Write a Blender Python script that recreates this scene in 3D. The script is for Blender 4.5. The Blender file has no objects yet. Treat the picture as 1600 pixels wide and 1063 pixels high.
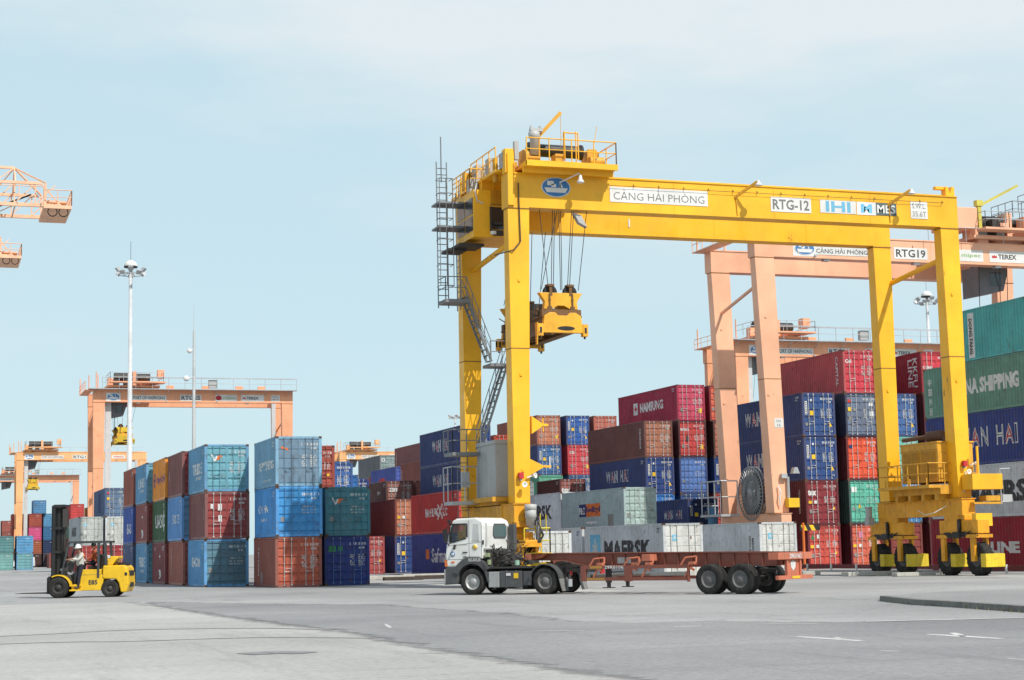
import bpy, bmesh, math, random
from mathutils import Vector, Matrix, Euler
random.seed(7)
PI = math.pi
S = bpy.context.scene
COL = S.collection

# ------------------------------------------------------------------ camera
cam_d = bpy.data.cameras.new("camera"); cam = bpy.data.objects.new("camera", cam_d); COL.objects.link(cam)
cam_d.sensor_fit = 'HORIZONTAL'; cam_d.sensor_width = 36.0
cam_d.lens = 2669.6 / 1600 * 36.0
cam_d.clip_start = 0.5; cam_d.clip_end = 6000
_p, _r, _y = math.radians(6.942), math.radians(-1.201), math.radians(19.05)
_f = Vector((math.sin(_y) * math.cos(_p), math.cos(_y) * math.cos(_p), math.sin(_p)))
_t = Vector((math.cos(_y), -math.sin(_y), 0)); _u = _t.cross(_f)
_rt = math.cos(_r) * _t + math.sin(_r) * _u; _up = -math.sin(_r) * _t + math.cos(_r) * _u
M4 = Matrix.Identity(4)
for i in range(3):
    M4[i][0] = _rt[i]; M4[i][1] = _up[i]; M4[i][2] = -_f[i]
M4[2][3] = 1.768
cam.matrix_world = M4
S.camera = cam

# ------------------------------------------------------------------ light
SUN = Vector((0.332, -0.80, 1.0)).normalized()
el = math.asin(SUN.z); az = math.atan2(SUN.x, SUN.y)
sd = bpy.data.lights.new("sun", 'SUN'); sd.energy = 4.5; sd.angle = math.radians(0.5); sd.color = (1.0, 0.955, 0.88)
so = bpy.data.objects.new("sun", sd); COL.objects.link(so)
so.rotation_euler = (-SUN).to_track_quat('-Z', 'Y').to_euler(); so.location = (0, 0, 60)

W = bpy.data.worlds.new("World"); S.world = W; W.use_nodes = True
nt = W.node_tree; nt.nodes.clear()
def N(t, kind, **kw):
    n = t.nodes.new(kind)
    for k, v in kw.items():
        setattr(n, k, v)
    return n
wo = N(nt, 'ShaderNodeOutputWorld'); bg = N(nt, 'ShaderNodeBackground'); bg.inputs['Strength'].default_value = 0.13
sky = N(nt, 'ShaderNodeTexSky', sky_type='NISHITA'); sky.sun_disc = False
sky.sun_elevation = el; sky.sun_rotation = az; sky.air_density = 1.0; sky.dust_density = 0.7; sky.ozone_density = 1.2
# thin high cloud: soft streaky noise over the sky direction
tc = N(nt, 'ShaderNodeTexCoord'); mp = N(nt, 'ShaderNodeMapping'); mp.inputs['Scale'].default_value = (1.3, 1.3, 5.0)
mp.inputs['Rotation'].default_value = (0.06, 0.10, 0.3); mp.inputs['Location'].default_value = (0.35, 0.2, 0.15)
nz = N(nt, 'ShaderNodeTexNoise'); nz.inputs['Scale'].default_value = 2.0; nz.inputs['Detail'].default_value = 7; nz.inputs['Roughness'].default_value = 0.52
cr = N(nt, 'ShaderNodeValToRGB'); cr.color_ramp.elements[0].position = 0.40; cr.color_ramp.elements[1].position = 0.62
sep = N(nt, 'ShaderNodeSeparateXYZ'); mr = N(nt, 'ShaderNodeMapRange')
mr.inputs['From Min'].default_value = 0.10; mr.inputs['From Max'].default_value = 0.27; mr.inputs['To Min'].default_value = 0.05; mr.inputs['To Max'].default_value = 0.85
mul = N(nt, 'ShaderNodeMath', operation='MULTIPLY')
veil = N(nt, 'ShaderNodeMix', data_type='RGBA'); veil.inputs[7].default_value = (4.68, 6.22, 6.78, 1)
vr = N(nt, 'ShaderNodeMapRange'); vr.inputs['From Min'].default_value = 0.34; vr.inputs['From Max'].default_value = 0.62; vr.inputs['To Min'].default_value = 0.86; vr.inputs['To Max'].default_value = 0.12
cl = N(nt, 'ShaderNodeMix', data_type='RGBA'); cl.inputs[7].default_value = (6.15, 6.6, 6.85, 1)
L = nt.links.new
L(tc.outputs['Generated'], mp.inputs['Vector']); L(mp.outputs[0], nz.inputs['Vector']); L(nz.outputs['Fac'], cr.inputs[0])
L(tc.outputs['Generated'], sep.inputs[0]); L(sep.outputs['Z'], mr.inputs['Value']); L(sep.outputs['Z'], vr.inputs['Value']); L(vr.outputs[0], veil.inputs[0])
L(cr.outputs[0], mul.inputs[0]); L(mr.outputs[0], mul.inputs[1])
L(sky.outputs[0], veil.inputs[6]); L(veil.outputs[2], cl.inputs[6]); L(mul.outputs[0], cl.inputs[0])
L(cl.outputs[2], bg.inputs['Color']); L(bg.outputs[0], wo.inputs['Surface'])

vs = S.view_settings; vs.view_transform = 'Standard'; vs.look = 'None'; vs.exposure = 0.0; vs.gamma = 1.0; vs.use_curve_mapping = False
S.cycles.max_bounces = 6; S.cycles.diffuse_bounces = 3; S.cycles.glossy_bounces = 3; S.cycles.transparent_max_bounces = 8

# ------------------------------------------------------------------ helpers
def lin(c):
    return tuple(((v / 255) / 12.92 if v / 255 <= 0.04045 else ((v / 255 + 0.055) / 1.055) ** 2.4) for v in c)
def C(*c, k=1.35):       # albedo of a surface that shows this colour in full sun
    return tuple(min(0.86, v / k) for v in lin(c))
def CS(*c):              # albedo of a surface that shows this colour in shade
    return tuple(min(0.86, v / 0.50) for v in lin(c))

MATS = {}
def material(name, rgb=None, rough=0.55, metal=0.0, dirt=0.35, rust=0.0, scale=1.0, streak=0.6, bump=0.0, dirtcol=(0.10, 0.075, 0.055), rustcol=(0.13, 0.045, 0.02), per_object=False, spec=0.4):
    if name in MATS:
        return MATS[name]
    m = bpy.data.materials.new(name); m.use_nodes = True
    t = m.node_tree; b = t.nodes['Principled BSDF']; l = t.links.new
    b.inputs['Roughness'].default_value = rough; b.inputs['Metallic'].default_value = metal
    b.inputs['Specular IOR Level'].default_value = spec
    co = N(t, 'ShaderNodeTexCoord'); oi = N(t, 'ShaderNodeObjectInfo')
    add = N(t, 'ShaderNodeVectorMath', operation='ADD'); rm = N(t, 'ShaderNodeMath', operation='MULTIPLY'); rm.inputs[1].default_value = 57.0
    l(oi.outputs['Random'], rm.inputs[0]); l(co.outputs['Object'], add.inputs[0]); l(rm.outputs[0], add.inputs[1])
    def noise(sc, detail, vecscale=None, ro=0.55):
        n = N(t, 'ShaderNodeTexNoise'); n.inputs['Scale'].default_value = sc; n.inputs['Detail'].default_value = detail; n.inputs['Roughness'].default_value = ro
        if vecscale:
            mm = N(t, 'ShaderNodeMapping'); mm.inputs['Scale'].default_value = vecscale; l(add.outputs[0], mm.inputs['Vector']); l(mm.outputs[0], n.inputs['Vector'])
        else:
            l(add.outputs[0], n.inputs['Vector'])
        return n
    def ramp(src, a, bb, va=(0, 0, 0, 1), vb=(1, 1, 1, 1)):
        r = N(t, 'ShaderNodeValToRGB'); r.color_ramp.elements[0].position = a; r.color_ramp.elements[1].position = bb
        r.color_ramp.elements[0].color = va; r.color_ramp.elements[1].color = vb; l(src, r.inputs[0]); return r
    def mix(fac, a, bcol, mode='MIX'):
        x = N(t, 'ShaderNodeMix', data_type='RGBA'); x.blend_type = mode
        for s, v in ((0, fac), (6, a), (7, bcol)):
            if hasattr(v, 'is_linked') or hasattr(v, 'node'):
                l(v, x.inputs[s])
            else:
                x.inputs[s].default_value = v if s == 0 else (tuple(v) + (1,))[:4]
        return x.outputs[2]
    if per_object:
        base = oi.outputs['Color']
    else:
        rg = N(t, 'ShaderNodeRGB'); rg.outputs[0].default_value = tuple(rgb) + (1,); base = rg.outputs[0]
    big = ramp(noise(0.55 * scale, 4).outputs['Fac'], 0.3, 0.75, (0.80, 0.80, 0.80, 1), (1.08, 1.08, 1.08, 1))
    c = mix(1.0, base, big.outputs[0], 'MULTIPLY')
    if dirt > 0:
        st = ramp(noise(1.7 * scale, 5, (2.2, 2.2, 0.22)).outputs['Fac'], 0.48, 0.80, (0, 0, 0, 1), (dirt * streak,) * 3 + (1,))
        c = mix(st.outputs[0], c, dirtcol)
        sp = ramp(noise(3.2 * scale, 6, None, 0.65).outputs['Fac'], 0.52, 0.78, (0, 0, 0, 1), (dirt,) * 3 + (1,))
        c = mix(sp.outputs[0], c, dirtcol)
    if rust > 0:
        ru = ramp(noise(2.6 * scale, 8, (1, 1, 0.5), 0.7).outputs['Fac'], 0.66 - 0.12 * rust, 0.72 - 0.10 * rust, (0, 0, 0, 1), (0.9, 0.9, 0.9, 1))
        c = mix(ru.outputs[0], c, rustcol)
    l(c, b.inputs['Base Color'])
    rr = ramp(noise(2.0 * scale, 3).outputs['Fac'], 0.3, 0.7, (max(0.05, rough - 0.1),) * 3 + (1,), (min(1, rough + 0.15),) * 3 + (1,))
    l(rr.outputs[0], b.inputs['Roughness'])
    if bump > 0:
        bp = N(t, 'ShaderNodeBump'); bp.inputs['Strength'].default_value = bump; bp.inputs['Distance'].default_value = 0.02
        l(noise(6.0 * scale, 4).outputs['Fac'], bp.inputs['Height']); l(bp.outputs[0], b.inputs['Normal'])
    MATS[name] = m
    return m

CONT = material('container_paint', per_object=True, rough=0.5, dirt=0.62, rust=0.42, bump=0.15, spec=0.3)
CONTS = material('container_side_paint', per_object=True, rough=0.6, dirt=0.48, rust=0.26, bump=0.15, spec=0.25)
GALV = material('galvanised_steel', (0.50, 0.51, 0.52), rough=0.45, metal=0.35, dirt=0.25)
DARKST = material('dark_steel', (0.045, 0.042, 0.04), rough=0.6, dirt=0.3)
RUSTY = material('rusty_casting', (0.14, 0.075, 0.05), rough=0.8, dirt=0.4)
BLACK = material('black_paint', (0.02, 0.02, 0.021), rough=0.5, dirt=0.25)
RUBBER = material('tyre_rubber', (0.026, 0.025, 0.024), rough=0.85, dirt=0.45, dirtcol=(0.12, 0.11, 0.10), scale=2.0, spec=0.2)
RIMGR = material('wheel_rim_grey', (0.16, 0.155, 0.15), rough=0.6, metal=0.2, dirt=0.5)
ALU = material('dull_aluminium', (0.46, 0.46, 0.45), rough=0.42, metal=0.5, dirt=0.35)
YEL = material('crane_yellow_paint', (0.97, 0.495, 0.022), rough=0.42, dirt=0.16, rust=0.06, scale=0.7, dirtcol=(0.30, 0.14, 0.03), bump=0.04)
YELD = material('worn_yellow_paint', (0.72, 0.36, 0.03), rough=0.55, dirt=0.55, rust=0.30, dirtcol=(0.16, 0.08, 0.03))
YELG = material('shaded_grimy_crane_yellow', (0.84, 0.38, 0.018), rough=0.5, dirt=0.55, rust=0.25, scale=1.2, dirtcol=(0.20, 0.075, 0.015), bump=0.05)  # grimy yellow; the orange of its shaded faces is put into the base colour
GUARDY = material('scuffed_guard_yellow', (0.78, 0.56, 0.03), rough=0.55, dirt=0.6, rust=0.2, scale=2.0, dirtcol=(0.22, 0.13, 0.03))
RUSTB_ = material('oily_brown_steel', (0.17, 0.085, 0.03), rough=0.6, dirt=0.6, dirtcol=(0.04, 0.03, 0.02))
SALM = material('crane_salmon_paint', (0.88, 0.465, 0.29), rough=0.45, dirt=0.10, rust=0.02, scale=0.6, dirtcol=(0.35, 0.12, 0.06))
ORNG = material('crane_orange_paint', (0.88, 0.405, 0.225), rough=0.5, dirt=0.28, rust=0.05, scale=0.6, dirtcol=(0.33, 0.12, 0.06))
AMBR = material('crane_amber_paint', (0.88, 0.45, 0.20), rough=0.5, dirt=0.15, scale=0.6, dirtcol=(0.30, 0.14, 0.05))
GREYP = material('grey_cabinet_paint', (0.43, 0.43, 0.42), rough=0.45, dirt=0.12)
WHITEP = material('white_paint', (0.78, 0.78, 0.76), rough=0.35, dirt=0.10, scale=1.5)
SIGNW = material('white_sign_board', (0.74, 0.73, 0.70), rough=0.5, dirt=0.12)
INK = material('dark_lettering', (0.045, 0.045, 0.05), rough=0.6, dirt=0.25, dirtcol=(0.35, 0.33, 0.3), scale=2)
INKG = material('faded_grey_lettering', (0.16, 0.16, 0.15), rough=0.6, dirt=0.5, dirtcol=(0.6, 0.58, 0.5), scale=3)
LETW = material('white_lettering', (0.72, 0.72, 0.70), rough=0.6, dirt=0.35, scale=2.5)
LETR = material('red_lettering', (0.55, 0.03, 0.04), rough=0.6, dirt=0.2)
LETB = material('blue_lettering', (0.05, 0.20, 0.45), rough=0.6, dirt=0.2)
LETLB = material('light_blue_decal', (0.18, 0.50, 0.70), rough=0.6, dirt=0.2)
LETN = material('navy_lettering', (0.02, 0.035, 0.13), rough=0.6, dirt=0.1)
LETP = material('violet_lettering', (0.07, 0.03, 0.20), rough=0.6, dirt=0.1)
LETO = material('orange_decal', (0.72, 0.17, 0.03), rough=0.6, dirt=0.2)
LETG = material('green_decal', (0.03, 0.22, 0.08), rough=0.6, dirt=0.1)
LETY = material('yellow_decal', (0.80, 0.50, 0.02), rough=0.6, dirt=0.1)
GRIM = material('grimy_decal', (0.25, 0.24, 0.23), rough=0.7, dirt=0.4)
PINKD = material('pink_decal', (0.72, 0.22, 0.34), rough=0.6, dirt=0.1)
GLASS = bpy.data.materials.new('tinted_glass'); GLASS.use_nodes = True
def _glass():
    t = GLASS.node_tree; t.nodes.clear(); o = N(t, 'ShaderNodeOutputMaterial'); mx = N(t, 'ShaderNodeMixShader'); fr = N(t, 'ShaderNodeFresnel'); fr.inputs[0].default_value = 1.6
    tr = N(t, 'ShaderNodeBsdfTransparent'); tr.inputs[0].default_value = (0.55, 0.6, 0.6, 1); gl = N(t, 'ShaderNodeBsdfGlossy'); gl.inputs['Roughness'].default_value = 0.03
    t.links.new(fr.outputs[0], mx.inputs[0]); t.links.new(tr.outputs[0], mx.inputs[1]); t.links.new(gl.outputs[0], mx.inputs[2]); t.links.new(mx.outputs[0], o.inputs[0])
_glass()
DGLASS = material('dark_window_glass', (0.03, 0.035, 0.04), rough=0.08, dirt=0.05, spec=0.8)

def _basis(d):
    d = Vector(d).normalized(); a = Vector((0, 0, 1)) if abs(d.z) < 0.95 else Vector((1, 0, 0))
    u = d.cross(a).normalized(); return u, d.cross(u).normalized()

class MB:
    """collects primitives; build() links them as one mesh object"""
    def __init__(s):
        s.v = []; s.f = []; s.m = []; s.sm = []
    def add(s, vs_, fs, m=0, smooth=False):
        o = len(s.v); s.v += [tuple(v) for v in vs_]
        for f in fs:
            s.f.append([i + o for i in f]); s.m.append(m); s.sm.append(smooth)
        return s
    def hexa(s, p, m=0):   # 4 bottom points ccw from above, 4 top points
        return s.add(p, [(3, 2, 1, 0), (4, 5, 6, 7), (0, 1, 5, 4), (1, 2, 6, 5), (2, 3, 7, 6), (3, 0, 4, 7)], m)
    def box(s, x0, x1, y0, y1, z0, z1, m=0):
        return s.hexa([(x0, y0, z0), (x1, y0, z0), (x1, y1, z0), (x0, y1, z0), (x0, y0, z1), (x1, y0, z1), (x1, y1, z1), (x0, y1, z1)], m)
    def taper(s, b, t, z0, z1, m=0):   # b,t = (x0,x1,y0,y1)
        return s.hexa([(b[0], b[2], z0), (b[1], b[2], z0), (b[1], b[3], z0), (b[0], b[3], z0), (t[0], t[2], z1), (t[1], t[2], z1), (t[1], t[3], z1), (t[0], t[3], z1)], m)
    def bar(s, p, q, w, h=None, m=0):  # square bar
        h = h or w; p = Vector(p); q = Vector(q); u, v = _basis(q - p); u = u * (w / 2); v = v * (h / 2)
        return s.hexa([p - u - v, p + u - v, p + u + v, p - u + v, q - u - v, q + u - v, q + u + v, q - u + v], m)
    def tube(s, p, q, r, n=6, m=0, r2=None, caps=True):
        p = Vector(p); q = Vector(q); r2 = r if r2 is None else r2; u, v = _basis(q - p); vs_ = []
        for c, rr in ((p, r), (q, r2)):
            for i in range(n):
                a = 2 * PI * i / n; vs_.append(c + u * (math.cos(a) * rr) + v * (math.sin(a) * rr))
        fs = [(i, (i + 1) % n, n + (i + 1) % n, n + i) for i in range(n)]
        s.add(vs_, fs, m, n > 7)
        if caps:
            s.add(vs_, [tuple(range(n))[::-1], tuple(range(n, 2 * n))], m)
        return s
    def path(s, pts, r, n=5, m=0):
        for a, b in zip(pts, pts[1:]):
            s.tube(a, b, r, n, m)
        return s
    def prism(s, prof, axis, a, b, m=0):   # profile in the other two axes (x: yz, y: xz, z: xy)
        def P(u, v, w):
            return (w, u, v) if axis == 'x' else (u, w, v) if axis == 'y' else (u, v, w)
        n = len(prof); vs_ = [P(u, v, a) for u, v in prof] + [P(u, v, b) for u, v in prof]
        area = sum(prof[i][0] * prof[(i + 1) % n][1] - prof[(i + 1) % n][0] * prof[i][1] for i in range(n))
        fs = [(i, (i + 1) % n, n + (i + 1) % n, n + i) for i in range(n)] + [tuple(range(n))[::-1], tuple(range(n, 2 * n))]
        flip = (area < 0) ^ (axis == 'y') ^ (b < a)
        return s.add(vs_, [f[::-1] for f in fs] if flip else fs, m)
    def lathe(s, prof, c, axis, n=24, m=0, mats=None, smooth=True):   # prof: (radius, offset along axis)
        c = Vector(c); d = Vector(axis).normalized(); u, v = _basis(d); k = len(prof); vs_ = []
        for i in range(n):
            a = 2 * PI * i / n; e = u * math.cos(a) + v * math.sin(a)
            vs_ += [c + e * r + d * h for r, h in prof]
        o = len(s.v); s.v += [tuple(x) for x in vs_]
        for i in range(n):
            for j in range(k - 1):
                a0 = o + i * k + j; b0 = o + ((i + 1) % n) * k + j
                s.f.append([a0, a0 + 1, b0 + 1, b0]); s.m.append(mats[j] if mats else m); s.sm.append(smooth)
        return s
    def rail(s, pts, h=1.05, r=0.022, posts=1.2, mid=True, m=0, toe=False):
        for a, b in zip(pts, pts[1:]):
            a = Vector(a); b = Vector(b); z = Vector((0, 0, h)); s.tube(a + z, b + z, r, 5, m)
            if mid:
                s.tube(a + z * 0.52, b + z * 0.52, r * 0.8, 5, m)
            if toe:
                s.bar(a + Vector((0, 0, .06)), b + Vector((0, 0, .06)), 0.02, 0.12, m)
            n = max(1, int(round((b - a).length / posts)))
            for i in range(n + 1):
                q = a.lerp(b, i / n); s.tube(q, q + z, r, 5, m)
        return s
    def ladder(s, p, q, side, w=0.5, step=0.3, r=0.025, m=0):
        p = Vector(p); q = Vector(q); sd_ = Vector(side).normalized() * (w / 2)
        s.tube(p - sd_, q - sd_, r, 5, m); s.tube(p + sd_, q + sd_, r, 5, m); n = int((q - p).length / step)
        for i in range(1, n):
            c = p.lerp(q, i / n); s.tube(c - sd_, c + sd_, r * 0.7, 4, m)
        return s
    def stair(s, p, q, side, w=0.7, m=0):
        p = Vector(p); q = Vector(q); sd_ = Vector(side).normalized() * (w / 2); n = max(3, int(abs(q.z - p.z) / 0.27))
        for k in (-1, 1):
            s.bar(p + sd_ * k, q + sd_ * k, 0.04, 0.11, m)
            z = Vector((0, 0, 0.95)); s.tube(p + sd_ * k + z, q + sd_ * k + z, 0.022, 5, m); s.tube(p + sd_ * k + z * .5, q + sd_ * k + z * .5, 0.018, 5, m)
            for i in range(0, 5):
                c = p.lerp(q, i / 4) + sd_ * k; s.tube(c, c + z, 0.02, 5, m)
        for i in range(n + 1):
            c = p.lerp(q, i / n); s.bar(c - sd_, c + sd_, 0.22, 0.03, m) if False else s.hexa([c - sd_ + Vector((-.07, 0, -.012)), c + sd_ + Vector((-.07, 0, -.012)), c + sd_ + Vector((.07, 0, -.012)), c - sd_ + Vector((.07, 0, -.012)), c - sd_ + Vector((-.07, 0, .012)), c + sd_ + Vector((-.07, 0, .012)), c + sd_ + Vector((.07, 0, .012)), c - sd_ + Vector((.07, 0, .012))], m)
        return s
    def mesh(s, name):
        me = bpy.data.meshes.new(name); me.from_pydata(s.v, [], s.f)
        me.polygons.foreach_set('material_index', s.m); me.polygons.foreach_set('use_smooth', s.sm); me.update(); return me
    def build(s, name, mats, parent=None, color=None, bevel=0.0, fix=False):
        return obj(name, s.mesh(name), mats, parent, color, bevel, fix)
    def pieces(s):
        """the far-apart pieces of what was collected, each an MB of its own"""
        n = len(s.v); up = list(range(n))
        def find(i):
            while up[i] != i:
                up[i] = up[up[i]]; i = up[i]
            return i
        for f in s.f:
            for i in f[1:]: up[find(i)] = find(f[0])
        used = sorted({i for f in s.f for i in f}); isl = {}
        for i in used: isl.setdefault(find(i), []).append(i)
        keys = list(isl); box = []
        for k in keys:
            P = [s.v[i] for i in isl[k]]; lo = [min(p[a] for p in P) for a in range(3)]; hi = [max(p[a] for p in P) for a in range(3)]; box.append((lo, hi, max(h - l for l, h in zip(lo, hi))))
        grp = list(range(len(keys)))
        def gf(i):
            while grp[i] != i: i = grp[i]
            return i
        for i in range(len(keys)):
            for j in range(i):
                g = sum(max(0, box[i][0][a] - box[j][1][a], box[j][0][a] - box[i][1][a]) ** 2 for a in range(3)) ** .5
                if g <= max(.02, .48 * max(box[i][2], box[j][2])): grp[gf(i)] = gf(j)
        lab = {k: gf(i) for i, k in enumerate(keys)}
        if len(set(lab.values())) == 1: return [s]
        out = {}
        for f, m, sm in zip(s.f, s.m, s.sm):
            o = out.setdefault(lab[find(f[0])], (MB(), {})); q, mp_ = o
            g = []
            for i in f:
                if i not in mp_: mp_[i] = len(q.v); q.v.append(s.v[i])
                g.append(mp_[i])
            q.f.append(g); q.m.append(m); q.sm.append(sm)
        return [o[0] for o in out.values()]
    def build_all(s, name, mats, parent=None, **k):
        obs = [p.build(name, mats, parent, **k) for p in (s.pieces() if len(s.f) < 6000 else [s])]
        return max(obs, key=lambda o: len(o.data.vertices))

def obj(name, me, mats, parent=None, color=None, bevel=0.0, fix=False):
    o = bpy.data.objects.new(name, me); COL.objects.link(o)
    if not isinstance(mats, (list, tuple)):
        mats = [mats]
    if len(me.materials) == 0:
        for m in mats:
            me.materials.append(m)
    if fix:
        b = bmesh.new(); b.from_mesh(me); bmesh.ops.recalc_face_normals(b, faces=b.faces); b.to_mesh(me); b.free()
    if parent is not None:
        o.parent = parent
    if color is not None:
        o.color = tuple(color) + (1,)
    if bevel > 0:
        md = o.modifiers.new('soft_edges', 'BEVEL'); md.width = bevel; md.segments = 2; md.limit_method = 'ANGLE'; md.angle_limit = math.radians(35)
    return o

def thing(name, label, cat, loc=(0, 0, 0), rz=0.0, group=None):
    o = bpy.data.objects.new(name, None); COL.objects.link(o); o.empty_display_size = 0.3
    o.location = loc; o.rotation_euler = (0, 0, rz); return tag(o, label, cat, group)
def tag(o, label, cat, group=None, kind=None):
    if label: o['label'] = label
    if cat: o['category'] = cat
    if group: o['group'] = group
    if kind: o['kind'] = kind
    return o
def structure(o, label=None):
    o['kind'] = 'structure'
    if label: o['label'] = label
    return o

TXT = {}
def text_mesh(txt, h, width=None, bold=0.0, align='CENTER', shear=0.0, spacing=1.0, key=None):
    k = (txt, h, width, bold, align, shear, spacing, key)
    if k in TXT:
        return TXT[k]
    cu = bpy.data.curves.new('lettering', 'FONT'); cu.body = txt; cu.size = 1.0; cu.align_x = 'LEFT'; cu.offset = bold; cu.shear = shear; cu.space_character = spacing; cu.resolution_u = 2
    o = bpy.data.objects.new('lettering', cu); COL.objects.link(o)
    dg = bpy.context.evaluated_depsgraph_get(); me = bpy.data.meshes.new_from_object(o.evaluated_get(dg))
    bpy.data.objects.remove(o); bpy.data.curves.remove(cu)
    xs = [v.co.x for v in me.vertices]; ys = [v.co.y for v in me.vertices]
    x0, x1, y0, y1 = min(xs), max(xs), min(ys), max(ys)
    sy = h / (y1 - y0) if width is None or True else 1; sx = (width / (x1 - x0)) if width else sy
    cx = (x0 + x1) / 2 if align == 'CENTER' else x0
    for v in me.vertices:
        v.co.x = (v.co.x - cx) * sx; v.co.y = (v.co.y - (y0 + y1) / 2) * sy; v.co.z = 0
    me.materials.clear(); me.name = 'lettering'
    TXT[k] = me
    return me
def place_text(txt, h, mat, parent, pos, face='-y', width=None, bold=0.0, align='CENTER', name='lettering', rot=0.0, spacing=1.0, shear=0.0):
    me = text_mesh(txt, h, width, bold, align, shear, spacing, key=mat.name)
    o = obj(name, me, mat, parent); o.location = pos
    fm = {'-y': Euler((PI / 2, 0, 0)), '-x': Euler((PI / 2, 0, -PI / 2)), '+x': Euler((PI / 2, 0, PI / 2)), 'up': Euler((0, 0, 0))}[face].to_matrix()
    o.rotation_euler = (fm @ Matrix.Rotation(rot, 3, 'Z')).to_euler()
    return o

# ------------------------------------------------------------------ shipping containers
CW = 2.438; HS = 2.591; HH = 2.896
PER = 0.278
def corr(y, Ln):
    """inward depth of the corrugated side wall at distance y from the door end"""
    if y < 0.2 or y > Ln - 0.2:
        return 0.0
    t = (y - 0.2) % PER
    a, b = 0.104, 0.035
    if t < a: return 0.0
    if t < a + b: return 0.036 * (t - a) / b
    if t < 2 * a + b: return 0.036
    return 0.036 * (1 - (t - 2 * a - b) / b)
def corr_breaks(Ln):
    out = [0.14]; y = 0.2
    while y + PER < Ln - 0.2:
        out += [y + 0.0, y + 0.104, y + 0.139, y + 0.243]; y += PER
    return out + [y, Ln - 0.14]
CM = {}
def container_meshes(Ln, H):
    if (Ln, H) in CM:
        return CM[(Ln, H)]
    # corrugated walls, rear wall, roof
    w = MB(); br = corr_breaks(Ln); z0, z1 = 0.15, H - 0.07
    for side in (0, 1):
        vs_ = []
        for y in br:
            x = 0.014 + corr(y, Ln)
            if side: x = CW - x
            vs_ += [(x, y, z0), (x, y, z1)]
        fs = [(2 * i, 2 * i + 1, 2 * i + 3, 2 * i + 2) for i in range(len(br) - 1)]
        w.add(vs_, [f[::-1] for f in fs] if side else fs)
    n = int((Ln - 0.2) / 0.2); vs_ = []
    for i in range(n + 1):
        y = 0.1 + (Ln - 0.2) * i / n; z = H - (0.03 if i % 2 else 0.012); vs_ += [(0.05, y, z), (CW - 0.05, y, z)]
    w.add(vs_, [(2 * i, 2 * i + 1, 2 * i + 3, 2 * i + 2) for i in range(n)])
    vs_ = []; n = 16
    for i in range(n + 1):
        x = 0.12 + (CW - 0.24) * i / n; y = Ln - (0.05 if i % 2 else 0.02); vs_ += [(x, y, z0), (x, y, z1)]
    w.add(vs_, [(2 * i, 2 * i + 1, 2 * i + 3, 2 * i + 2) for i in range(n)])
    w.box(0.06, CW - 0.06, 0.1, Ln - 0.1, 0.13, 0.15)
    # frame: posts, rails, castings (second material)
    f = MB()
    for x in (0.004, CW - 0.154):
        f.box(x, x + 0.15, 0.004, 0.14, 0.118, H - 0.118); f.box(x, x + 0.15, Ln - 0.14, Ln - 0.004, 0.118, H - 0.118)
    for x in (0.004, CW - 0.064):
        f.box(x, x + 0.06, 0.178, Ln - 0.178, H - 0.075, H - 0.006)
    for x in (0.006, CW - 0.056):
        f.box(x, x + 0.05, 0.178, Ln - 0.178, 0.02, 0.155)
    for y in (0.006, Ln - 0.126):
        f.box(0.162, CW - 0.162, y, y + 0.12, H - 0.13, H - 0.01); f.box(0.162, CW - 0.162, y, y + 0.12, 0.012, 0.15)
    for y in [0.6 + 0.75 * i for i in range(int((Ln - 1) / 0.75))]:   # floor cross members seen under the side
        f.box(0.03, 0.12, y, y + 0.06, 0.0, 0.10, 2)
    for x in (0, CW - 0.162):
        for y in (0, Ln - 0.178):
            for z in (0, H - 0.118):
                f.box(x, x + 0.162, y, y + 0.178, z, z + 0.118, 1)
                f.box(x + 0.045, x + 0.117, y - 0.002 if y == 0 else y + 0.1, y + 0.05 if y == 0 else y + 0.18, z + 0.03, z + 0.085, 2)
    # one door leaf (local x 0..1.112) with horizontal swages
    d = MB(); lw = 1.112; zb, zt = 0.155, H - 0.135
    d.box(0, 0.05, 0.020, 0.075, zb, zt); d.box(lw - 0.05, lw, 0.020, 0.075, zb, zt); d.box(0.05, lw - 0.05, 0.020, 0.075, zb, zb + 0.08); d.box(0.05, lw - 0.05, 0.020, 0.075, zt - 0.08, zt)
    prof = []; nb = 5; hh = (zt - zb - 0.16) / nb
    for i in range(nb):
        a = zb + 0.08 + i * hh
        prof += [(a, 0.066), (a + hh * 0.13, 0.066), (a + hh * 0.20, 0.026), (a + hh * 0.80, 0.026), (a + hh * 0.87, 0.066)]
    prof.append((zt - 0.08, 0.066)); vs_ = []
    for z, y in prof:
        vs_ += [(0.05, y, z), (lw - 0.05, y, z)]
    d.add(vs_, [(2 * i, 2 * i + 1, 2 * i + 3, 2 * i + 2) for i in range(len(prof) - 1)])
    dm = d.mesh('door')
    # alternative door: nearly flat with three narrow grooves
    d2 = MB()
    d2.box(0, lw, 0.045, 0.075, zb, zt); d2.box(0, 0.04, 0.02, 0.045, zb, zt); d2.box(lw - 0.04, lw, 0.02, 0.045, zb, zt)
    gs = [zb, zb + (zt - zb) * .33, zb + (zt - zb) * .55, zb + (zt - zb) * .76, zt]
    for a, b in zip(gs, gs[1:]):
        d2.hexa([(0.04, 0.022, a + 0.035), (lw - 0.04, 0.022, a + 0.035), (lw - 0.04, 0.045, a + 0.02), (0.04, 0.045, a + 0.02), (0.04, 0.022, b - 0.035), (lw - 0.04, 0.022, b - 0.035), (lw - 0.04, 0.045, b - 0.02), (0.04, 0.045, b - 0.02)])
    dm2 = d2.mesh('door')
    # lock rods with cams, guides and handles; local to the leaf; index = inner / outer
    rods = []
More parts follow.
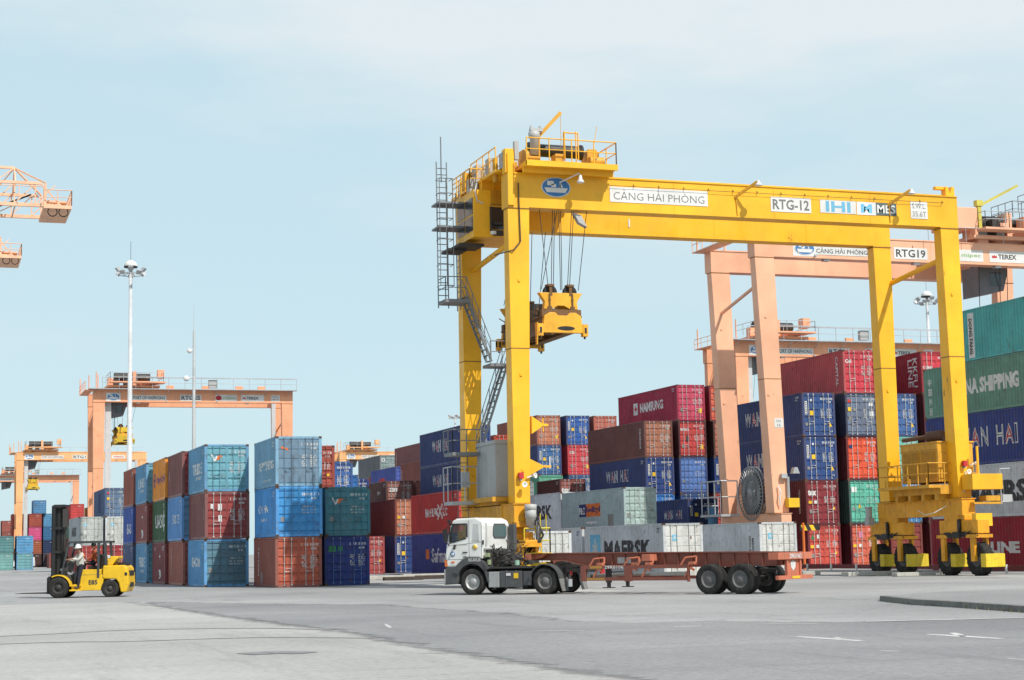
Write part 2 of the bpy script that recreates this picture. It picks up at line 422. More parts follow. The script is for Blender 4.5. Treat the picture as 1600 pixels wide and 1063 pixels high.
    for k, x in enumerate((0.36, 0.74)):
        r = MB(); r.tube((x, -0.020, 0.09), (x, -0.020, H - 0.06), 0.016, 6)
        for z in (0.09, H - 0.14):
            r.box(x - 0.035, x + 0.035, -0.040, 0.02, z, z + 0.06)
        for z in (0.55, 1.2, H * 0.62, H * 0.82):
            r.box(x - 0.028, x + 0.028, -0.03, 0.02, z, z + 0.035)
        hz = 0.98 - 0.16 * k
        r.tube((x, -0.04, hz), (x + (0.34 if k == 0 else -0.34), -0.045, hz - 0.02), 0.011, 5)
        r.box(x + (0.28 if k == 0 else -0.34), x + (0.34 if k == 0 else -0.28), -0.04, 0.02, hz - 0.05, hz + 0.02)
        rods.append(r.mesh('lock_rod'))
    CM[(Ln, H)] = (w.mesh('corrugated_wall'), f.mesh('frame'), dm, dm2, rods)
    return CM[(Ln, H)]

def glyphs(mb, x, z, n, cw=0.075, ch=0.11, m=0, gap=0.35):
    """a row of small unreadable stencilled characters"""
    for i in range(n):
        if random.random() < 0.08:
            x += cw * 0.8; continue
        k = random.randrange(4); w = cw * (1 - gap); y0, y1 = -0.003, 0.0
        t = cw * 0.24
        if k != 1: mb.box(x, x + t, y0, y1, z, z + ch, m)
        if k != 2: mb.box(x + w - t, x + w, y0, y1, z, z + ch, m)
        mb.box(x + t, x + w - t, y0, y1, z + ch - t if k != 3 else z + ch * .45, z + ch if k != 3 else z + ch * .45 + t, m)
        if k in (0, 2): mb.box(x + t, x + w - t, y0, y1, z, z + t, m)
        x += cw
    return x
MARKS = {}
def mark_mesh(kind, H):
    """stencilled data panel on the door end (in container coordinates, x 0..2.438)"""
    if (kind, H) in MARKS:
        return MARKS[(kind, H)]
    st = random.getstate(); random.seed(hash(kind) % 1000 if isinstance(kind, int) else sum(map(ord, kind)))
    m = MB(); t = H - 0.48
    def panel(x, z, w, h, mi, y=-0.004):
        m.box(x, x + w, y, 0.001, z, z + h, mi)
    glyphs(m, 1.37, t, 4, 0.10, 0.13); glyphs(m, 1.80, t, 7, 0.075, 0.13); glyphs(m, 1.86, t - 0.20, 4, 0.08, 0.11)
    if kind in ('wanhai', 'data', 'tex', 'dense'):
        for i in range(6 if kind != 'tex' else 4):
            zz = H * 0.60 - i * 0.105
            glyphs(m, 1.38, zz, 4, 0.07, 0.075); glyphs(m, 1.82, zz, 6, 0.06, 0.075)
    elif kind == 'sparse':
        for i in range(3):
            glyphs(m, 1.38, H * 0.58 - i * 0.16, 5, 0.07, 0.08); glyphs(m, 1.82, H * 0.58 - i * 0.16, 5, 0.06, 0.08)
    if kind == 'wanhai':
        panel(0.20, H * 0.50, 0.17, H * 0.30, 0); panel(0.56, H * 0.48, 0.28, 0.30, 2); panel(0.62, H * 0.80, 0.12, 0.14, 0)
        panel(0.20, H * 0.24, 0.2, 0.2, 3); m.add([(1.90, -0.004, H * .22), (2.18, -0.004, H * .22), (2.04, -0.004, H * .32)], [(0, 1, 2)], 2)
        glyphs(m, 2.05, 0.28, 3, 0.06, 0.08)
        for i in range(7): panel(0.235, H * 0.515 + i * 0.115, 0.10, 0.07, 4, -0.007)
    elif kind == 'tex':
        panel(0.20, H * 0.47, 0.30, 0.18, 2); panel(0.62, H * 0.47, 0.2, 0.2, 0); panel(1.95, H * 0.33, 0.18, 0.14, 2); panel(0.25, H * 0.25, 0.18, 0.26, 3)
    elif kind == 'cai':
        for i in range(4): glyphs(m, 1.38, H * 0.58 - i * 0.12, 5, 0.08, 0.08); glyphs(m, 1.85, H * 0.58 - i * 0.12, 5, 0.07, 0.08)
        panel(1.86, H * 0.22, 0.28, 0.36, 2); panel(0.30, H * 0.25, 0.2, 0.3, 3)
    elif kind == 'dense':
        panel(0.22, H * 0.78, 0.28, 0.2, 5); panel(0.22, H * 0.58, 0.28, 0.26, 2); panel(0.62, H * 0.58, 0.2, 0.2, 3); panel(1.8, H * 0.7, 0.3, 0.2, 0); panel(1.86, H * 0.47, 0.26, 0.3, 0); panel(0.25, H * .36, .22, .3, 3); panel(.62, H * .3, .3, .25, 6)
    elif kind == 'maersk':
        panel(0.56, H * 0.66, 0.30, 0.34, 1); panel(0.60, H * 0.40, 0.26, 0.36, 0); panel(0.22, H * 0.36, 0.2, 0.16, 3)
        m.add([(0.71 + (0.12 if i % 2 == 0 else 0.04) * math.sin(i * PI / 7), -0.007, H * .66 + .17 + (0.12 if i % 2 == 0 else 0.04) * math.cos(i * PI / 7)) for i in range(14)], [tuple(range(14))[::-1]], 0)
    elif kind == 'sparse':
        panel(0.25, H * 0.30, 0.2, 0.24, 3)
    out = []
    for p in m.pieces():
        me = p.mesh('sticker' if max(p.m) > 0 or len(p.f) < 19 else 'stencil_lettering')
        for mm in (LETW, LETLB, LETY, GRIM, INK, LETR, LETN): me.materials.append(mm)
        out.append(me)
    random.setstate(st); MARKS[(kind, H)] = out
    return out

def side_text(root, Ln, txt, yc, zc, h, mat, width=None, bold=0.02, spacing=1.0, lift=0.004, rot=False, name='lettering'):
    """lettering painted on the corrugated left wall: cut along the corrugations and laid into them"""
    me = text_mesh(txt, h, width, bold, 'CENTER', 0.0, spacing, key='side').copy()
    b = bmesh.new(); b.from_mesh(me)
    if rot:
        bmesh.ops.rotate(b, verts=b.verts, cent=(0, 0, 0), matrix=Matrix.Rotation(-PI / 2, 3, 'Z'))
    us = [v.co.x for v in b.verts]; u0, u1 = min(us), max(us)
    for y in corr_breaks(Ln):
        u = yc - y
        if u0 < u < u1:
            bmesh.ops.bisect_plane(b, geom=b.verts[:] + b.edges[:] + b.faces[:], plane_co=(u, 0, 0), plane_no=(1, 0, 0), dist=1e-5)
    for v in b.verts:
        v.co.z = lift - corr(yc - v.co.x, Ln)
    b.to_mesh(me); b.free(); me.materials.clear()
    o = obj(name, me, mat, root); o.location = (0.014, yc, zc); o.rotation_euler = (PI / 2, 0, -PI / 2)
    return o
def side_panel(root, Ln, y0, y1, z0, z1, mat, lift=0.004, name='decal', poly=None):
    b = bmesh.new()
    yc = (y0 + y1) / 2; zc = (z0 + z1) / 2
    pts = poly or [(-(y1 - y0) / 2, -(z1 - z0) / 2), ((y1 - y0) / 2, -(z1 - z0) / 2), ((y1 - y0) / 2, (z1 - z0) / 2), (-(y1 - y0) / 2, (z1 - z0) / 2)]
    f = b.faces.new([b.verts.new((u, v, 0)) for u, v in pts])
    bmesh.ops.triangulate(b, faces=[f])
    us = [p[0] for p in pts]
    for y in corr_breaks(Ln):
        u = yc - y
        if min(us) < u < max(us):
            bmesh.ops.bisect_plane(b, geom=b.verts[:] + b.edges[:] + b.faces[:], plane_co=(u, 0, 0), plane_no=(1, 0, 0), dist=1e-5)
    for v in b.verts:
        v.co.z = lift - corr(yc - v.co.x, Ln)
    me = bpy.data.meshes.new(name); b.to_mesh(me); b.free()
    o = obj(name, me, mat, root); o.location = (0.014, yc, zc); o.rotation_euler = (PI / 2, 0, -PI / 2)
    return o

def star(r, q=0.45, n=7):
    return [(r * (1 if i % 2 == 0 else q) * math.sin(i * PI / n), r * (1 if i % 2 == 0 else q) * math.cos(i * PI / n)) for i in range(2 * n)]
def wan_hai(r, Ln, H, yc=None, sc=1.0, zf=0.56):
    yc = yc or Ln * 0.5; u = -2.35 * sc
    for ch, w in (('W', 0.95), ('A', 0.68), ('N', 0.62), (' ', 0.42), ('H', 0.62), ('A', 0.68), ('I', 0.2)):
        w *= sc
        if ch != ' ':
            side_text(r, Ln, ch, yc - (u + w / 2), H * zf, 0.96 * sc, LETW, w, 0.035, lift=0.004)
            side_text(r, Ln, ch, yc - (u + w / 2), H * zf, 0.84 * sc, LETR if ch == 'A' else LETN, w - 0.10 * sc, -0.03 if ch != 'A' else -0.012, lift=0.009)
        u += w + 0.10 * sc
def maersk(r, Ln, H, yc=None, sc=1.0):
    yc = yc or 5.4
    side_text(r, Ln, 'MAERSK', yc, H * 0.50, 1.14 * sc, INK, 7.1 * sc, 0.05)
    y = yc + 5.05 * sc
    if sc > 0.9:
        side_panel(r, Ln, y - 0.85, y + 0.85, H * 0.5 - 0.85, H * 0.5 + 0.95, LETLB)
        side_panel(r, Ln, y - 0.8, y + 0.8, H * 0.5 - 0.8, H * 0.5 + 0.8, material('pale_grey_lettering', (.55, .56, .56), dirt=.3), 0.008, poly=star(0.8, 0.33))
def id_marks(r, Ln, H, col=None):
    for i, (n, dz) in enumerate(((6, 0.35), (4, 0.52))):
        m = MB(); glyphs(m, 0, 0, n, 0.09, 0.11); o = m.build('lettering', [col or LETW], r); o.location = (0.010, 0.95, H - dz); o.rotation_euler = (0, 0, -PI / 2)

NC = [0]
def container(x, y, z, Ln, H, door, label, side=None, rods=None, marks='data', flat=False, simple=0, group=None, extra=None, hidden=False):
    """simple 0: all parts; 1: no rods; 2: walls, frame and doors in plain colour"""
    w, f, d1, d2, rm = container_meshes(Ln, H)
    jx = random.uniform(-0.03, 0.03); jy = random.uniform(-0.04, 0.04)
    r = thing('shipping_container', label, 'container', (x + jx, y + jy, z), random.uniform(-0.0025, 0.0025), group)
    sc = side or door
    obj('corrugated_wall', w, CONTS, r, sc)
    obj('frame', f, [CONT, RUSTY, BLACK], r, tuple(0.85 * v for v in sc) if not side else sc)
    for k in (0, 1):
        o = obj('door', d2 if flat else d1, CONT, r, door); o.location = (0.103 + 1.12 * k, 0.004, 0)
        if simple == 0:
            rc = rods if rods is not None else tuple(0.9 * v + 0.02 for v in door)
            for q in rm:
                p = obj('lock_rod', q, CONT, o, rc)
    if marks and not hidden and simple < 2:
        for q in mark_mesh(marks, H)[:40 if simple == 0 else 2]:
            o = obj(q.name.split('.')[0], q, [], r); o.location = (0, 0.022, 0)
    if extra:
        extra(r, Ln, H)
    NC[0] += 1
    return r
def door_text(r, txt, x, z, h, mat=None, width=None, bold=0.03):
    place_text(txt, h, mat or LETW, r, (x, 0.016, z), '-y', width, bold)
RL = (0.62, 0.62, 0.60)     # pale galvanised rods

# ------------------------------------------------------------------ ground
def ground_material(name, c1, c2, scale, dark, crack=0.0):
    m = bpy.data.materials.new(name); m.use_nodes = True; t = m.node_tree; b = t.nodes['Principled BSDF']; l = t.links.new
    co = N(t, 'ShaderNodeTexCoord')
    def noise(sc, det, ro=0.55, vs_=None):
        n = N(t, 'ShaderNodeTexNoise'); n.inputs['Scale'].default_value = sc; n.inputs['Detail'].default_value = det; n.inputs['Roughness'].default_value = ro
        if vs_:
            mm = N(t, 'ShaderNodeMapping'); mm.inputs['Scale'].default_value = vs_; mm.inputs['Rotation'].default_value = (0, 0, 0.35); l(co.outputs['Object'], mm.inputs[0]); l(mm.outputs[0], n.inputs[0])
        else:
            l(co.outputs['Object'], n.inputs['Vector'])
        return n
    def ramp(s, a, bb, va, vb):
        r = N(t, 'ShaderNodeValToRGB'); r.color_ramp.elements[0].position = a; r.color_ramp.elements[1].position = bb; r.color_ramp.elements[0].color = va; r.color_ramp.elements[1].color = vb; l(s, r.inputs[0]); return r.outputs[0]
    def mixn(f, a, bcol, mode='MIX'):
        x = N(t, 'ShaderNodeMix', data_type='RGBA'); x.blend_type = mode
        l(f, x.inputs[0]) if not isinstance(f, float) else setattr(x.inputs[0], 'default_value', f)
        l(a, x.inputs[6])
        if isinstance(bcol, tuple): x.inputs[7].default_value = bcol + (1,)
        else: l(bcol, x.inputs[7])
        return x.outputs[2]
    base = ramp(noise(0.11 * scale, 6).outputs['Fac'], 0.32, 0.70, c1 + (1,), c2 + (1,))
    base = mixn(ramp(noise(0.5 * scale, 6, 0.65, (0.35, 1.6, 1)).outputs['Fac'], 0.52, 0.75, (0, 0, 0, 1), (0.55,) * 3 + (1,)), base, dark)
    base = mixn(ramp(noise(1.6, 8, 0.7).outputs['Fac'], 0.62, 0.72, (0, 0, 0, 1), (0.35,) * 3 + (1,)), base, dark)
    g = noise(38.0, 4, 0.8)
    base = mixn(1.0, base, ramp(g.outputs['Fac'], 0.3, 0.7, (0.78,) * 3 + (1,), (1.20,) * 3 + (1,)), 'MULTIPLY')
    base = mixn(ramp(noise(0.28, 5, 0.6, (3.2, 0.35, 1)).outputs['Fac'], 0.56, 0.74, (0, 0, 0, 1), (0.45,) * 3 + (1,)), base, tuple(0.80 * k for k in dark))
    base = mixn(ramp(noise(0.9, 7, 0.75).outputs['Fac'], 0.66, 0.74, (0, 0, 0, 1), (0.5,) * 3 + (1,)), base, tuple(0.55 * k for k in dark))
    base = mixn(1.0, base, ramp(noise(7.0, 5, 0.7).outputs['Fac'], 0.3, 0.7, (0.80,) * 3 + (1,), (1.15,) * 3 + (1,)), 'MULTIPLY')
    if crack:
        v = N(t, 'ShaderNodeTexVoronoi', feature='DISTANCE_TO_EDGE'); v.inputs['Scale'].default_value = 0.16
        wv = noise(0.6, 4); ad = N(t, 'ShaderNodeMix', data_type='RGBA'); ad.inputs[0].default_value = 0.55; l(co.outputs['Object'], ad.inputs[6]); l(wv.outputs['Color'], ad.inputs[7]); l(ad.outputs[2], v.inputs['Vector'])
        base = mixn(ramp(v.outputs['Distance'], 0.0, 0.004, (crack * .6,) * 3 + (1,), (0, 0, 0, 1)), base, tuple(0.45 * k for k in dark))
    l(base, b.inputs['Base Color']); b.inputs['Roughness'].default_value = 0.85; b.inputs['Specular IOR Level'].default_value = 0.25
    bp = N(t, 'ShaderNodeBump'); bp.inputs['Strength'].default_value = 0.25; bp.inputs['Distance'].default_value = 0.01; l(g.outputs['Fac'], bp.inputs['Height']); l(bp.outputs[0], b.inputs['Normal'])
    return m
CONC = ground_material('weathered_concrete', (0.325, 0.32, 0.305), (0.455, 0.45, 0.43), 1.0, (0.27, 0.265, 0.25), 0.6)
ASPH = ground_material('grey_asphalt', (0.20, 0.202, 0.205), (0.305, 0.305, 0.302), 1.0, (0.19, 0.19, 0.19), 0.25)
APRN = ground_material('dusty_yard_paving', (0.25, 0.252, 0.25), (0.375, 0.376, 0.37), 0.8, (0.24, 0.238, 0.234), 0.6)
PAINTW = material('worn_road_paint', (0.60, 0.60, 0.58), rough=0.8, dirt=1.0, dirtcol=(0.32, 0.31, 0.30), scale=2.5)
g = MB(); g.add([(-1500, -300, 0), (1500, -300, 0), (1500, 2500, 0), (-1500, 2500, 0)], [(0, 1, 2, 3)])
structure(g.build('ground', APRN), 'pale grey concrete yard ground reaching to the horizon')

def sheet(name, pts, z, mat, label, soft=0.0, step=0.5, lim=None):
    if soft <= 0:
        b = bmesh.new(); f = b.faces.new([b.verts.new((x, y, z)) for x, y in pts]); bmesh.ops.triangulate(b, faces=[f])
        for q in b.faces:
            q.normal_update()
            if q.normal.z < 0: q.normal_flip()
        me = bpy.data.meshes.new(name); b.to_mesh(me); b.free()
        return structure(obj(name, me, mat), label)
    # a grid whose vertices carry their distance inside the outline; the material wears the edge away with noise
    x0, x1 = min(p[0] for p in pts), max(p[0] for p in pts); y0, y1 = min(p[1] for p in pts), max(p[1] for p in pts)
    if lim: x0, x1, y0, y1 = max(x0, lim[0]), min(x1, lim[1]), max(y0, lim[2]), min(y1, lim[3])
    nx, ny = int((x1 - x0) / step) + 1, int((y1 - y0) / step) + 1; n = len(pts)
    def sd(x, y):
        d = 1e9; ins = False; j = n - 1
        for i in range(n):
            ax, ay = pts[i]; bx, by = pts[j]
            if (ay > y) != (by > y) and x < (bx - ax) * (y - ay) / (by - ay) + ax: ins = not ins
            ex, ey = bx - ax, by - ay; t = max(0, min(1, ((x - ax) * ex + (y - ay) * ey) / (ex * ex + ey * ey + 1e-9))); d = min(d, (x - ax - t * ex) ** 2 + (y - ay - t * ey) ** 2); j = i
        return math.sqrt(d) * (1 if ins else -1)
    D = [[sd(x0 + i * step, y0 + j * step) for i in range(nx)] for j in range(ny)]
    vs_ = [(x0 + i * step, y0 + j * step, z) for j in range(ny) for i in range(nx)]
    fs = [(j * nx + i, j * nx + i + 1, (j + 1) * nx + i + 1, (j + 1) * nx + i) for j in range(ny - 1) for i in range(nx - 1) if max(D[j][i], D[j][i + 1], D[j + 1][i], D[j + 1][i + 1]) > -soft]
    me = bpy.data.meshes.new(name); me.from_pydata(vs_, [], fs)
    at = me.attributes.new('inside', 'FLOAT', 'POINT'); at.data.foreach_set('value', [max(-1, min(1, D[j][i] / soft)) for j in range(ny) for i in range(nx)])
    b = bmesh.new(); b.from_mesh(me); bmesh.ops.delete(b, geom=[v for v in b.verts if not v.link_faces], context='VERTS'); b.to_mesh(me); b.free()
    m = mat.copy(); m.name = name + '_worn_edge'; t = m.node_tree; out = [q for q in t.nodes if q.type == 'OUTPUT_MATERIAL'][0]; pb = t.nodes['Principled BSDF']
    an_ = N(t, 'ShaderNodeAttribute', attribute_name='inside'); no = N(t, 'ShaderNodeTexNoise'); no.inputs['Scale'].default_value = 0.9; no.inputs['Detail'].default_value = 8; no.inputs['Roughness'].default_value = 0.68
    tc_ = N(t, 'ShaderNodeTexCoord'); t.links.new(tc_.outputs['Object'], no.inputs['Vector'])
    m1 = N(t, 'ShaderNodeMath', operation='MULTIPLY_ADD'); m1.inputs[1].default_value = 2.6; m1.inputs[2].default_value = -1.3; t.links.new(no.outputs['Fac'], m1.inputs[0])
    m2 = N(t, 'ShaderNodeMath', operation='ADD'); t.links.new(an_.outputs['Fac'], m2.inputs[0]); t.links.new(m1.outputs[0], m2.inputs[1])
    m3 = N(t, 'ShaderNodeMapRange'); m3.inputs['From Min'].default_value = -0.25; m3.inputs['From Max'].default_value = 0.25; t.links.new(m2.outputs[0], m3.inputs['Value'])
    tr = N(t, 'ShaderNodeBsdfTransparent'); mx = N(t, 'ShaderNodeMixShader'); t.links.new(m3.outputs[0], mx.inputs[0]); t.links.new(tr.outputs[0], mx.inputs[1]); t.links.new(pb.outputs[0], mx.inputs[2]); t.links.new(mx.outputs[0], out.inputs['Surface'])
    return structure(obj(name, me, m), label)
def wob(pts, amp, sub=6):
    out = []
    for a, b in zip(pts, pts[1:]):
        for i in range(sub):
            t = i / sub; x = a[0] + (b[0] - a[0]) * t; y = a[1] + (b[1] - a[1]) * t
            out.append((x + random.uniform(-amp, amp), y + random.uniform(-amp, amp)))
    return out + [pts[-1]]
sheet('concrete_slab', [(-60, 12), (9.6, 12)] + wob([(9.3, 19), (9.08, 21.1), (8.84, 23.1), (8.83, 25.9), (8.72, 29), (8.76, 33.6), (8.95, 36), (8.95, 38.4), (8.6, 41.6), (8.15, 50.3), (7.8, 62)], 0.07) + [(7.6, 69.3), (-60, 69.3)], 0.004, CONC, 'lighter weathered concrete apron', soft=1.1, step=0.6, lim=(-32, 60, 12, 75))
sheet('asphalt_road', wob([(9.6, 12.0), (9.3, 19), (9.1, 21.1), (8.86, 23.1), (8.85, 25.9), (8.74, 29), (8.78, 33.6), (8.97, 36), (8.97, 38.4), (8.62, 41.6), (8.17, 50.3), (7.82, 62), (8.4, 67.5)], 0.05)
      + wob([(11.2, 60.5), (13.0, 57.4), (14.5, 55.4), (14.7, 48.9), (15.04, 44.0), (14.8, 38.6), (15.6, 36.5), (17.3, 36.1), (18, 34.9), (18.7, 33.8), (20, 32.9), (23, 32.4), (40, 32)], 0.12) + [(40, 12)], 0.008, ASPH, 'darker grey asphalt patch across the yard', soft=0.8, step=0.5)
def strip(name, pts, w, z, mat, label, taper=False):
    m = MB(); vs_ = []
    for i, p in enumerate(pts):
        a = Vector(pts[max(0, i - 1)]); b = Vector(pts[min(len(pts) - 1, i + 1)]); d = (b - a).normalized(); n = Vector((-d.y, d.x)); ww = w * (0.5 + 0.5 * math.sin(PI * (0.15 + 0.7 * i / max(1, len(pts) - 1)))) if taper else w
        ww *= random.uniform(0.8, 1.15)
        vs_ += [(p[0] - n.x * ww / 2, p[1] - n.y * ww / 2, z), (p[0] + n.x * ww / 2, p[1] + n.y * ww / 2, z)]
    m.add(vs_, [(2 * i, 2 * i + 2, 2 * i + 3, 2 * i + 1) for i in range(len(pts) - 1)])
    return structure(m.build(name, mat, fix=True), label)
TRACK = material('tyre_track_stain', (0.30, 0.295, 0.29), rough=0.9, dirt=0.8, dirtcol=(0.36, 0.355, 0.34), scale=2.0)
def arc(pts, n=24):
    out = []
    for i in range(n + 1):
        t = i / n * (len(pts) - 1); k = min(int(t), len(pts) - 2); u = t - k
        p = [Vector(pts[max(0, min(len(pts) - 1, k + j))]) for j in (-1, 0, 1, 2)]
        q = 0.5 * ((2 * p[1]) + (-p[0] + p[2]) * u + (2 * p[0] - 5 * p[1] + 4 * p[2] - p[3]) * u * u + (-p[0] + 3 * p[1] - 3 * p[2] + p[3]) * u ** 3); out.append(q)
    return out
strip('tyre_track', arc([(-8, 39.3), (1.7, 41.3), (4.7, 42.3), (7.5, 40.9), (8.9, 38.6)]), 0.30, 0.012, TRACK, 'long dark tyre track curving over the concrete')
strip('tyre_track', arc([(-8, 37.0), (1.57, 37.6), (4.1, 36.7), (6.7, 36.3), (8.7, 34.3)]), 0.16, 0.012, TRACK, 'second thinner tyre track on the concrete')
strip('tar_patch', arc([(5.4, 30.5), (6.0, 30.6), (6.5, 30.1)], 10), 0.8, 0.012, ASPH, 'small dark patch in the concrete', True)
for a, b, w in (((15.41, 34.3), (15.96, 34.1), .22), ((15.55, 29.0), (15.75, 27.0), .22), ((15.75, 27.6), (15.95, 28.3), .12), ((17.79, 28.1), (17.96, 26.0), .25), ((18.4, 28.2), (17.85, 27.0), .16), ((19.6, 33.4), (23.01, 32.45), .28), ((23.2, 32.4), (26, 31.6), .3), ((14.53, 24.4), (14.72, 24.1), .14), ((17.6, 34.1), (18.4, 33.3), .13), ((15.08, 21.7), (15.3, 20.2), .10), ((12.3, 34.6), (13.2, 34.0), .12), ((10.2, 38.5), (10.6, 40.5), .10)):
    strip('road_marking', [Vector(a).lerp(Vector(b), i / 5) for i in range(6)], w, 0.012, PAINTW, 'worn white painted road marking', True)
# kerbed island
KERB = material('dirty_kerb_stone', (0.20, 0.195, 0.18), rough=0.9, dirt=0.7, scale=2.0, dirtcol=(0.03, 0.03, 0.028))
kb = MB(); front = wob([(26.6, 44.5), (25.64, 41.35), (25.3, 38.4), (24.9, 36.1), (24.6, 34.3), (24.3, 32.0)], 0.03, 4); vs_ = []
for x, y in front:
    vs_ += [(x, y, 0), (x + 0.03, y, 0.15), (x + 0.30, y + 0.06, 0.152)]
kb.add(vs_, [(3 * i + j, 3 * i + j + 1, 3 * i + j + 4, 3 * i + j + 3) for i in range(len(front) - 1) for j in (0, 1)])
structure(kb.build('kerb', KERB, fix=True), 'dark stained kerb edge of the traffic island')
sheet('island_paving', [(x + 0.28, y + 0.06) for x, y in front] + [(40, 32), (40, 47), (30, 46.5)], 0.150, APRN, 'pale paved top of the kerbed island')

# ------------------------------------------------------------------ containers: near block
RUSTB = C(208, 108, 84); BRBLUE = C(78, 165, 232); SLATE = C(128, 158, 182); ROYAL = C(52, 74, 150); TEAL = C(84, 150, 166)
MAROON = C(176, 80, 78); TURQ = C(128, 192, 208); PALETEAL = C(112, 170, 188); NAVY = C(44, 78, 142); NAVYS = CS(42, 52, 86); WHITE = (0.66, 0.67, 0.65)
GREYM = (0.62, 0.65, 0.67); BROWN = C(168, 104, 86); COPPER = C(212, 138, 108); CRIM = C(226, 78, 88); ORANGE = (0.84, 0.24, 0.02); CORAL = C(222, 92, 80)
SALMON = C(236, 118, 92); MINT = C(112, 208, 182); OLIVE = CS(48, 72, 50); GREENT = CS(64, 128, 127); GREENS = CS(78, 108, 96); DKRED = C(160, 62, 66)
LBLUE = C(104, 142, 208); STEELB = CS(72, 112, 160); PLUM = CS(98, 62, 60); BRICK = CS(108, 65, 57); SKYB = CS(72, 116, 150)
NEAR = 'containers stacked in the near block'
def vtext(txt, yy, h=1.5, w=0.16, mat=None):
    return lambda r, Ln, H: vrow(r, Ln, H, txt, yy, h, mat)
def vrow(r, Ln, H, txt, yy, h, mat=None):
    me = text_mesh(txt, h / max(4, len(txt)) * 1.15, h, 0.01, key='v' + (mat or LETW).name)
    o = obj('lettering', me, mat or LETW, r); o.location = (0.008, yy, H * 0.52)
    o.rotation_euler = (Euler((PI / 2, 0, -PI / 2)).to_matrix() @ Matrix.Rotation(-PI / 2, 3, 'Z')).to_euler()
def stext(*rows):
    def go(r, Ln, H):
        for txt, fy, fz, h, mat, wd in rows:
            side_text(r, Ln, txt, Ln * fy, H * fz, h, mat, wd, 0.015)
        id_marks(r, Ln, H)
    return go
def both(*fs):
    def go(r, Ln, H):
        for f in fs: f(r, Ln, H)
    return go
def logo_nc(r, Ln, H):     # peeled white and red ribbon logo on a door
    m = MB(); z = H * .72
    m.add([(.34, .014, z + .16), (.46, .014, z + .16), (.58, .014, z - .2), (.48, .014, z - .2)], [(0, 1, 2, 3)], 0)
    m.add([(.52, .013, z - .2), (.60, .013, z - .2), (.72, .013, z + .05), (.64, .013, z + .1)], [(0, 1, 2, 3)], 0)
    m.add([(.62, .014, z + .05), (.86, .014, z + .14), (.98, .014, z + .08), (.80, .014, z - .12), (.66, .014, z - .16)], [(0, 1, 2, 3, 4)], 1)
    m.build('door_logo', [LETW, LETO], r)
A = (17.17, 87.55)
def near(x, y, z, *a, **k):
    k.setdefault('group', NEAR)
    return container(x, y, z, 6.058, HS, *a, **k)
near(*A, 0, RUSTB, 'orange-brown container with pale lock rods, bottom of the corner stack', side=BRICK, rods=RL, extra=both(vtext('TRITON', 4.7, 1.55), lambda r, l, h: side_panel(r, l, 3.75, 4.1, 0.2, 0.75, GRIM)))
near(*A, HS, BRBLUE, 'bright sky-blue container in the middle of the corner stack', side=CS(62, 115, 162), marks='sparse', extra=stext(('CHINA', .60, .58, .42, LETW, 2.7), ('SHANGHAI', .55, .36, .16, LETW, 2.0)))
near(*A, 2 * HS, SLATE, 'slate-blue container with an orange stain on its door, on top of the corner stack', side=CS(93, 125, 145), flat=True, marks='data', extra=both(stext(('NEW ZHENG', .45, .46, .46, LETW, 4.0), ('SHIPPING CO LTD', .42, .15, .12, LETW, 2.4)), lambda r, l, h: obj('paint_stain', (lambda m: (m.add([(.28, .018, h * .80), (.62, .018, h * .76), (.72, .018, h * .70), (.50, .018, h * .74), (.30, .018, h * .75)], [(0, 1, 2, 3, 4)]), m.mesh('paint_stain'))[1])(MB()), LETO, r)))
near(20.04, 88.9, 0, ROYAL, 'royal-blue container with green paint patches, at the bottom beside the orange-brown container', rods=C(120, 150, 205), extra=lambda r, l, h: obj('paint_patch', (lambda m: (m.box(.22, .62, .014, .018, h * .68, h * .80), m.box(.72, .98, .014, .018, h * .70, h * .79), m.mesh('paint_patch'))[2])(MB()), LETG, r))
near(20.07, 88.85, HS, TEAL, 'dark teal container with a peeling ribbon logo, on the royal-blue container', marks='sparse', extra=logo_nc)
near(19.6, 95.15, 0, MAROON, 'dark container hidden at the bottom behind the teal container', hidden=True, simple=2, group='hidden lower containers')
near(19.6, 95.15, HS, ROYAL, 'dark container hidden at the bottom behind the teal container', hidden=True, simple=2, group='hidden lower containers')
near(19.6, 95.15, 2 * HS, C(192, 92, 80), 'rust-red container rising behind the teal container, beside the slate-blue one', marks='tex')
for x, y, i in ((14.55, 94.11, 0),):
    near(x, y, 0, C(106, 146, 164), 'faded green-blue container half in shade, bottom of the stack next to the corner stack', side=SKYB, marks='sparse', extra=stext(('EAS 06', .5, .52, .55, LETW, 2.9)))
    near(x, y, HS, C(172, 80, 78), 'maroon container with pale lock rods and a diagonal shadow, middle of its stack', side=PLUM, rods=RL, marks='data', extra=both(lambda r, l, h: vrow(r, l, h, 'CAI', .7, .5), lambda r, l, h: obj('sticker', (lambda m: (m.box(.30, .46, .012, .018, h * .64, h * .74), m.box(.70, .92, .012, .018, h * .60, h * .74), m.box(.72, .92, .012, .018, h * .36, h * .50), m.mesh('sticker'))[3])(MB()), SIGNW, r)))
    near(x, y, 2 * HS, TURQ, 'turquoise container with a peeling ribbon logo, on top of the maroon one', side=CS(78, 118, 144), marks='data', extra=both(logo_nc, stext(('TRIDE', .45, .52, .62, LETW, 3.4), ('LINES', .4, .32, .18, LETW, 2.0))))
x, y = 14.19, 100.25
near(x, y, 0, C(168, 90, 74), 'brown container with thin vertical lettering, bottom of the third stack along the block', side=CS(122, 74, 64), extra=vtext('INTERPOOL', 4.9, 1.6))
near(x, y, HS, C(110, 160, 200), 'mid-blue container lettered on its side, between two brown ones', side=CS(74, 112, 154), extra=stext(('EAS 06', .42, .50, .55, LETW, 2.9)))
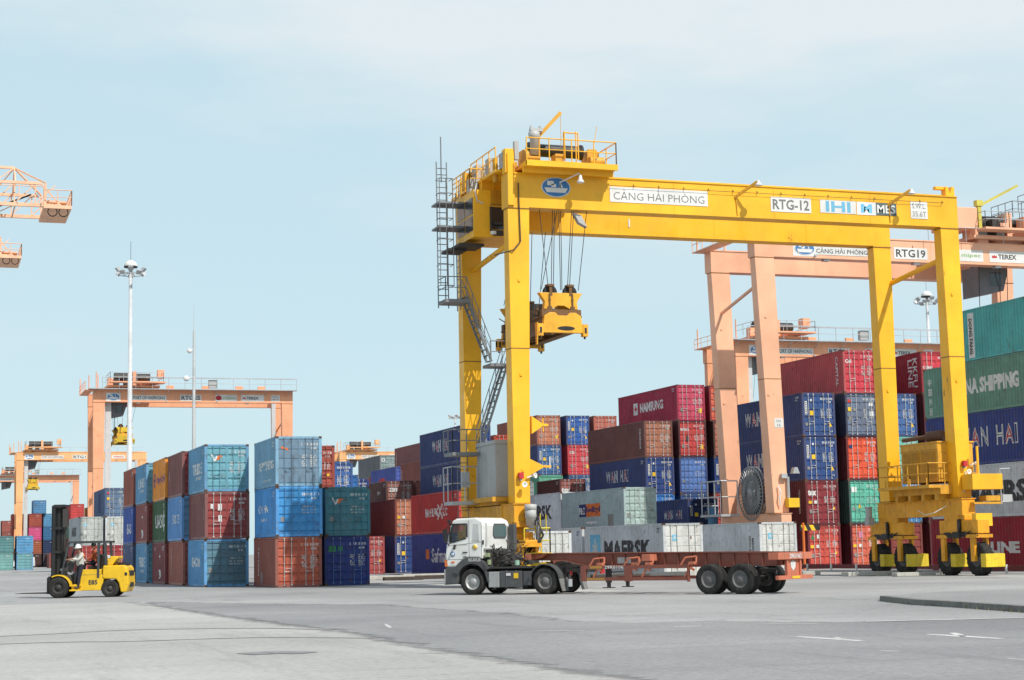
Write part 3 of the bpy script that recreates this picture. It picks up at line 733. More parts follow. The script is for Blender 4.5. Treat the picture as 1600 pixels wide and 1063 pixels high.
near(x, y, 2 * HS, C(170, 70, 72), 'plum-brown container on the mid-blue one, door end partly in shade', side=PLUM, extra=lambda r, l, h: (vrow(r, l, h, 'GE', 5.4, .5), door_text(r, 't', .9, h * .60, .5)))
x, y = 14.05, 106.5
near(x, y, 0, MAROON, 'dark red container with a white emblem and figures, under the green container', side=CS(98, 52, 54), extra=stext(('20', .42, .24, .62, LETW, .9), ('+', .42, .66, .5, LETW, .6), ('T', .22, .84, .25, LETW, .3), ('G', .80, .84, .25, LETW, .3)))
near(x, y, HS, OLIVE, 'dark green container with big white letters, the only one in the near block', extra=stext(('UASC', .42, .50, .85, LETW, 4.3), ('I', .12, .5, 1.3, LETW, .12)))
near(x, y, 2 * HS, ORANGE, 'bright orange container on top of the dark green one', side=CS(202, 112, 44), extra=stext(('Hapag-Lloyd', .38, .50, .62, LETP, 3.7), ('H', .86, .52, .9, LETP, .8)))
x, y = 13.68, 112.9
near(x, y, 0, PALETEAL, 'steel-blue container with large white letters, under the red-brown one', side=CS(76, 114, 142), extra=stext(('TRIDE', .45, .52, .62, LETW, 3.4), ('LINES', .42, .30, .18, LETW, 2.2)))
near(x, y, HS, C(150, 72, 66), 'red-brown container with a white emblem over figures, below the steel-blue one', side=CS(110, 62, 60), extra=stext(('20', .42, .24, .62, LETW, .9), ('+', .42, .66, .5, LETW, .6)))
near(x, y, 2 * HS, TURQ, 'steel-blue container on top of its stack, next to the orange one', side=CS(76, 116, 144), extra=stext(('LINES', .45, .52, .62, LETW, 3.4), ('OVERSEAS', .42, .32, .18, LETW, 2.2)))
x, y = 13.55, 119.25
near(x, y, 0, CS(62, 70, 96), 'dusky navy container at the very end of the near block, on the ground', extra=stext(('G', .8, .82, .3, LETW, .3)))
near(x, y, HS, CS(50, 70, 128), 'royal-blue container at the far end of the near block, middle of its stack', extra=stext(('EAS', .4, .40, .7, LETW, 2.4)))
near(x, y, 2 * HS, CS(120, 66, 54), 'rust-brown container on top at the far end of the near block', extra=id_marks)

# ------------------------------------------------------------------ containers: middle rows
MID = 'containers in the middle rows'
HID = 'hidden lower containers'; HIDL = 'container low in a rear stack, hidden behind the nearer containers'
def forty(x, y, z, *a, **k):
    k.setdefault('group', MID); return container(x, y, z, 12.192, HH, *a, **k)
def twenty(x, y, z, *a, **k):
    k.setdefault('group', MID); return container(x, y, z, 6.058, HS, *a, **k)
def hid(x, y, z, Ln, H, col=None):
    return container(x, y, z, Ln, H, col or random.choice((MAROON, NAVY, BROWN, RUSTB, ROYAL)), HIDL, hidden=True, simple=2, group=HID)
WHX = lambda r, l, h: (wan_hai(r, l, h), id_marks(r, l, h))
twenty(24.75, 112.1, 2 * HS, C(66, 112, 180), 'blue container with white stencilling peeping over the teal container', rods=RL, marks='wanhai')
hid(24.75, 112.1, 0, 6.058, HS); hid(24.75, 112.1, HS, 6.058, HS)
twenty(30.0, 131.9, 2 * HS, C(60, 120, 190), 'small bright blue container far behind, seen above the teal one', rods=RL, simple=1)
twenty(32.7, 139.2, 2 * HS, C(58, 86, 158), 'darker blue container just beyond the small bright blue one', rods=RL)
hid(30.0, 131.9, 0, 6.058, HS); hid(30.0, 131.9, HS, 6.058, HS); hid(32.7, 139.2, 0, 6.058, HS); hid(32.7, 139.2, HS, 6.058, HS)
forty(31.35, 129.0, 0, C(196, 92, 92), 'dusty rose-red container on the ground beside the dark blue stack', rods=RL, marks='tex')
forty(35.0, 130.4, 0, NAVY, 'dark blue container with a white stripe panel, under the copper-brown one', side=NAVYS, rods=RL, marks='wanhai')
forty(35.0, 130.4, HH, COPPER, 'copper-brown container with yellow stickers, on the dark blue one by the lettered red stack', side=CS(84, 40, 36), rods=RL, marks='tex', extra=lambda r, l, h: obj('sticker', (lambda m: (m.box(1.95, 2.24, .008, .018, h * .26, h * .38), m.mesh('sticker'))[1])(MB()), LETY, r))
twenty(37.83, 143.8, 2 * HS, C(176, 124, 112), 'brown container with large white three-letter lettering on its door', side=CS(72, 44, 42), rods=RL, extra=both(lambda r, l, h: door_text(r, 'ZIM', .62, h * .70, .34, LETW, .72, .05), stext(('ZIM', .45, .62, .3, LETW, 1.0), ('20', .45, .16, .45, LETW, .8))))
hid(37.83, 143.8, 0, 6.058, HS); hid(37.83, 143.8, HS, 6.058, HS)
twenty(40.6, 143.9, 2 * HS, C(198, 130, 118), 'pinkish-brown container mostly hidden beside the three-letter brown one', rods=RL)
hid(40.6, 143.9, 0, 6.058, HS)
forty(52.4, 194.5, 3 * HH, CS(52, 66, 122), 'blue container with a red emblem, far back above the three-letter brown one', marks='sparse', extra=both(lambda r, l, h: side_panel(r, l, 5.0, 8.2, h * .38, h * .62, LETR, poly=[(1.6 * math.sin(i * PI / 6), .33 * math.cos(i * PI / 6)) for i in range(12)]), lambda r, l, h: side_text(r, l, 'MSK', 6.6, h * .14, .5, LETW, 2.2)))
forty(57.6, 222.0, 4 * HH, C(150, 172, 172), 'grey container with pale door far behind, highest of the back rows', side=CS(84, 88, 92), marks='data', extra=lambda r, l, h: door_text(r, 'O', .45, h * .78, .5))
forty(51.8, 178.0, 3 * HH, CS(96, 54, 50), 'brown container under the topmost plain brown one', extra=lambda r, l, h: vrow(r, l, h, 'CRONOS', 11.6, 1.4))
forty(55.9, 196.0, 4 * HH, CS(104, 66, 62), 'topmost plain brown container behind the tall navy stack', extra=lambda r, l, h: vrow(r, l, h, 'CAPITAL', 11.4, 1.8))
for t in range(3):
    hid(52.4, 194.5, t * HH, 12.192, HH); hid(51.8, 178.0, t * HH, 12.192, HH)
for t in range(4):
    hid(57.6, 222.0, t * HH, 12.192, HH); hid(55.9, 209.0, t * HH, 12.192, HH)
forty(34.45, 111.6, 0, CS(42, 48, 98), 'navy container with a cursive white name, on the ground behind the truck cab', extra=both(lambda r, l, h: side_text(r, l, 'Safmarine', 3.9, h * .47, 1.0, LETW, 6.0, 0.01), lambda r, l, h: side_panel(r, l, 7.5, 8.4, h * .38, h * .62, LETO), id_marks))
forty(34.45, 111.6, HH, SALMON, 'red container lettered with a crossed emblem, above the cursive navy one', side=CS(140, 42, 38), extra=both(stext(('HAMBURG', .55, .52, .62, LETW, 3.2), ('SÜD', .28, .54, .72, LETW, 1.2)), lambda r, l, h: (side_panel(r, l, 3.95, 5.25, h * .32, h * .72, LETW, poly=[(-.7, -.5), (-.5, -.55), (.65, .5), (.45, .6)]), side_panel(r, l, 3.95, 5.25, h * .32, h * .72, LETW, .006, poly=[(-.65, .5), (.5, -.5), (.7, -.45), (-.45, .58)])), lambda r, l, h: obj('door_logo', (lambda m: (m.add([(.22, .012, h * .84), (.95, .012, h * .84), (.55, .012, h * .58), (.50, .012, h * .64), (.78, .012, h * .80), (.3, .012, h * .80)], [(0, 1, 2, 3, 4, 5)]), m.mesh('door_logo'))[1])(MB()), LETW, r)))
forty(40.35, 129.6, 2 * HH, NAVY, 'navy container with outlined red and white lettering, below the topmost of the tall navy stack', side=NAVYS, extra=WHX)
forty(40.4, 129.7, 3 * HH, NAVY, 'topmost navy container with outlined red and white lettering, seen above the truck cab', side=NAVYS, extra=WHX)
hid(40.35, 129.6, 0, 12.192, HH); hid(40.35, 129.6, HH, 12.192, HH)
forty(43.6, 129.6, 2 * HH, C(64, 100, 160), 'blue container door seen between the crane leg and the stair flight', rods=RL, marks='wanhai')
forty(46.9, 141, 3 * HH, C(206, 84, 64), 'orange-red container glimpsed behind the crane stairs', rods=RL)
# block behind the yellow crane's near leg
forty(55.9, 155.2, 4 * HH, COPPER, 'copper container with a yellow sticker, top beside the yellow crane leg', side=BRICK, rods=RL, marks='cai')
forty(55.9, 155.0, 3 * HH, C(76, 122, 176), 'dusty blue container with a smeared white door seam, below the copper one', side=NAVYS, rods=RL, marks='wanhai', extra=lambda r, l, h: obj('paint_smear', (lambda m: (m.box(1.16, 1.28, -.03, .018, h * .2, h * .62), m.mesh('paint_smear'))[1])(MB()), LETW, r))
forty(55.9, 154.8, 2 * HH, C(112, 190, 160), 'pale green container mostly hidden under the dusty blue one', simple=1)
forty(59.0, 155.3, 4 * HH, C(58, 108, 186), 'strong blue container with yellow stickers, between two copper ones', side=NAVYS, rods=RL, marks='wanhai')
forty(59.0, 155.1, 3 * HH, CRIM, 'bright red container with a white three-letter mark, under the strong blue one', rods=RL, marks='cai', extra=lambda r, l, h: door_text(r, 'CAI', .45, h * .75, .26, LETW, .5, .04))
forty(59.0, 155.0, 2 * HH, C(74, 112, 160), 'grey-blue container just visible under the bright red one', marks='wanhai', rods=RL)
forty(61.95, 155.5, 4 * HH, C(206, 118, 100), 'terracotta container top, third along from the yellow crane leg', rods=RL)
twenty(53.3, 142.2, 2 * HS, C(190, 116, 108), 'faded maroon container with white three-letter door mark above the grey row', side=CS(74, 42, 42), rods=RL, marks='sparse', extra=lambda r, l, h: (door_text(r, 'tex', .55, h * .62, .42, LETW, .85, .05), id_marks(r, l, h)))
twenty(50.1, 146.9, 2 * HS, C(190, 206, 204), 'pale grey container door showing beside the yellow crane leg', simple=1)
for xx, yy in ((53.3, 142.2), (50.1, 146.9)):
    hid(xx, yy, 0, 6.058, HS); hid(xx, yy, HS, 6.058, HS)
for xx in (55.9, 59.0, 61.95):
    for t in range(4):
        if t in (0, 1) or (xx > 60 and t < 4): hid(xx, 155.2, t * HH, 12.192, HH)
# tall block with the crimson lettered container
BX = (53.9, 56.8, 59.85); BY = 124.4
forty(BX[0], BY, HH, C(66, 138, 214), 'bright blue container with white stickers low in the tall block', rods=RL)
forty(BX[0], BY, 2 * HH, C(48, 80, 146), 'navy container with outlined lettering, third tier beside the light blue one', side=NAVYS, rods=RL, marks='wanhai', extra=WHX)
forty(BX[0], BY + 0.1, 3 * HH, C(190, 128, 104), 'long dark brown container on the lettered navy one', side=CS(86, 52, 48), rods=RL, marks='data', extra=lambda r, l, h: vrow(r, l, h, 'CRONOS', .9, 1.6))
forty(BX[1], BY, HH, C(70, 104, 160), 'dull blue container under the light blue one', rods=RL)
forty(BX[1], BY, 2 * HH, LBLUE, 'light periwinkle-blue container in the tall block', side=NAVYS, rods=C(150, 170, 215), marks='sparse')
forty(BX[1], BY, 3 * HH, C(214, 82, 80), 'red container with white door lettering, under the crimson lettered one', side=CS(60, 30, 34), rods=RL, marks='cai', extra=lambda r, l, h: (door_text(r, 'GOLD', .55, h * .76, .2, LETW, .75, .04), obj('door_patch', (lambda m: (m.box(.66, .92, .008, .018, h * .44, h * .58), m.mesh('door_patch'))[1])(MB()), INK, r)))
def namsung(r, l, h):
    side_text(r, l, 'NAMSUNG', 5.2, h * .55, .80, LETW, 4.7, 0.045); side_panel(r, l, 8.0, 8.9, h * .55 - .5, h * .55 + .5, LETW); side_panel(r, l, 8.15, 8.75, h * .55 - .35, h * .55 + .35, LETR, .008, poly=star(.32, .5, 4)); id_marks(r, l, h)
forty(BX[1], BY, 4 * HH, C(226, 92, 118), 'crimson container with a white name on its side, top of the tall block', side=CS(122, 34, 54), rods=RL, marks='cai', extra=namsung)
forty(BX[2], BY, HH, C(200, 80, 76), 'red container end just visible beside the salmon crane leg', rods=RL)
forty(BX[2], BY, 2 * HH, NAVY, 'navy container with white panel, cut off by the salmon crane leg', rods=RL, marks='wanhai')
forty(BX[2], BY, 3 * HH, C(200, 122, 100), 'terracotta container behind the salmon crane leg, fourth tier', side=CS(50, 28, 28), rods=RL)
forty(BX[2], BY + .4, 4 * HH, SALMON, 'orange-red container with a white arrow, topmost beside the crimson one', side=CS(96, 30, 36), rods=C(235, 150, 130), marks='sparse', extra=lambda r, l, h: obj('door_logo', (lambda m: (m.add([(.35, .012, h * .82), (.85, .012, h * .70), (.35, .012, h * .60), (.62, .012, h * .70)], [(0, 1, 2, 3)]), m.mesh('door_logo'))[1])(MB()), LETW, r))
for xx in BX: hid(xx, BY, 0, 12.192, HH)
twenty(54.5, 118.0, 0, NAVY, HIDL, group=HID, hidden=True, simple=2)
twenty(54.5, 118.0, HS, C(44, 66, 110), 'navy container shaded by the salmon crane, low behind the grey row', side=NAVYS, marks='wanhai', extra=lambda r, l, h: wan_hai(r, l, h, 2.9, 0.72))
# grey row
GRP = 'grey containers in the row behind the trailer'
def greyc(x, y, z, label, k='m', **kw):
    return container(x, y, z, 12.192, HH, WHITE, label, side=GREYM, rods=C(215, 215, 208), marks='maersk', flat=True, group=GRP, **kw)
MX = lambda r, l, h: (maersk(r, l, h), id_marks(r, l, h, INK))
greyc(39.2, 88.3, 0.08, 'grey container with star emblem and big black name, straight behind the trailer', extra=MX)
greyc(46.2, 90.3, 0.08, 'plain grey container with rusty corner and white door, nearest the cable reel', extra=lambda r, l, h: (vrow(r, l, h, 'MRKU', .9, .9, INK), vrow(r, l, h, 'SEALED', 1.3, 1.2, RUSTY)))
greyc(39.2, 100.9, 0.08, 'grey container whose side shows just beyond the star emblem one', extra=lambda r, l, h: id_marks(r, l, h, LETN))
container(45.7, 109.5, HH, 12.192, HH, C(190, 214, 208), 'grey-green container with a blue and orange company panel on its side', side=(0.36, 0.46, 0.46), rods=C(205, 215, 210), marks='sparse', group=GRP,
          extra=lambda r, l, h: (side_panel(r, l, 7.33, 8.76, h * .35, h * .67, LETN), side_panel(r, l, 4.44, 7.33, h * .35, h * .67, LETO), side_text(r, l, 'P&O', 8.05, h * .5, .5, LETW, 1.15, .03, lift=.009), side_text(r, l, 'Nedlloyd', 5.9, h * .51, .56, LETN, 2.6, .03, lift=.009), side_text(r, l, 'empire', 6.2, h * .20, .30, LETW, 2.1, .03), side_panel(r, l, 2.1, 3.1, h * .1, h * .38, GRIM), id_marks(r, l, h)))
hid(45.7, 109.5, 0, 12.192, HH)
greyc(45.75, 122.0, HH + .12, 'grey container with black letters cut off by the yellow crane leg', extra=lambda r, l, h: maersk(r, l, h, 5.6))
hid(45.75, 122.0, 0.1, 12.192, HH)
container(28.75, 81.6, 0, 6.058, HS, C(232, 236, 234), 'white-doored container standing behind the yellow guard rail', side=GREYM, rods=C(225, 225, 220), marks='sparse', flat=True, group=GRP)
# right block under the salmon crane
RX = (54.78, 57.95, 61.0, 64.0); RY = 100.2; RB = 'containers under the salmon crane'
def rb(i, t, door, label, **k):
    k.setdefault('group', RB); k.setdefault('rods', RL); return container(RX[i], RY, t * HH, 12.192, HH, door, label, **k)
rb(0, 0, CORAL, 'coral-red container with a green triangle sticker, on the ground right behind the trailer end', side=CS(84, 22, 30), marks='tex', extra=lambda r, l, h: obj('sticker', (lambda m: (m.add([(.22, .012, h * .66), (.52, .012, h * .66), (.37, .012, h * .78)], [(0, 1, 2)], 0), m.box(.68, .84, .01, .018, h * .68, h * .77, 1), m.mesh('sticker'))[2])(MB()), [LETG, SIGNW], r))
rb(0, 1, C(156, 58, 66), 'dark red container with white three-letter mark, above the coral-red one', side=CS(72, 28, 32), marks='tex', extra=lambda r, l, h: (door_text(r, 'tex', .48, h * .72, .40, LETW, .62, .05), vrow(r, l, h, 'TEXTAINER', .9, 1.6)))
rb(0, 2, C(50, 88, 152), 'navy container with white panel, directly above the dark red one', side=NAVYS, marks='wanhai', extra=WHX)
rb(0, 3, C(56, 92, 152), 'navy container with white panel on top of its stack, between the crane legs', side=NAVYS, marks='wanhai', extra=WHX)
rb(1, 0, SALMON, 'faded salmon-red container on the ground beside the coral-red one', side=CS(64, 18, 26), marks='tex', extra=lambda r, l, h: obj('sticker', (lambda m: (m.box(.62, .95, .01, .018, h * .68, h * .82), m.mesh('sticker'))[1])(MB()), PINKD, r))
rb(1, 1, MINT, 'mint-green container above the faded salmon-red one', side=CS(40, 62, 58), rods=C(150, 215, 195), marks='sparse', extra=lambda r, l, h: obj('sticker', (lambda m: (m.box(.22, .60, .01, .018, h * .72, h * .84, 0), m.add([(.66, .012, h * .36), (.94, .012, h * .36), (.80, .012, h * .46)], [(0, 1, 2)], 1), m.mesh('sticker'))[2])(MB()), [SIGNW, LETY], r))
rb(1, 2, C(252, 100, 66), 'vivid orange-red container with a blue square mark, above the mint-green one', side=CS(74, 26, 28), marks='data', extra=lambda r, l, h: obj('sticker', (lambda m: (m.box(.24, .5, .01, .018, h * .72, h * .80), m.mesh('sticker'))[1])(MB()), LETN, r))
rb(1, 3, C(122, 136, 162), 'grey-navy container crowded with stickers, under the red one with a company mark', side=CS(36, 40, 58), marks='dense')
rb(1, 4, C(222, 72, 86), 'red container with white company mark, topmost beside the yellow crane leg', side=CS(138, 60, 62), marks='data', extra=lambda r, l, h: (door_text(r, 'CAI', .40, h * .74, .26, LETW, .46, .04), vrow(r, l, h, 'CAPITAL', .9, 2.0)))
rb(2, 0, C(150, 70, 66), HIDL, hidden=True, simple=2)['group'] = HID
rb(2, 1, C(84, 150, 205), 'sky-blue container glimpsed between the yellow crane wheels', marks='sparse')
rb(2, 2, C(130, 205, 190), 'pale mint container just above the generator box', rods=C(150, 215, 195), marks='sparse')
rb(2, 3, C(78, 118, 176), 'blue container with white stencils behind the yellow crane rear leg', marks='wanhai', side=NAVYS)
for t in range(4): hid(RX[3], RY, t * HH, 12.192, HH, C(110, 45, 50))
rb(3, 4, C(228, 74, 86), 'crimson container topmost between the two yellow crane legs', side=CS(112, 26, 36), marks='sparse', extra=lambda r, l, h: (door_text(r, 'K LINE', .52, h * .62, .2, LETW, .75, .03), vrow(r, l, h, 'KKFU', .8, 2.0), vrow(r, l, h, 'LINE', 1.4, 1.9)))
# near stack at the frame edge: long sides only
EX = 55.1; EY = 73.9; EG = 'containers in the tall stack by the yellow crane wheels'
def edge(t, col, label, y=EY, **k):
    return container(EX, y, t * HH, 12.192, HH, col, label, side=col, group=EG, **k)
edge(0, CS(112, 28, 38), 'deep red container with white capital letters, at ground level by the crane wheels', extra=lambda r, l, h: side_text(r, l, 'K LINE', 5.75, h * .435, .62, LETW, 3.9, .05))
edge(1, CS(150, 153, 156), 'pale grey container with big black capitals, above the deep red lettered one', extra=lambda r, l, h: (side_text(r, l, 'MAERSK', 5.1, h * .48, 1.2, INK, 7.3, .05), side_panel(r, l, 9.3, 11.0, h * .46 - .85, h * .46 + .85, LETLB)))
edge(2, CS(40, 50, 96), 'navy container with outlined red and white lettering, third tier by the crane legs', extra=lambda r, l, h: wan_hai(r, l, h, 6.2, 1.14, .53))
def cshipping(r, l, h):
    side_text(r, l, 'CHINA SHIPPING', 6.3, h * .52, .88, LETW, 6.5, .05)
    for i, ch in enumerate('中国海运'):
        side_text(r, l, ch, 11.6, h * (.72 - .195 * i), .42, LETW, .42, .012)
edge(3, GREENS, 'grey-green container with a shipping name in white, over the navy lettered one', extra=cshipping)
def dongfang(r, l, h):
    side_panel(r, l, 10.33, 10.93, 0.12, h - .22, LETW)
    me = text_mesh('DONG FANG', .34, 2.0, .03, key='df')
    o = obj('lettering', me, INK, r); o.location = (0.004, 10.63, h * .47); o.rotation_euler = (Euler((PI / 2, 0, -PI / 2)).to_matrix() @ Matrix.Rotation(-PI / 2, 3, 'Z')).to_euler()
edge(4, GREENT, 'teal-green container with a white lettered strip, topmost of the tall edge stack', y=EY - 3.4, extra=dongfang)

# ------------------------------------------------------------------ containers: far rows beyond the forklift
FR = 'containers in the far rows beyond the forklift'
def far(x, y, z, Ln, H, door, label, **k):
    k.setdefault('group', FR); k.setdefault('simple', 1); k.setdefault('marks', 'sparse'); return container(x, y, z, Ln, H, door, label, **k)
far(14.75, 177.5, HH, 12.192, HH, C(208, 214, 208), 'grey container with black name and white door, seen over the forklift mast', side=CS(128, 132, 134), simple=0, rods=C(190, 190, 185), marks='maersk', flat=True, extra=lambda r, l, h: maersk(r, l, h, 5.4, .85))
far(17.45, 177.6, HH, 12.192, HH, C(212, 216, 210), 'white-doored grey container under the sticker-covered navy one', side=GREYM, simple=0, rods=C(190, 190, 185), marks='maersk', flat=True)
far(17.4, 177.7, 2 * HH, 12.192, HH, C(112, 138, 168), 'navy container with a door full of stickers, beside the lamp mast', side=CS(54, 70, 96), simple=0, rods=RL, marks='dense', extra=lambda r, l, h: side_panel(r, l, 4.5, 7.6, .5, h - .4, LETN))
far(14.75, 177.4, 0, 12.192, HH, C(196, 74, 70), 'red container behind the forklift cab', simple=0, rods=RL, marks='tex')
far(17.45, 177.4, 0, 12.192, HH, C(180, 66, 70), 'red container with a white three-letter mark, low behind the forklift counterweight', simple=0, rods=RL, marks='tex', extra=lambda r, l, h: door_text(r, 'tex', .4, h * .62, .4, LETW, .7, .05))
for t, cc, lb in ((0, C(130, 190, 196), 'pale blue-green container on the ground, beyond the forks'), (1, C(112, 182, 220), 'light blue container stacked beyond the forks, next to the forklift mast')):
    far(13.6, 272.6, t * HS, 6.058, HS, cc if t == 0 else C(104, 172, 220), lb.replace('pale blue-green container', 'pale blue container') if t == 0 else lb, side=CS(70, 110, 140))
far(10.7, 272.6, 0, 6.058, HS, C(136, 190, 186), 'pale green container on the ground at the frame edge'); far(10.7, 272.6, HS, 6.058, HS, C(104, 156, 158), 'teal container stacked at the frame edge, darker than the one below')
PX, PY = 19.5, 346.7
for t, cc, lb in ((0, C(90, 64, 60), 'dark brown container in shade at the foot of the pink stack'), (1, C(190, 110, 80), 'orange-brown container directly under the pink one'), (2, C(236, 100, 156), 'shocking pink container, the only one in the yard'), (3, C(186, 92, 78), 'rust-red container with white labels, on the pink one'), (4, C(100, 160, 210), 'sky-blue container topping the pink stack')):
    far(PX + (0.8 if t == 4 else 0), PY, t * HS, 6.058, HS, cc, lb)
for t, cc, lb in ((0, C(90, 80, 90), 'dark container in the narrow gap beyond the pink stack, lowest'), (1, C(50, 70, 110), 'navy container in the narrow gap beyond the pink stack'), (2, C(70, 130, 180), 'blue container in the narrow gap beyond the pink stack, below the lighter one'), (3, C(104, 168, 214), 'light blue container in the narrow gap beyond the pink stack, highest')):
    far(PX + 2.75, PY + .5, t * HS, 6.058, HS, cc, lb)
for t, cc, lb in ((0, C(140, 80, 70), 'brown container low beside the forklift mast'), (1, C(160, 84, 66), 'red-brown container beside the forklift mast, second tier'), (2, C(140, 190, 170), 'pale green container beside the forklift mast'), (3, C(150, 92, 76), 'brown container beside the forklift mast, over the pale green one')):
    far(PX + 4.9, PY - 14, t * HS, 6.058, HS, cc, lb)
for t, cc, lb in ((0, C(150, 80, 70), 'red-brown container at the bottom of the stack left of the pink stack'), (1, C(160, 86, 74), 'red-brown container second up in the stack left of the pink stack'), (2, C(186, 84, 70), 'brick-red container third up in the stack left of the pink stack'), (3, C(196, 92, 80), 'brick-red container topping the stack left of the pink stack')):
    far(PX - 3.1, PY + 1, t * HS, 6.058, HS, cc, lb)
for t, cc, lb in ((0, C(140, 90, 80), 'brown container at the bottom behind the teal container'), (1, C(150, 90, 80), 'brown container second up behind the teal container'), (2, C(160, 96, 86), 'dull red container third up behind the teal container'), (3, C(176, 100, 90), 'dull red container topping the stack behind the teal container')):
    far(17.0, 408.0, t * HS, 6.058, HS, cc, lb)
far(14.2, 408.0, 3 * HS + .1, 6.058, HS, C(70, 90, 130), 'navy container top at the very frame edge'); 
for t in range(3): hid(14.2, 408.0, t * HS, 6.058, HS)
far(20.6, 304.5, 0, 6.058, HS, C(130, 70, 66), 'dark red container standing alone beside the white van', side=CS(100, 56, 52))
for t, cc, lb in ((0, MAROON, None), (1, NAVY, None), (2, C(200, 150, 130), 'pinkish-brown container below the red one behind the mast top'), (3, C(214, 76, 76), 'red container topping a stack behind the forklift mast top')):
    far(25.9, 327.6, t * HH, 6.058 if False else 12.192, HH, cc, lb) if lb else hid(25.9, 327.6, t * HH, 12.192, HH)
for t in range(3): hid(29.6, 330, t * HH, 12.192, HH)
far(29.6, 330, 3 * HH - .4, 12.192, HH, C(236, 180, 60), 'yellow container beside the red one behind the mast top')

# ------------------------------------------------------------------ gantry cranes
def tyre_profile(r, w, ri):
    return [(ri, -w * .42), (ri + .04, -w * .46), (r * .80, -w * .5), (r * .96, -w * .46), (r, -w * .34), (r, w * .34), (r * .96, w * .46), (r * .80, w * .5), (ri + .04, w * .46), (ri, w * .42)]
def wheel(parent, c, axis, r, w, ri, rim=None, tread=0, name='wheel', hub=0.25, n=28):
    """tyre with rim as its child; c is the wheel centre in the parent's space"""
    t = MB(); t.lathe(tyre_profile(r, w, ri), (0, 0, 0), axis, n)
    if tread:
        d = Vector(axis).normalized(); u, v = _basis(d)
        for i in range(tread):
            for k in (-1, 1):
                a = 2 * PI * (i + (0.25 if k > 0 else -0.25)) / tread; e = u * math.cos(a) + v * math.sin(a); f = -u * math.sin(a) + v * math.cos(a)
                p = e * (r - .01) + d * (k * w * .06); q = e * (r - .02) + d * (k * w * .46) + f * 0.10; t.bar(p, q, 0.055 * r / .75, 0.045)
    o = t.build(name, RUBBER, parent); o.location = c
    m = MB(); R = ri + .03
    m.lathe([(R, -w * .42), (R - .03, -w * .44), (R - .05, -w * .36), (R * .72, -w * .18), (R * .50, -w * .20), (R * .46, -w * .34), (0.001, -w * .36)], (0, 0, 0), axis, n)
    m.lathe([(R, w * .42), (R - .03, w * .44), (R - .05, w * .36), (R * .72, w * .18), (R * .50, w * .20), (R * .46, w * .34), (0.001, w * .36)], (0, 0, 0), axis, n)
    d = Vector(axis).normalized(); u, v = _basis(d)
    for i in range(8):
        a = 2 * PI * i / 8; e = (u * math.cos(a) + v * math.sin(a)) * R * .60
        for k in (-1, 1): m.tube(e + d * (k * w * .15), e + d * (k * w * .26), 0.022, 5)
    m.build('rim', rim or RIMGR, o)
    return o

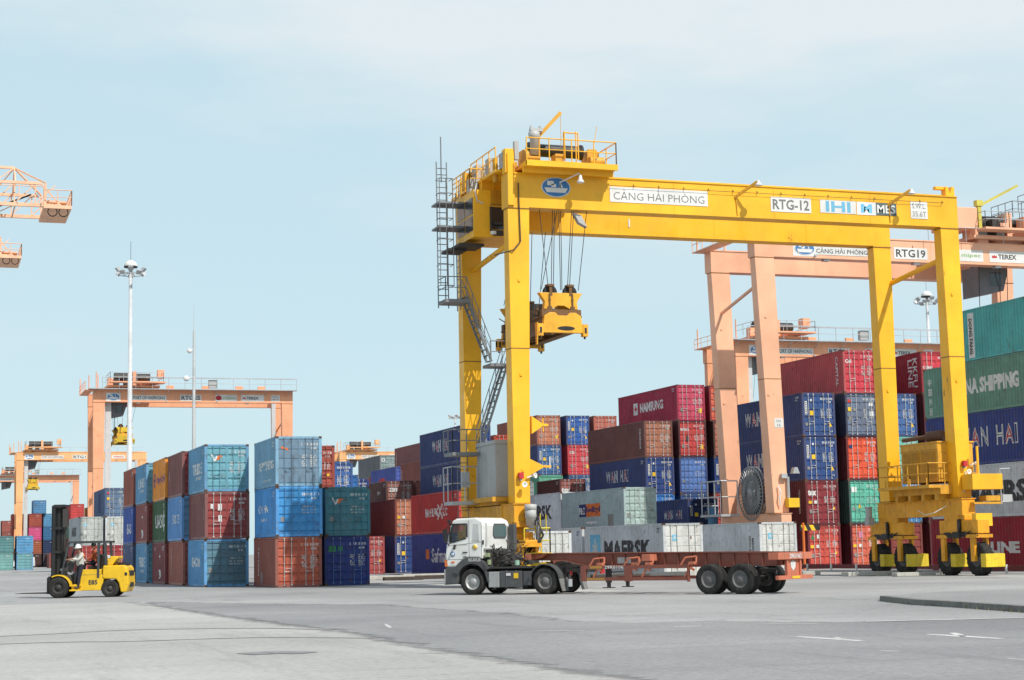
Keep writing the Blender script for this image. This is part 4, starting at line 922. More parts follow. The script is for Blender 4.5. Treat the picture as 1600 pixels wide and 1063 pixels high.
JOINT = material('grimy_joint_steel', (0.24, 0.12, 0.03), rough=.7, dirt=.4)
def crane_frame(root, c, mat):
    """legs, girders, sills, bogies and wheels of a rubber-tyred gantry. Local axes: x along the girder, y away, z up"""
    W_, Y2, zu, dep = c['span'], c['sep'], c['zu'], c['dep']; wt, wb = c['leg']; st = c.get('shift', 0.0)
    yt, yb = c.get('legy', (0.62, 0.92)); gy = c.get('gw', 0.95)
    for k, y in ((0, 0.0), (1, Y2)):
        sh = st * k
        for side in (0, 1):
            L0 = sh if side == 0 else W_ + sh; sg = 1 if side == 0 else -1
            m = MB(); xo, xi = L0, L0 + sg * wt; bo, bi = L0 + sg * c.get('lean', 0.0), L0 + sg * (wb + c.get('lean', 0.0))
            y0, y1 = (y, y + yt), ((y, y + yb) if k == 0 else (y - 0.0, y + yb))
            m.taper((min(bo, bi), max(bo, bi)) + y1, (min(xo, xi), max(xo, xi)) + y0, c['zs'], zu)
            for z in (zu * .3, zu * .55, zu * .8): m.box(min(xo, xi) + wt * .4, min(xo, xi) + wt * .5, y0[0] - .05, y0[0], z, z + .12)
            m.build('leg', mat, root)
            fl = MB(); q = xo - bo
            for zf in (c['zs'] + .06, c['zs'] + (zu - c['zs']) * .52, zu - .06):
                t = (zf - c['zs']) / (zu - c['zs']); a_, b_ = bo + (xo - bo) * t, bi + (xi - bi) * t; yy0 = y1[0] + (y0[0] - y1[0]) * t; yy1 = y1[1] + (y0[1] - y1[1]) * t; e = .045 if zf < zu - .1 and zf > c['zs'] + .1 else .03; e = .012 if c['zs'] + 1 < zf < zu - 1 else e
                fl.box(min(a_, b_) - e, max(a_, b_) + e, yy0 - e, yy1 + e, zf - .02, zf + .02)
            fl.build('leg_joint_frame', JOINT, root)
        g = MB(); e0, e1 = sh - c.get('over', 0.0), W_ + sh
        g.box(e0, e1, y, y + gy, zu + .002, zu + dep)
        g.box(e0, e1, y - 0.05, y + gy + .05, zu + dep, zu + dep + .05)     # top flange
        g.box(e0 + .3, e1 - .3, y + gy * .35, y + gy * .65, zu + dep + .05, zu + dep + .16)  # trolley rail
        for x in [e0 + 3 + i * 5.2 for i in range(int((e1 - e0) / 5.2))]:
            g.box(x, x + .02, y - .012, y, zu + .05, zu + dep - .05)
        g.build('main_girder', mat, root)
    # sills, equaliser bogies and wheels
    zs = c['zs']; wr = c.get('wheel', 0.79)
    for side in (0, 1):
        xc = (c.get('lean', 0) + wb * .5) if side == 0 else W_ - (c.get('lean', 0) + wb * .5); xc += st * .5
        s_ = MB(); s_.box(xc - .36, xc + .36, -.6, Y2 + 1.6, zs - .78, zs)
        s_.box(xc - .41, xc + .41, -.65, Y2 + 1.65, zs, zs + .04)
        for y in (-0.1, Y2 - .1):
            s_.box(xc - .34, xc + .34, y - .1, y + 1.1, zs - 1.05, zs - .78)
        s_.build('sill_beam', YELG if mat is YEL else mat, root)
        if not c.get('wheels', True): continue
        for yb_ in (-0.8, Y2 + 0.2):
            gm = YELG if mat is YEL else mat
            b = MB()
            if not (side == 0 and yb_ < 0): b.box(xc - .32, xc + .32, yb_ - .95, yb_ + .42, 2.0, 2.66)
            else: b.box(xc - .28, xc + .28, yb_ - .95, yb_ + .42, 1.95, 2.10)
            b.box(xc - .32, xc + .32, yb_ + .58, yb_ + 2.3, 2.0, 2.66); b.box(xc - .30, xc + .30, yb_ + .15, yb_ + 1.5, 2.66, 2.92); b.box(xc - .2, xc + .2, yb_ + .42, yb_ + .58, 2.0, 2.4)
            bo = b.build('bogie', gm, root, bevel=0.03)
            for j, y in enumerate((yb_ - .55, yb_ + 1.95)):
                f = MB()
                for e in (-1, 1):
                    f.box(xc + e * .34 - .07, xc + e * .34 + .07, y - .16, y + .16, wr - .1, 1.98)
                f.box(xc - .45, xc + .45, y - .45, y + .45, 1.80, 1.96)
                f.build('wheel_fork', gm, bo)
                wheel(bo, (xc, y, wr), (1, 0, 0), wr, 0.54, 0.34, tread=22, hub=.2)
                q = MB(); fy = y - 1.12
                q.box(xc - .46, xc + .60, fy, fy + .42, .42, 1.04); q.bar((xc + .3, y, 1.02), (xc + .3, fy + .2, 1.02), .08)
                q.bar((xc + .3, y + .6, 1.04), (xc + .45, fy, 1.04), .04); q.build('wheel_guard_box', GUARDY if mat is YEL else mat, bo, bevel=0.015)
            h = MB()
            for i in range(5):
                h.path([(xc - .40, yb_ + .2 * i - .6, 2.0 + .1 * (i % 2)), (xc - .46, yb_ + .5 + .2 * i, 1.82), (xc - .40, yb_ + 1.4 + .1 * i, 2.05)], .035, 5)
            h.box(xc - .5, xc - .36, yb_ + .35, yb_ + .95, 1.80, 2.1); h.box(xc - .38, xc + .38, yb_ - .9, yb_ + 2.25, 1.93, 2.0); h.bar((xc - .4, yb_ - 1.0, 1.90), (xc - .4, yb_ + 2.4, 1.90), .07); h.box(xc - .44, xc - .34, yb_ + .42, yb_ + .58, 2.0, 2.7)  # besides hoses: a black strip standing in for the dark gap between blocks
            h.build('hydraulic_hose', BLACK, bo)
def sign(root, txt, x, y, z, w, h, ink=None, th=None, tw=None, board=None, bold=0.01, extra=None):
    m = MB(); m.box(-w / 2, w / 2, -.02, 0, -h / 2, h / 2); o = m.build('sign_board', board or SIGNW, root); o.location = (x, y, z)
    if txt:
        place_text(txt, th or h * .55, ink or INK, o, (0, -.024, 0), '-y', tw or w * .9, bold)
    return o
def ellipse(w, h, n=28): return [(w / 2 * math.cos(2 * PI * i / n), h / 2 * math.sin(2 * PI * i / n)) for i in range(n)]
def port_badge(root, x, y, z, w, h, board=False):
    m = MB()
    if board: m.box(-w * .58, w * .58, -.01, 0, -h * .6, h * .6, 1)
    m.prism(ellipse(w, h), 'y', -.03, -.011, 1); m.prism(ellipse(w * .94, h * .92), 'y', -.036, -.03, 0)
    k = w
    m.box(-.34 * k, .30 * k, -.040, -.036, -.14 * k, -.02 * k, 1); m.prism([(-.40 * k, -.02 * k), (.40 * k, -.02 * k), (.32 * k, -.17 * k), (-.32 * k, -.17 * k)], 'y', -.042, -.0365, 1)
    m.box(-.30 * k, -.08 * k, -.040, -.036, .06 * k, .20 * k, 1); m.box(-.16 * k, .0, -.040, -.036, .0, .1 * k, 1); m.box(.12 * k, .16 * k, -.04, -.036, .0, .2 * k, 1); m.prism([(.10 * k, 0), (.24 * k, 0), (.16 * k, .16 * k)], 'y', -.04, -.036, 1)
    o = m.build('port_badge', [LETB, SIGNW], root, fix=True); o.location = (x, y, z); return o

def spreader(name, label, loc, ln=6.06, mat=None, top=None, group=None, anchors=None, headblock=True, fmat=None):
    """hoist spreader hanging lengthwise along y from its ropes"""
    mat = mat or YEL
    r = thing(name, label, 'spreader', loc, 0, group); w = 1.2
    for y in (0, ln - .25):
        m = MB(); m.prism([(-w, 0.10), (w, 0.10), (w, .42), (w * .78, .48), (w * .74, .86), (w * .52, 1.02), (w * .30, 1.02), (w * .18, .88), (-w * .18, .88), (-w * .30, 1.02), (-w * .52, 1.02), (-w * .74, .86), (-w * .78, .48), (-w, .42)], 'y', y, y + .25)
        o = m.build('end_beam', mat, r, bevel=.015)
        k = MB(); k.prism(ellipse(.85, .2, 16), 'y', y - .006, y + .0, 0)
        for i in k.v: pass
        k.v = [(a + .15, b, c + .30) for a, b, c in k.v]; k.build('slot', BLACK, o)
        for x in (-w + .12, w - .12):
            t = MB(); t.box(x - .12, x + .12, y - .03, y + .28, -.05, .5, 1); t.box(x - .05, x + .05, y - .035, y + .1, .08, .34, 0); t.tube((x, y + .12, -.16), (x, y + .12, .1), .05, 8, 0); t.build('twistlock', [BLACK, mat], r)
            fl = MB(); fl.prism([(y - .05, .55), (y + .3, .55), (y + .22, -.45), (y + .05, -.45)], 'x', x + (.13 if x > 0 else -.17), x + (.17 if x > 0 else -.13)) if (x < 0 and y == 0) else None
            if fl.v: fl.build('guide_flipper', mat, r)
    m = MB()
    for x in (-.75, .75):
        m.box(x - .14, x + .14, .1, ln - .1, .28, .82)
        m.box(x - .22, x + .22, .1, ln - .1, .22, .28); m.box(x - .22, x + .22, .1, ln - .1, .82, .88)
    for y in (1.2, 2.2, ln - 2.2, ln - 1.2): m.box(-.75, .75, y, y + .2, .3, .75)
    m.build('main_frame', [fmat or (mat if ln > 7 else YELD)], r)
    m = MB()
    m.box(-.95, .95, .15, .45, .88, 1.18); m.box(-.95, .95, ln - .45, ln - .15, .88, 1.18); m.box(-.3, .3, .45, ln - .45, .9, 1.15)
    m.box(-.5, .5, ln * .35, ln * .65, .88, 1.5)
    m.build('centre_frame', fmat or YELD, r)
    m = MB(); random.seed(11)
    for i in range(16):
        a_ = Vector((random.uniform(-.9, .9), random.uniform(.3, ln - .3), random.uniform(.95, 1.25))); b_ = a_ + Vector((random.uniform(-.5, .5), random.uniform(-.8, .8), random.uniform(-.2, .3))); m.path([a_, a_.lerp(b_, .5) + Vector((0, 0, -.12)), b_], .025, 5)
    m.build('hydraulic_hose', BLACK, r)
    for (bx_, by_, bz_) in ((-.5, .9, 1.2), (.35, 1.1, 1.2), (-.2, ln * .5, 1.5), (.45, ln - 1.3, 1.2)):
        m = MB(); m.box(bx_ - .22, bx_ + .22, by_ - .3, by_ + .3, bz_ - .02, bz_ + .30); m.tube((bx_, by_ + .3, bz_ + .14), (bx_, by_ + .7, bz_ + .14), .10, 8); m.build('hydraulic_unit', YELD if bx_ > 0 else DARKST, r)
    hb = None
    for y in ((.2, ln - .5)):
        m = MB(); m.prism([(-1.05, 1.95), (1.05, 1.95), (.78, 1.55), (.82, 1.20), (.45, 1.20), (.15, 1.36), (-.15, 1.36), (-.45, 1.20), (-.82, 1.20), (-.78, 1.55)], 'y', y, y + .3)
        hb = m.build('headblock_plate', mat, r, bevel=.012)
        for x in (-.48, .48):
            q = MB(); q.lathe([(.24, -.06), (.33, -.07), (.28, 0), (.33, .07), (.24, .06), (.10, .05), (.10, -.05), (.24, -.06)], (x, y + .15, 1.98), (0, 1, 0), 18); q.build('rope_sheave', BLACK, hb); q = MB(); q.box(x - .07, x + .07, y - .02, y + .06, 1.82, 2.22); q.box(x - .07, x + .07, y + .24, y + .32, 1.82, 2.22); q.box(x - .16, x + .16, y - .05, y + .35, 2.24, 2.34) if abs(x) < 9 else None; q.build('sheave_bracket', RUSTB_, hb)
            b_ = MB(); b_.tube((x * 1.15, y - .03, 1.62), (x * 1.15, y + .02, 1.62), .065, 8); b_.box(x * 1.15 - .03, x * 1.15 + .03, y - .06, y, 1.2, 1.9); b_.box(x * 1.15 - .10, x * 1.15 + .10, y - .05, y + .02, 1.18, 1.32); b_.build('link_bracket', RUSTB_, hb)
    if top:
        for x0, y0, x1, y1 in anchors:
            m = MB(); m.tube((x0, y0, 2.1), (x1, y1, top), .018, 5); m.build('hoist_rope', DARKST, r)
        m = MB()   # cable basket ladder
        for k in (-.2, .2):
            m.tube((-.95 + k * .4, ln * .45 + k * 2, 1.5), (-.95 + k * .2, ln * .5 + k, 3.6), .02, 4)
        for i in range(4): m.tube((-1.03, ln * .45 - .36 + .06 * i, 1.7 + .5 * i), (-.87, ln * .45 + .36 - .06 * i, 1.7 + .5 * i), .015, 4)
        m.build('cable_ladder', BLACK, r)
    return r

# ---- the yellow crane
CX, CY = 24.62, 71.5
yc = thing('gantry_crane', 'big yellow rubber-tyred gantry crane standing over the truck and the grey containers', 'crane', (CX, CY, 0))
cfg = dict(span=23.55, sep=5.5, zu=17.04, dep=1.52, leg=(1.02, .70), shift=-.5, zs=3.66, legy=(.60, .92), gw=.85, over=.0, lean=.06)
crane_frame(yc, cfg, YEL)
DX, DY = -CX, -CY
def yb(fn, name, mat, parent=None, **k):
    m = MB(); fn(m); return m.build_all(name, mat, parent or yc, **k)
# upward posts and end stops of the girders
yb(lambda m: (m.box(-.08, .35, -.02, .45, 18.6, 19.7), m.box(.0, .3, -.1, .0, 17.1, 19.5)), 'end_stop', YEL)
yb(lambda m: (m.prism([(23.0, 18.61), (23.5, 18.61), (23.5, 19.1), (23.36, 19.12), (23.25, 18.75), (23.12, 19.12), (23.0, 19.1)], 'y', .1, .5), m.box(22.5, 23.1, .2, .45, 18.98, 19.12)), 'end_stop', YEL)
yb(lambda m: m.tube((23.05, 5.6, 15.1), (22.9, .5, 15.55), .14, 8), 'leg_brace', YEL)
yb(lambda m: (m.tube((.1, 5.6, 15.0), (.5, .5, 15.65), .13, 8)), 'leg_brace', YEL)
# trolley with machinery deck
def deck(m):
    m.box(.6, 5.0, -1.0, 7.3, 18.78, 18.98); m.box(.6, 5.0, -1.02, -.9, 18.74, 19.0); m.box(.62, 4.98, -.5, -.3, 18.55, 18.78); m.box(.62, 4.98, 1.2, 1.5, 18.4, 18.78); m.box(.62, 4.98, 5.0, 5.3, 18.4, 18.78)
    m.box(-.35, .6, .6, 7.5, 18.74, 18.86)
tro = yb(deck, 'trolley', YEL)
yb(lambda m: (m.rail([(.62, -.95, 18.98), (4.95, -.95, 18.98)], 1.05, .03, 1.1), m.rail([(4.95, -.95, 18.98), (4.95, 2.6, 18.98)], 1.05, .03, 1.1), m.rail([(.35, 1.4, 18.86), (.35, 5.2, 18.86)], 1.0, .03, 1.1), m.rail([(-.3, .7, 18.86), (-.3, 4.4, 18.86)], 1.05, .03, .9), m.rail([(-.3, 4.4, 18.5), (-.3, 7.4, 18.5)], 1.05, .03, .9), m.rail([(-.95, 2.6, 18.35), (-.95, 5.3, 18.35)], .95, .03, .7), m.rail([(-.95, 2.6, 18.35), (.2, 2.6, 18.35)], .95, .03, .6), m.rail([(.62, 7.2, 18.98), (4.95, 7.2, 18.98)], 1.05, .03, 1.1)), 'handrail', YEL, tro)
yb(lambda m: (m.rail([(2.7, -.2, 19.3), (3.4, -.2, 19.3)], 1.25, .035, .7, mid=False), m.tube((2.7, -.3, 19.0), (2.7, -.3, 20.6), .03, 5), m.tube((3.25, -.3, 19.0), (3.25, -.3, 20.6), .03, 5), m.tube((3.9, -.9, 19.9), (4.05, -.9, 20.75), .015, 4)), 'mast_frame', YEL, tro)
yb(lambda m: (m.lathe([(.001, -1.3), (.36, -1.3), (.36, -1.2), (.29, -1.2)] + [(.29 + .012 * (i % 2), -1.2 + i * .06) for i in range(41)] + [(.36, 1.25), (.36, 1.35), (.001, 1.35)], (2.75, 1.2, 20.0), (1, 0, 0), 20)), 'hoist_drum', BLACK, tro)
yb(lambda m: (m.box(4.35, 4.95, 1.1, 1.9, 19.0, 20.05), m.prism([(4.35, 20.05), (4.95, 20.05), (4.8, 20.2), (4.45, 20.2)], 'y', 1.15, 1.85), m.box(1.2, 1.6, 1.1, 1.9, 19.0, 20.0), m.tube((.9, .2, 19.45), (1.35, .2, 19.45), .28, 12), m.box(.85, 1.5, -.3, .6, 19.0, 19.35), m.box(2.2, 2.6, -.4, .2, 18.98, 19.5), m.tube((4.0, .0, 19.3), (4.7, .0, 19.3), .24, 12), m.box(3.8, 5.0, -.5, .5, 19.0, 19.12), m.box(1.0, 1.5, 2.8, 3.6, 19.0, 19.8)), 'winch_gear', YELD, tro, bevel=.02)
yb(lambda m: (m.lathe([(.001, 0), (.20, 0), (.20, .75), (.26, .80), (.26, 1.05), (.20, 1.08), (.001, 1.08)], (1.3, -.1, 19.45), (0, 0, 1), 16), m.box(1.1, 1.7, -.2, .0, 20.55, 20.68), m.tube((1.15, -.1, 20.5), (1.15, -.1, 20.8), .05, 6), m.tube((1.6, -.1, 20.5), (1.6, -.1, 20.8), .07, 6)), 'exhaust_canister', GREYP, tro)
yb(lambda m: (m.bar((1.5, .0, 20.3), (2.62, -.1, 21.5), .13, .16), m.tube((1.55, 0, 19.0), (1.55, 0, 20.4), .07, 8), m.tube((2.6, -.1, 21.45), (2.6, -.1, 19.9), .012, 4)), 'service_jib', YELD, tro)
yb(lambda m: (m.box(.35, .55, -.1, .12, 19.2, 20.05), m.box(-.1, .3, .3, .8, 18.9, 19.6), m.box(-.2, .2, 2.0, 2.5, 18.86, 19.7), m.box(-.2, .3, 3.8, 4.6, 18.86, 19.8), m.box(-.75, -.35, 3.2, 3.7, 18.35, 19.0)), 'control_box', GREYP, tro)
yb(lambda m: (m.box(-.5, .2, 4.8, 5.2, 18.8, 19.6), m.tube((-.15, 1.2, 18.4), (-.15, 1.2, 19.5), .13, 8), m.box(-.25, .3, 5.4, 6.4, 18.86, 19.5)), 'trolley_motor', YELD, tro)
# operator cab below the trolley
cabx0, cabx1, caby0, caby1, cz0, cz1 = -.80, 1.3, 2.5, 5.3, 16.1, 18.3
cab_ = yb(lambda m: (m.prism([(caby0, cz0 + .25), (caby0 + .1, cz0), (caby1, cz0), (caby1, cz1), (caby0, cz1)], 'x', cabx0, cabx1), m.box(cabx0 + .5, cabx1, caby0 + .2, caby1 - .1, cz1, 18.75)), 'cab', YEL)
yb(lambda m: (m.box(cabx0 - .02, cabx0 - .002, caby0 + .15, caby0 + 1.3, cz0 + .3, cz0 + 1.0), m.box(cabx0 - .02, cabx0 - .002, caby0 + .15, caby0 + 1.3, cz0 + 1.08, cz0 + 1.85), m.box(cabx0 - .02, cabx0 - .002, caby0 + 1.4, caby0 + 2.55, cz0 + .3, cz0 + 1.0), m.box(cabx0 - .02, cabx0 - .002, caby0 + 1.4, caby0 + 2.55, cz0 + 1.08, cz0 + 1.85), m.box(.02, .65, caby0 - .02, caby0 - .002, cz0 + .35, cz0 + 1.55)), 'window', DGLASS, cab_)
yb(lambda m: (m.path([(cabx0 + .15, caby0 - .04, 18.6), (cabx0 + .05, caby0 - .06, 18.2), (cabx0 + .15, caby0 - .06, 17.75), (cabx0 + .45, caby0 - .05, 17.65)], .03, 5), m.tube((.1, caby0 - .1, 16.2), (.1, caby0 - .1, 16.34), .14, 10)), 'cab_cable', WHITEP, cab_)
yb(lambda m: ([m.box(.02 + .09 * i, .04 + .09 * i, caby0 - .05, caby0 - .03, cz0 + 1.5, cz0 + 2.2) for i in range(9)], [m.box(.02, .76, caby0 - .05, caby0 - .03, cz0 + 1.5 + .09 * i, cz0 + 1.52 + .09 * i) for i in range(8)], m.box(-.02, .78, caby0 - .06, caby0 - .025, cz0 + 1.40, cz0 + 1.48)), 'mesh_guard', YELD, cab_)
yb(lambda m: (m.box(-.04, .04, caby0 - .12, caby0 - .02, cz0 + .25, cz0 + 1.4), m.box(.1, .6, caby0 - .3, caby0 - .03, cz0 + .55, cz0 + .66), m.box(.1, .6, caby0 - .1, caby0 - .03, cz0 + .05, cz0 + .3)), 'cab_fitting', DARKST, cab_)
yb(lambda m: (m.box(-1.3, -.1, 3.2, 4.6, 15.78, 15.9), m.box(-1.6, -.7, 4.0, 5.2, 15.66, 15.78)), 'cab_step', DARKST, cab_)
# signs on the front girder
gz = 17.04
port_badge(yc, 2.33, -.004, gz + .98, 1.42, .92)
sign(yc, 'CẢNG HẢI PHÒNG', 7.45, -.002, gz + .80, 4.95, .72, INKG, .48, 4.6, bold=-.005)
sign(yc, 'RTG-12', 14.30, -.002, gz + .72, 2.15, .72, INKG, .5, 1.95, bold=.025)
b = sign(yc, 'IHI', 16.85, -.002, gz + .74, 1.95, .64, LETLB, .52, 1.35, bold=.03)
b = sign(yc, 'M', 18.40, -.002, gz + .73, 1.05, .64, LETLB, .44, .62, bold=.06)
b = sign(yc, 'MES', 19.50, -.002, gz + .74, 1.15, .62, SIGNW, .42, 1.0, board=material('faded_teal_board', (0.10, 0.14, 0.14), rough=.6, dirt=.4), bold=.02)
b = sign(yc, None, 21.35, -.002, gz + .78, .95, .86)
place_text('S.W.L.', .26, INKG, b, (0, -.024, .20), '-y', .78, .0); place_text('35.6T', .26, INKG, b, (0, -.024, -.20), '-y', .78, .0)
yb(lambda m: m.box(8.2, 8.28, 5.47, 5.499, 17.45, 17.85), 'girder_mark', SIGNW)
def girder_bits(m):
    pts = [(4.9 + i * 1.27, -.12, gz + 1.18 - .0 * i) for i in range(15)]
    m.path(pts, .012, 4)
    for p in pts: m.tube((p[0], -.0, gz + 1.3), p, .018, 4)
    m.path([(.5, -.06, gz + 1.1), (.55, -.06, gz - 1.6), (.2, -.1, gz - 2.0), (-.6, .3, gz - 2.2)], .03, 5)
yb(girder_bits, 'cable_run', DARKST)
for x, z in ((11.35, 0), (19.6, 0)):
    yb(lambda m: (m.bar((x, 0, gz + .95), (x + .75, -.9, gz + 1.55), .10, .12), m.tube((x + .1, -.02, gz + .1), (x + .05, -.05, gz + .95), .03, 5)), 'lamp_bracket', YELD)
    fl = yb(lambda m: (m.lathe([(.04, .22), (.07, .12), (.16, .02), (.19, -.04), (.001, -.06)], (x + .8, -.92, gz + 1.40), (0, 0, 1), 14)), 'floodlight', WHITEP)
yb(lambda m: (m.lathe([(.04, .32), (.08, .22), (.09, .1), (.17, .0), (.17, -.06), (.001, -.1)], (3.25, -.75, gz + 1.15), (0, 0, 1), 14), m.bar((2.5, -.1, gz + 1.2), (3.2, -.75, gz + 1.52), .05)), 'floodlight', WHITEP)
yb(lambda m: (m.hexa([(3.5, .2, gz - .55), (3.9, .2, gz - .75), (3.95, .6, gz - .75), (3.55, .6, gz - .55), (3.25, .2, gz - .1), (3.62, .2, gz - .22), (3.7, .6, gz - .22), (3.3, .6, gz - .1)]), m.tube((.85, .6, gz), (.85, .6, gz - .95), .03, 5), m.lathe([(.001, -.1), (.1, 0), (.001, .1)], (.85, .6, gz - 1.0), (0, 0, 1), 10)), 'floodlight', GREYP)
# access: caged ladder, landings and stair flights by the rear left-hand leg
LY = 4.6
def lad(m):
    x0 = -1.7
    m.ladder((x0, LY, 13.0), (x0, LY, 20.0), (1, 0, 0), .5, .3, .03); m.ladder((x0 + .95, LY + .6, 13.0), (x0 + .95, LY + .6, 18.7), (0, 1, 0), .5, .3, .03)
    for z in (14.0, 15.0, 16.2, 17.2, 18.4, 19.1):
        m.path([(x0 - .3, LY, z), (x0 - .3, LY - .6, z), (x0 + .35, LY - .6, z), (x0 + .35, LY, z)], .022, 4)
    for x in (x0 - .3, x0 + .02, x0 + .35): m.tube((x, LY - .6, 14.0), (x, LY - .6, 19.1), .02, 4)
    m.tube((x0 - .05, LY - .1, 19), (x0 - .05, LY - .1, 21.2), .03, 4)
    for z in (16.85, 18.0):
        m.box(x0 - .35, x0 + 1.0, LY - .6, LY + .6, z - .09, z)
    m.box(x0 - .1, x0 + 1.1, LY - .7, LY + .5, 13.2, 13.36); m.rail([(x0 - .1, LY + .5, 13.36), (x0 - .1, LY - .7, 13.36), (x0 + .9, LY - .7, 13.36)], 1.05, .025, .8)
STAIRG = material('weathered_stair_steel', (.22, .23, .24), rough=.5, metal=.2, dirt=.3)
yb(lad, 'caged_ladder', STAIRG)
def st1(m):
    m.stair((-.75, LY - .2, 13.5), (.42, LY - .2, 10.5), (0, 1, 0), .7); m.box(.3, 1.3, LY - .8, LY + .4, 10.22, 10.36); m.rail([(.3, LY - .8, 10.36), (1.3, LY - .8, 10.36)], 1.05, .025, .7)
yb(st1, 'stair_flight', STAIRG)
def st2(m):
    m.stair((1.2, LY - .2, 10.3), (-.15, LY - .2, 6.4), (0, 1, 0), .7); m.box(-1.65, -.2, LY - .9, LY + .5, 6.05, 6.20); m.rail([(-.3, LY - .9, 6.2), (-1.65, LY - .9, 6.2), (-1.65, LY + .5, 6.2)], 1.05, .03, .7); m.ladder((-.75, LY + .5, 2.9), (-.75, LY + .5, 6.1), (1, 0, 0), .5)
yb(st2, 'stair_flight', STAIRG)
# electrical house between the legs
yb(lambda m: (m.box(-.32, .75, 1.5, 4.2, 4.08, 6.45), m.box(-.36, .79, 1.46, 4.24, 6.45, 6.62), m.box(-.33, -.32, 2.8, 2.83, 4.1, 6.44)), 'electrical_cabinet', GREYP, bevel=.02)
yb(lambda m: (m.box(-.6, .85, 1.2, 4.8, 3.85, 4.06), m.box(-.3, .7, 1.3, 4.6, 3.70, 3.85), m.box(-.25, .6, 1.0, 5.0, 2.9, 3.7)), 'cabinet_base', YELD)
yb(lambda m: (m.box(-1.6, -.35, 4.0, 5.4, 3.80, 3.95), m.rail([(-1.6, 4.0, 3.95), (-1.6, 5.4, 3.95)], 1.6, .03, .7), m.rail([(-1.6, 4.0, 3.95), (-.4, 4.0, 3.95)], 1.6, .03, .6), m.box(-1.1, -.75, 4.05, 4.3, 4.6, 5.3)), 'access_platform', GALV)
yb(lambda m: (m.box(-.02, .45, .6, .98, 2.2, 3.5)), 'control_door', GREYP)
# left corner guard rails, filter drum, warning lamps
SAFEY = material('safety_yellow_paint', C(246, 224, 50), rough=.5, dirt=.25)
yb(lambda m: (m.rail([(.08, -1.05, 1.5), (1.27, -1.05, 1.5)], 1.1, .035, 1.2), m.rail([(1.27, -1.05, 1.5), (1.27, .1, 1.5)], 1.1, .035, .9), m.box(.0, 1.35, -1.1, .2, 1.40, 1.48)), 'guard_rail', SAFEY)
for px_, pz_ in ((.72, 3.25), (1.0, 3.25), (1.30, 3.2)): yb(lambda m: m.tube((px_, -.9 + px_ * .3, 2.4), (px_, -.9 + px_ * .3, pz_), .025, 5), 'rail_post', SAFEY)
yb(lambda m: m.lathe([(.001, 0), (.22, 0), (.22, .34), (.25, .36), (.25, .66), (.22, .68), (.27, .70), (.27, .92), (.001, .94)], (.42, -.98, 2.72), (0, 0, 1), 18), 'filter_drum', GREYP)
for bx, bz in ((.30, 4.75), (23.1, 5.2)):
    lo = yb(lambda m: (m.tube((bx, -.2, bz), (bx, .0, bz), .05, 6), m.box(bx - .1, bx + .1, -.25, -.05, bz + .05, bz + .32, 1)), 'warning_lamp', [GREYP, LETR])
    yb(lambda m: (m.lathe([(.001, -.08), (.07, -.08), (.13, .08), (.10, .08), (.001, -.02)], (bx + .1, -.28, bz - .22), (0, -1, 0), 14),), 'horn', WHITEP)
    yb(lambda m: (m.lathe([(.001, -.08), (.07, -.08), (.13, .08), (.10, .08), (.001, -.02)], (bx + .62, -.18, bz + .18), (.6, -.8, 0), 14), m.bar((bx + .3, -.1, bz + .1), (bx + .6, -.12, bz + .2), .06)), 'horn', WHITEP)
yb(lambda m: (m.prism([(.95, 7.6), (1.55, 7.2), (.95, 6.8)], 'y', .1, .3), m.prism([(.8, 5.7), (1.55, 5.35), (.8, 4.95)], 'y', .1, .3), m.box(1.5, 1.75, .15, .25, 7.15, 7.25), m.tube((1.52, .2, 6.9), (1.52, .2, 7.5), .03, 5), m.box(1.5, 1.85, .15, .25, 5.3, 5.4)), 'rope_bracket', YEL)
yb(lambda m: [m.path([(.2 + .15 * i, -.4 - .1 * i, 3.3), (.6 + .1 * i, -1.2, 2.9 - .2 * i), (.5, -1.5 - .1 * i, 2.0), (.1 + .2 * i, -1.0, 1.6)], .05, 5) for i in range(4)], 'hydraulic_hose', BLACK)
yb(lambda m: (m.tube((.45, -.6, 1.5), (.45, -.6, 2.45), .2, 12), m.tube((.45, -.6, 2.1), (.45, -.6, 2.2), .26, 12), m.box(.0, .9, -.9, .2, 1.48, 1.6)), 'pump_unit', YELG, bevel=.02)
# generator house between the right-hand legs
GX = 22.2
gh = yb(lambda m: (m.box(GX, GX + 2.0, .75, 4.05, 4.55, 6.45), m.box(GX - .05, GX + 2.05, .70, 4.1, 6.45, 6.53), m.box(GX - .03, GX, .75, 4.05, 6.15, 6.45)), 'generator_house', YELD, bevel=.02)
def louv(m):
    for y0, y1 in ((.95, 2.25), (2.4, 3.9)):
        for i in range(24): m.hexa([(GX - .045, y0, 4.75 + i * .057), (GX - .01, y0, 4.75 + i * .057), (GX - .01, y1, 4.75 + i * .057), (GX - .045, y1, 4.75 + i * .057), (GX - .012, y0, 4.80 + i * .057), (GX - .005, y0, 4.80 + i * .057), (GX - .005, y1, 4.80 + i * .057), (GX - .012, y1, 4.80 + i * .057)])
yb(louv, 'louvre_grille', YELD, gh)
yb(lambda m: (m.lathe([(.001, -.75), (.20, -.7), (.26, -.6), (.26, .6), (.20, .7), (.001, .75)], (GX + .6, 1.8, 6.85), (0, 1, 0), 16), m.tube((GX + .6, 2.5, 6.85), (GX + .5, 4.6, 6.8), .11, 10), m.tube((GX + .6, 1.1, 6.85), (GX + .6, 1.0, 6.55), .1, 8)), 'exhaust_silencer', RUSTY, gh)
